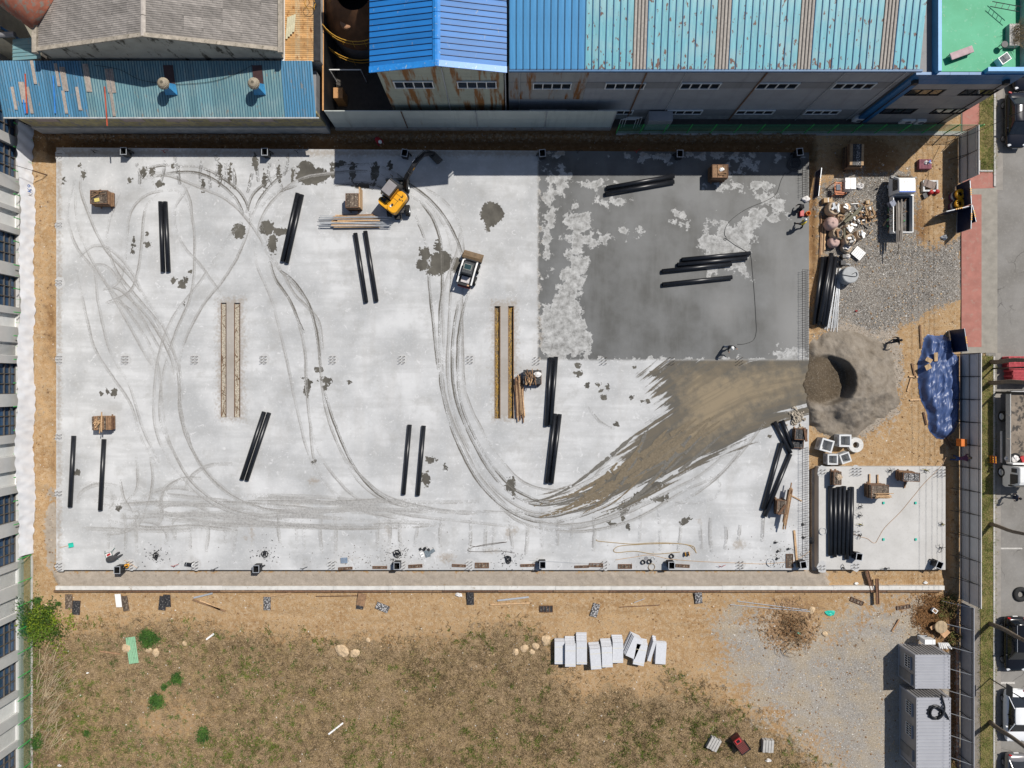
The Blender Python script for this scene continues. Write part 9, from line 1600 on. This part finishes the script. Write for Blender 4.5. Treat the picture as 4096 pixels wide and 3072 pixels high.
V, F = tufts(*scatter(1700, (3920, 300, 3977, 3100), lambda x, y: 1.0 * ((y < 680) | (y > 1425))), 12, 0.14, (0.06, 0.18), 0.013, (0.1, 1.0), 0.14); npmesh('verge_straw', V, F, lm('verge_straw', (0.27, 0.215, 0.10), 0.3), 'dry yellow grass on the street verge', 'grass')
dirt = lambda x, y: np.clip(1 - gd(x, y) * 0.6, 0, 1) * ~((x > 215) & (x < 3245) & (y > 585) & (y < 2285)) * ~((x > 3268) & (x < 3790) & (y > 1858) & (y < 2285)) * (y > 538) * (x > 135) * (x < 3828) * ~((x > 200) & (x < 3330) & (y > 2280) & (y < 2372))
ALL = (135, 536, 3828, 3090)
wgt = lambda x, y: dirt(x, y) * (0.25 + patch(x, y, 0.5))
V, F = stones(*scatter(9000, ALL, wgt), (0.025, 0.085)); npmesh('tan_stones', V, F, lm('tan_stone', (0.42, 0.31, 0.19), 0.3, 3), 'small tan stones and clods strewn over the dirt', 'stones')
V, F = stones(*scatter(5200, ALL, wgt), (0.03, 0.10)); npmesh('brown_clods', V, F, lm('brown_clod', (0.21, 0.13, 0.07), 0.3, 3), 'brown clods of earth on the dirt', 'clods')
V, F = stones(*scatter(3200, (3180, 1280, 3640, 1790), lambda x, y: 1.0 * (np.abs(pile_d(x, y) - 1.0) < 0.16) * (x > 3245)), (0.02, 0.08)); npmesh('sand_spill', V, F, lm('spill_stone', (0.27, 0.235, 0.19), 0.35, 4), 'loose clods and stones spilled round the sand heap', 'rubble')
V, F = stones(*scatter(1500, ALL, lambda x, y: np.maximum(wgt(x, y), gd(x, y) * 0.8)), (0.03, 0.075)); npmesh('pale_stones', V, F, lm('pale_stone', (0.58, 0.55, 0.50), 0.15, 3), 'pale stones on dirt and field', 'stones')
gvd = lambda x, y: np.maximum(soft(sdpoly(x, y, GRAVA), 30), soft(sdpoly(x, y, GRAVB), 60))
V, F = stones(*scatter(8500, (2850, 680, 3850, 3090), lambda x, y: gvd(x, y) * (0.4 + patch(x, y, 0.6)) * np.where(y > 2200, 0.1, 1.0)), (0.025, 0.065)); npmesh('grey_gravel', V, F, lm('gravel_grey', (0.31, 0.288, 0.255), 0.4, 6), 'loose grey gravel stones', 'gravel')
V, F = stones(*scatter(1500, (2850, 680, 3850, 3090), lambda x, y: gvd(x, y)), (0.025, 0.06)); npmesh('white_gravel', V, F, lm('gravel_white', (0.55, 0.54, 0.51), 0.15, 6), 'pale stones among the gravel', 'gravel')
V, F = stones(*scatter(2600, (150, 537, 3262, 562), lambda x, y: 0.3 + patch(x, y, 0.8)), (0.04, 0.16)); npmesh('trench_rubble', V, F, lm('trench_rubble', (0.26, 0.18, 0.11), 0.35, 3), 'stony spoil along the north trench', 'rubble')
V, F = stones(*scatter(1800, (3000, 2385, 3300, 2600), lambda x, y: soft(sdell(x, y, 3150, 2500, 95, 90), 40)), (0.04, 0.17)); npmesh('brush_spoil', V, F, lm('brush_spoil', (0.27, 0.175, 0.10), 0.35, 3), 'clods and roots round the brush heap', 'rubble')
# leaves and twigs
def leaves(n, c, rad, size, sd, flat=0.6, clump=12):
 q = np.random.default_rng(sd); cc = q.normal(0, 0.42, (clump, 3)) * np.array(rad); cc[:, 2] = np.abs(cc[:, 2]); k = q.integers(0, clump, n); P = cc[k] + q.normal(0, 0.2, (n, 3)) * np.array(rad) + np.array(c); P[:, 2] = np.maximum(P[:, 2], c[2] + 0.02)
 u = q.normal(0, 1, (n, 3)); u[:, 2] *= flat; u /= np.linalg.norm(u, axis=1)[:, None]; v = np.cross(u, q.normal(0, 1, (n, 3)) * np.array([0.4, 0.4, 1])); v /= np.linalg.norm(v, axis=1)[:, None] + 1e-6; s_ = q.uniform(0.6, 1.3, (n, 1)) * size
 V = np.stack([P - u * s_, P - v * s_ * 0.5, P + u * s_, P + v * s_ * 0.5], 1).reshape(-1, 3); i = np.arange(n) * 4; return V, np.stack([i, i + 1, i + 2, i + 3], -1)
def shrub(px, py, rad, n, size, cols, label, sd, cat='shrub', name='shrub', twigs=14):
 s_ = thing(name, label, cat, W(px, py), 0, 'shrubs on the site'); s_.location.z = gz(px, py); q = random.Random(sd)
 for j, (nm, col) in enumerate(cols): V, F = leaves(n // len(cols), (0, 0, 0.05 if j else 0.0), rad, size, sd + j * 31, clump=18); npmesh('foliage', V, F, lm(nm, col, 0.3, 3, 0.6), None, None, None, s_)
 mb = MB()
 for i in range(twigs): a = q.uniform(0, 6.28); d = q.uniform(0.3, 0.8); mb.tube([(0, 0, 0), (d * 0.5 * rad[0] * math.cos(a), d * 0.5 * rad[1] * math.sin(a), rad[2] * 0.5), (d * rad[0] * math.cos(a), d * rad[1] * math.sin(a), rad[2] * q.uniform(0.5, 0.95))], 0.02, 4, True, 0.008)
 mb.build('stem', lm('twig_brown', (0.14, 0.10, 0.065)), s_); return s_
shrub(172, 2492, (1.75, 1.95, 1.1), 7500, 0.085, [('lime_leaf', (0.16, 0.215, 0.018)), ('fresh_leaf', (0.085, 0.145, 0.016)), ('dark_leaf', (0.04, 0.075, 0.012))], 'large yellow-green bush over the boundary fence', 3, 'bush', 'bush', 26)
dk = [('deep_leaf', (0.028, 0.075, 0.016)), ('deep_leaf_light', (0.055, 0.12, 0.022))]
for (px, py, r_, lb, sd, n) in [(605, 2555, 0.95, 'largest dark green round shrub in the field', 5, 3600), (705, 2713, 0.6, 'ragged dark green shrub right of the green sheet', 6, 1300), (632, 2803, 0.68, 'round dark green shrub left of centre in the field', 7, 2000), (815, 2935, 0.62, 'dark green shrub with a bare middle', 8, 1300), (152, 2965, 0.62, 'dark green shrub at the boundary fence, lower left', 9, 1700), (660, 2746, 0.3, 'small green shrub between the round ones', 10, 350), (350, 2930, 0.3, 'small bright green clump in the lower left field', 11, 300), (150, 2400, 0.4, 'green clump at the fence above the large bush', 12, 500), (238, 2414, 0.2, 'tiny green clump right of the large bush', 13, 160)]:
 shrub(px, py, (r_, r_, 0.32), n, 0.06, dk, lb, sd, twigs=6)
ol = [('olive_leaf', (0.10, 0.105, 0.028)), ('brown_leaf', (0.16, 0.10, 0.045))]
for (px, py, r_, lb, sd) in [(3790, 2420, 1.1, 'olive bush at the fence corner'), (3800, 2545, 0.6, 'olive bush beside the broken table'), (3790, 3060, 0.5, 'olive bush beside the long container')] and [(3785, 2425, 0.95, 'olive bush at the fence corner', 21), (3802, 2548, 0.5, 'olive bush beside the broken table', 22), (3798, 3055, 0.4, 'olive bush beside the long container end', 23)]:
 shrub(px, py, (r_, r_ * 1.1, 0.7), int(2600 * r_), 0.06, ol, lb, sd, twigs=16)
V, F = leaves(5200, (W(3735, 2455).x, W(3735, 2455).y, 0.0), (2.2, 1.9, 0.1), 0.07, 41, 0.3, 40); V2, F2 = leaves(3600, (W(3812, 2800).x, W(3812, 2800).y, 0.0), (0.35, 9.5, 0.05), 0.06, 42, 0.3, 60); npmesh('dead_leaves', np.concatenate([V, V2]), np.concatenate([F, F2 + len(V)]), lm('dead_leaf', (0.20, 0.105, 0.045), 0.4, 4), 'brown dead leaves along the fence and bushes', 'leaves')
bh = thing('brush_heap', 'heap of cut branches and roots at the gravel edge', 'brush', W(3165, 2510)); q = random.Random(8)
for nm, m, n in (('branch', lm('branch_brown', (0.15, 0.105, 0.06)), 70), ('root', lm('root_tan', (0.30, 0.20, 0.11)), 60)):
 for k in range(n):
  x, y, a, L = q.gauss(0, 0.75), q.gauss(0, 0.85), q.uniform(0, 6.28), q.uniform(0.3, 1.2); z = 0.08 + max(0, 0.4 - 0.25 * math.hypot(x, y)) * q.random(); MB().tube([(x, y, z), (x + L * 0.5 * math.cos(a), y + L * 0.5 * math.sin(a), z + 0.12), (x + L * math.cos(a + 0.3), y + L * math.sin(a + 0.3), z)], q.uniform(0.012, 0.04), 4, True, 0.008).build(nm, m, bh)
V, F = leaves(900, (0, 0, 0.05), (1.2, 1.3, 0.3), 0.06, 51, 0.5, 20); npmesh('leaf_litter', V, F, lm('dead_leaf', (0.2, 0.105, 0.045)), None, None, 'stuff', bh)
mb = MB()
for k in range(150): x, y = W(q.gauss(195, 42), q.uniform(2640, 3010)).xy; a = q.gauss(0.95, 0.5); L = q.uniform(0.6, 2.2); z = q.uniform(0.05, 0.35); mb.tube([(x, y, z), (x + L * math.cos(a) * 0.5, y + L * math.sin(a) * 0.5, z + 0.15), (x + L * math.cos(a), y + L * math.sin(a), z * 0.5)], 0.014, 3, False)
tag(mb.build('dry_reeds', lm('pale_reed', (0.42, 0.34, 0.22))), 'long pale dry reeds along the lower left fence', 'reeds', kind='stuff')
mb = MB()
for k in range(260): p_ = W(q.gauss(165, 40), q.uniform(2600, 3080)); a = q.uniform(0, 3.14); L = q.uniform(0.3, 1.0); mb.tube([p_ + Vector((0, 0, 0.1)), p_ + Vector((L * 0.5 * math.cos(a), L * 0.5 * math.sin(a), 0.3)), p_ + Vector((L * math.cos(a), L * math.sin(a), 0.1))], 0.01, 3, False)
tag(mb.build('bramble_twigs', lm('bramble_twig', (0.19, 0.125, 0.08))), 'brown bramble twigs along the lower left fence', 'twigs', kind='stuff')
V, F = leaves(2400, (W(150, 2700).x, W(150, 2700).y, 0.0), (0.7, 7.5, 0.15), 0.06, 61, 0.5, 60); npmesh('fence_creeper', V, F, lm('creeper_leaf', (0.075, 0.12, 0.022), 0.35, 3), 'green creeper leaves along the boundary fence', 'weeds')
# wood offcuts and litter on the slab
mb = MB(); 
for k in range(420):
 x = q.choice([q.uniform(600, 3200), q.gauss(1500, 150), q.gauss(3150, 60)]); y = 2281 - abs(q.gauss(0, 60)) - 8; x = min(max(x, 240), 3225); p_ = W(x, y, ZS); mb.box((p_.x, p_.y, ZS + 0.012), (q.uniform(0.02, 0.1), q.uniform(0.02, 0.05), 0.02), q.uniform(0, 3))
tag(mb.build('slab_litter', lm('litter_dark', (0.10, 0.085, 0.07))), 'small dark litter along the slab south edge', 'litter', kind='stuff')
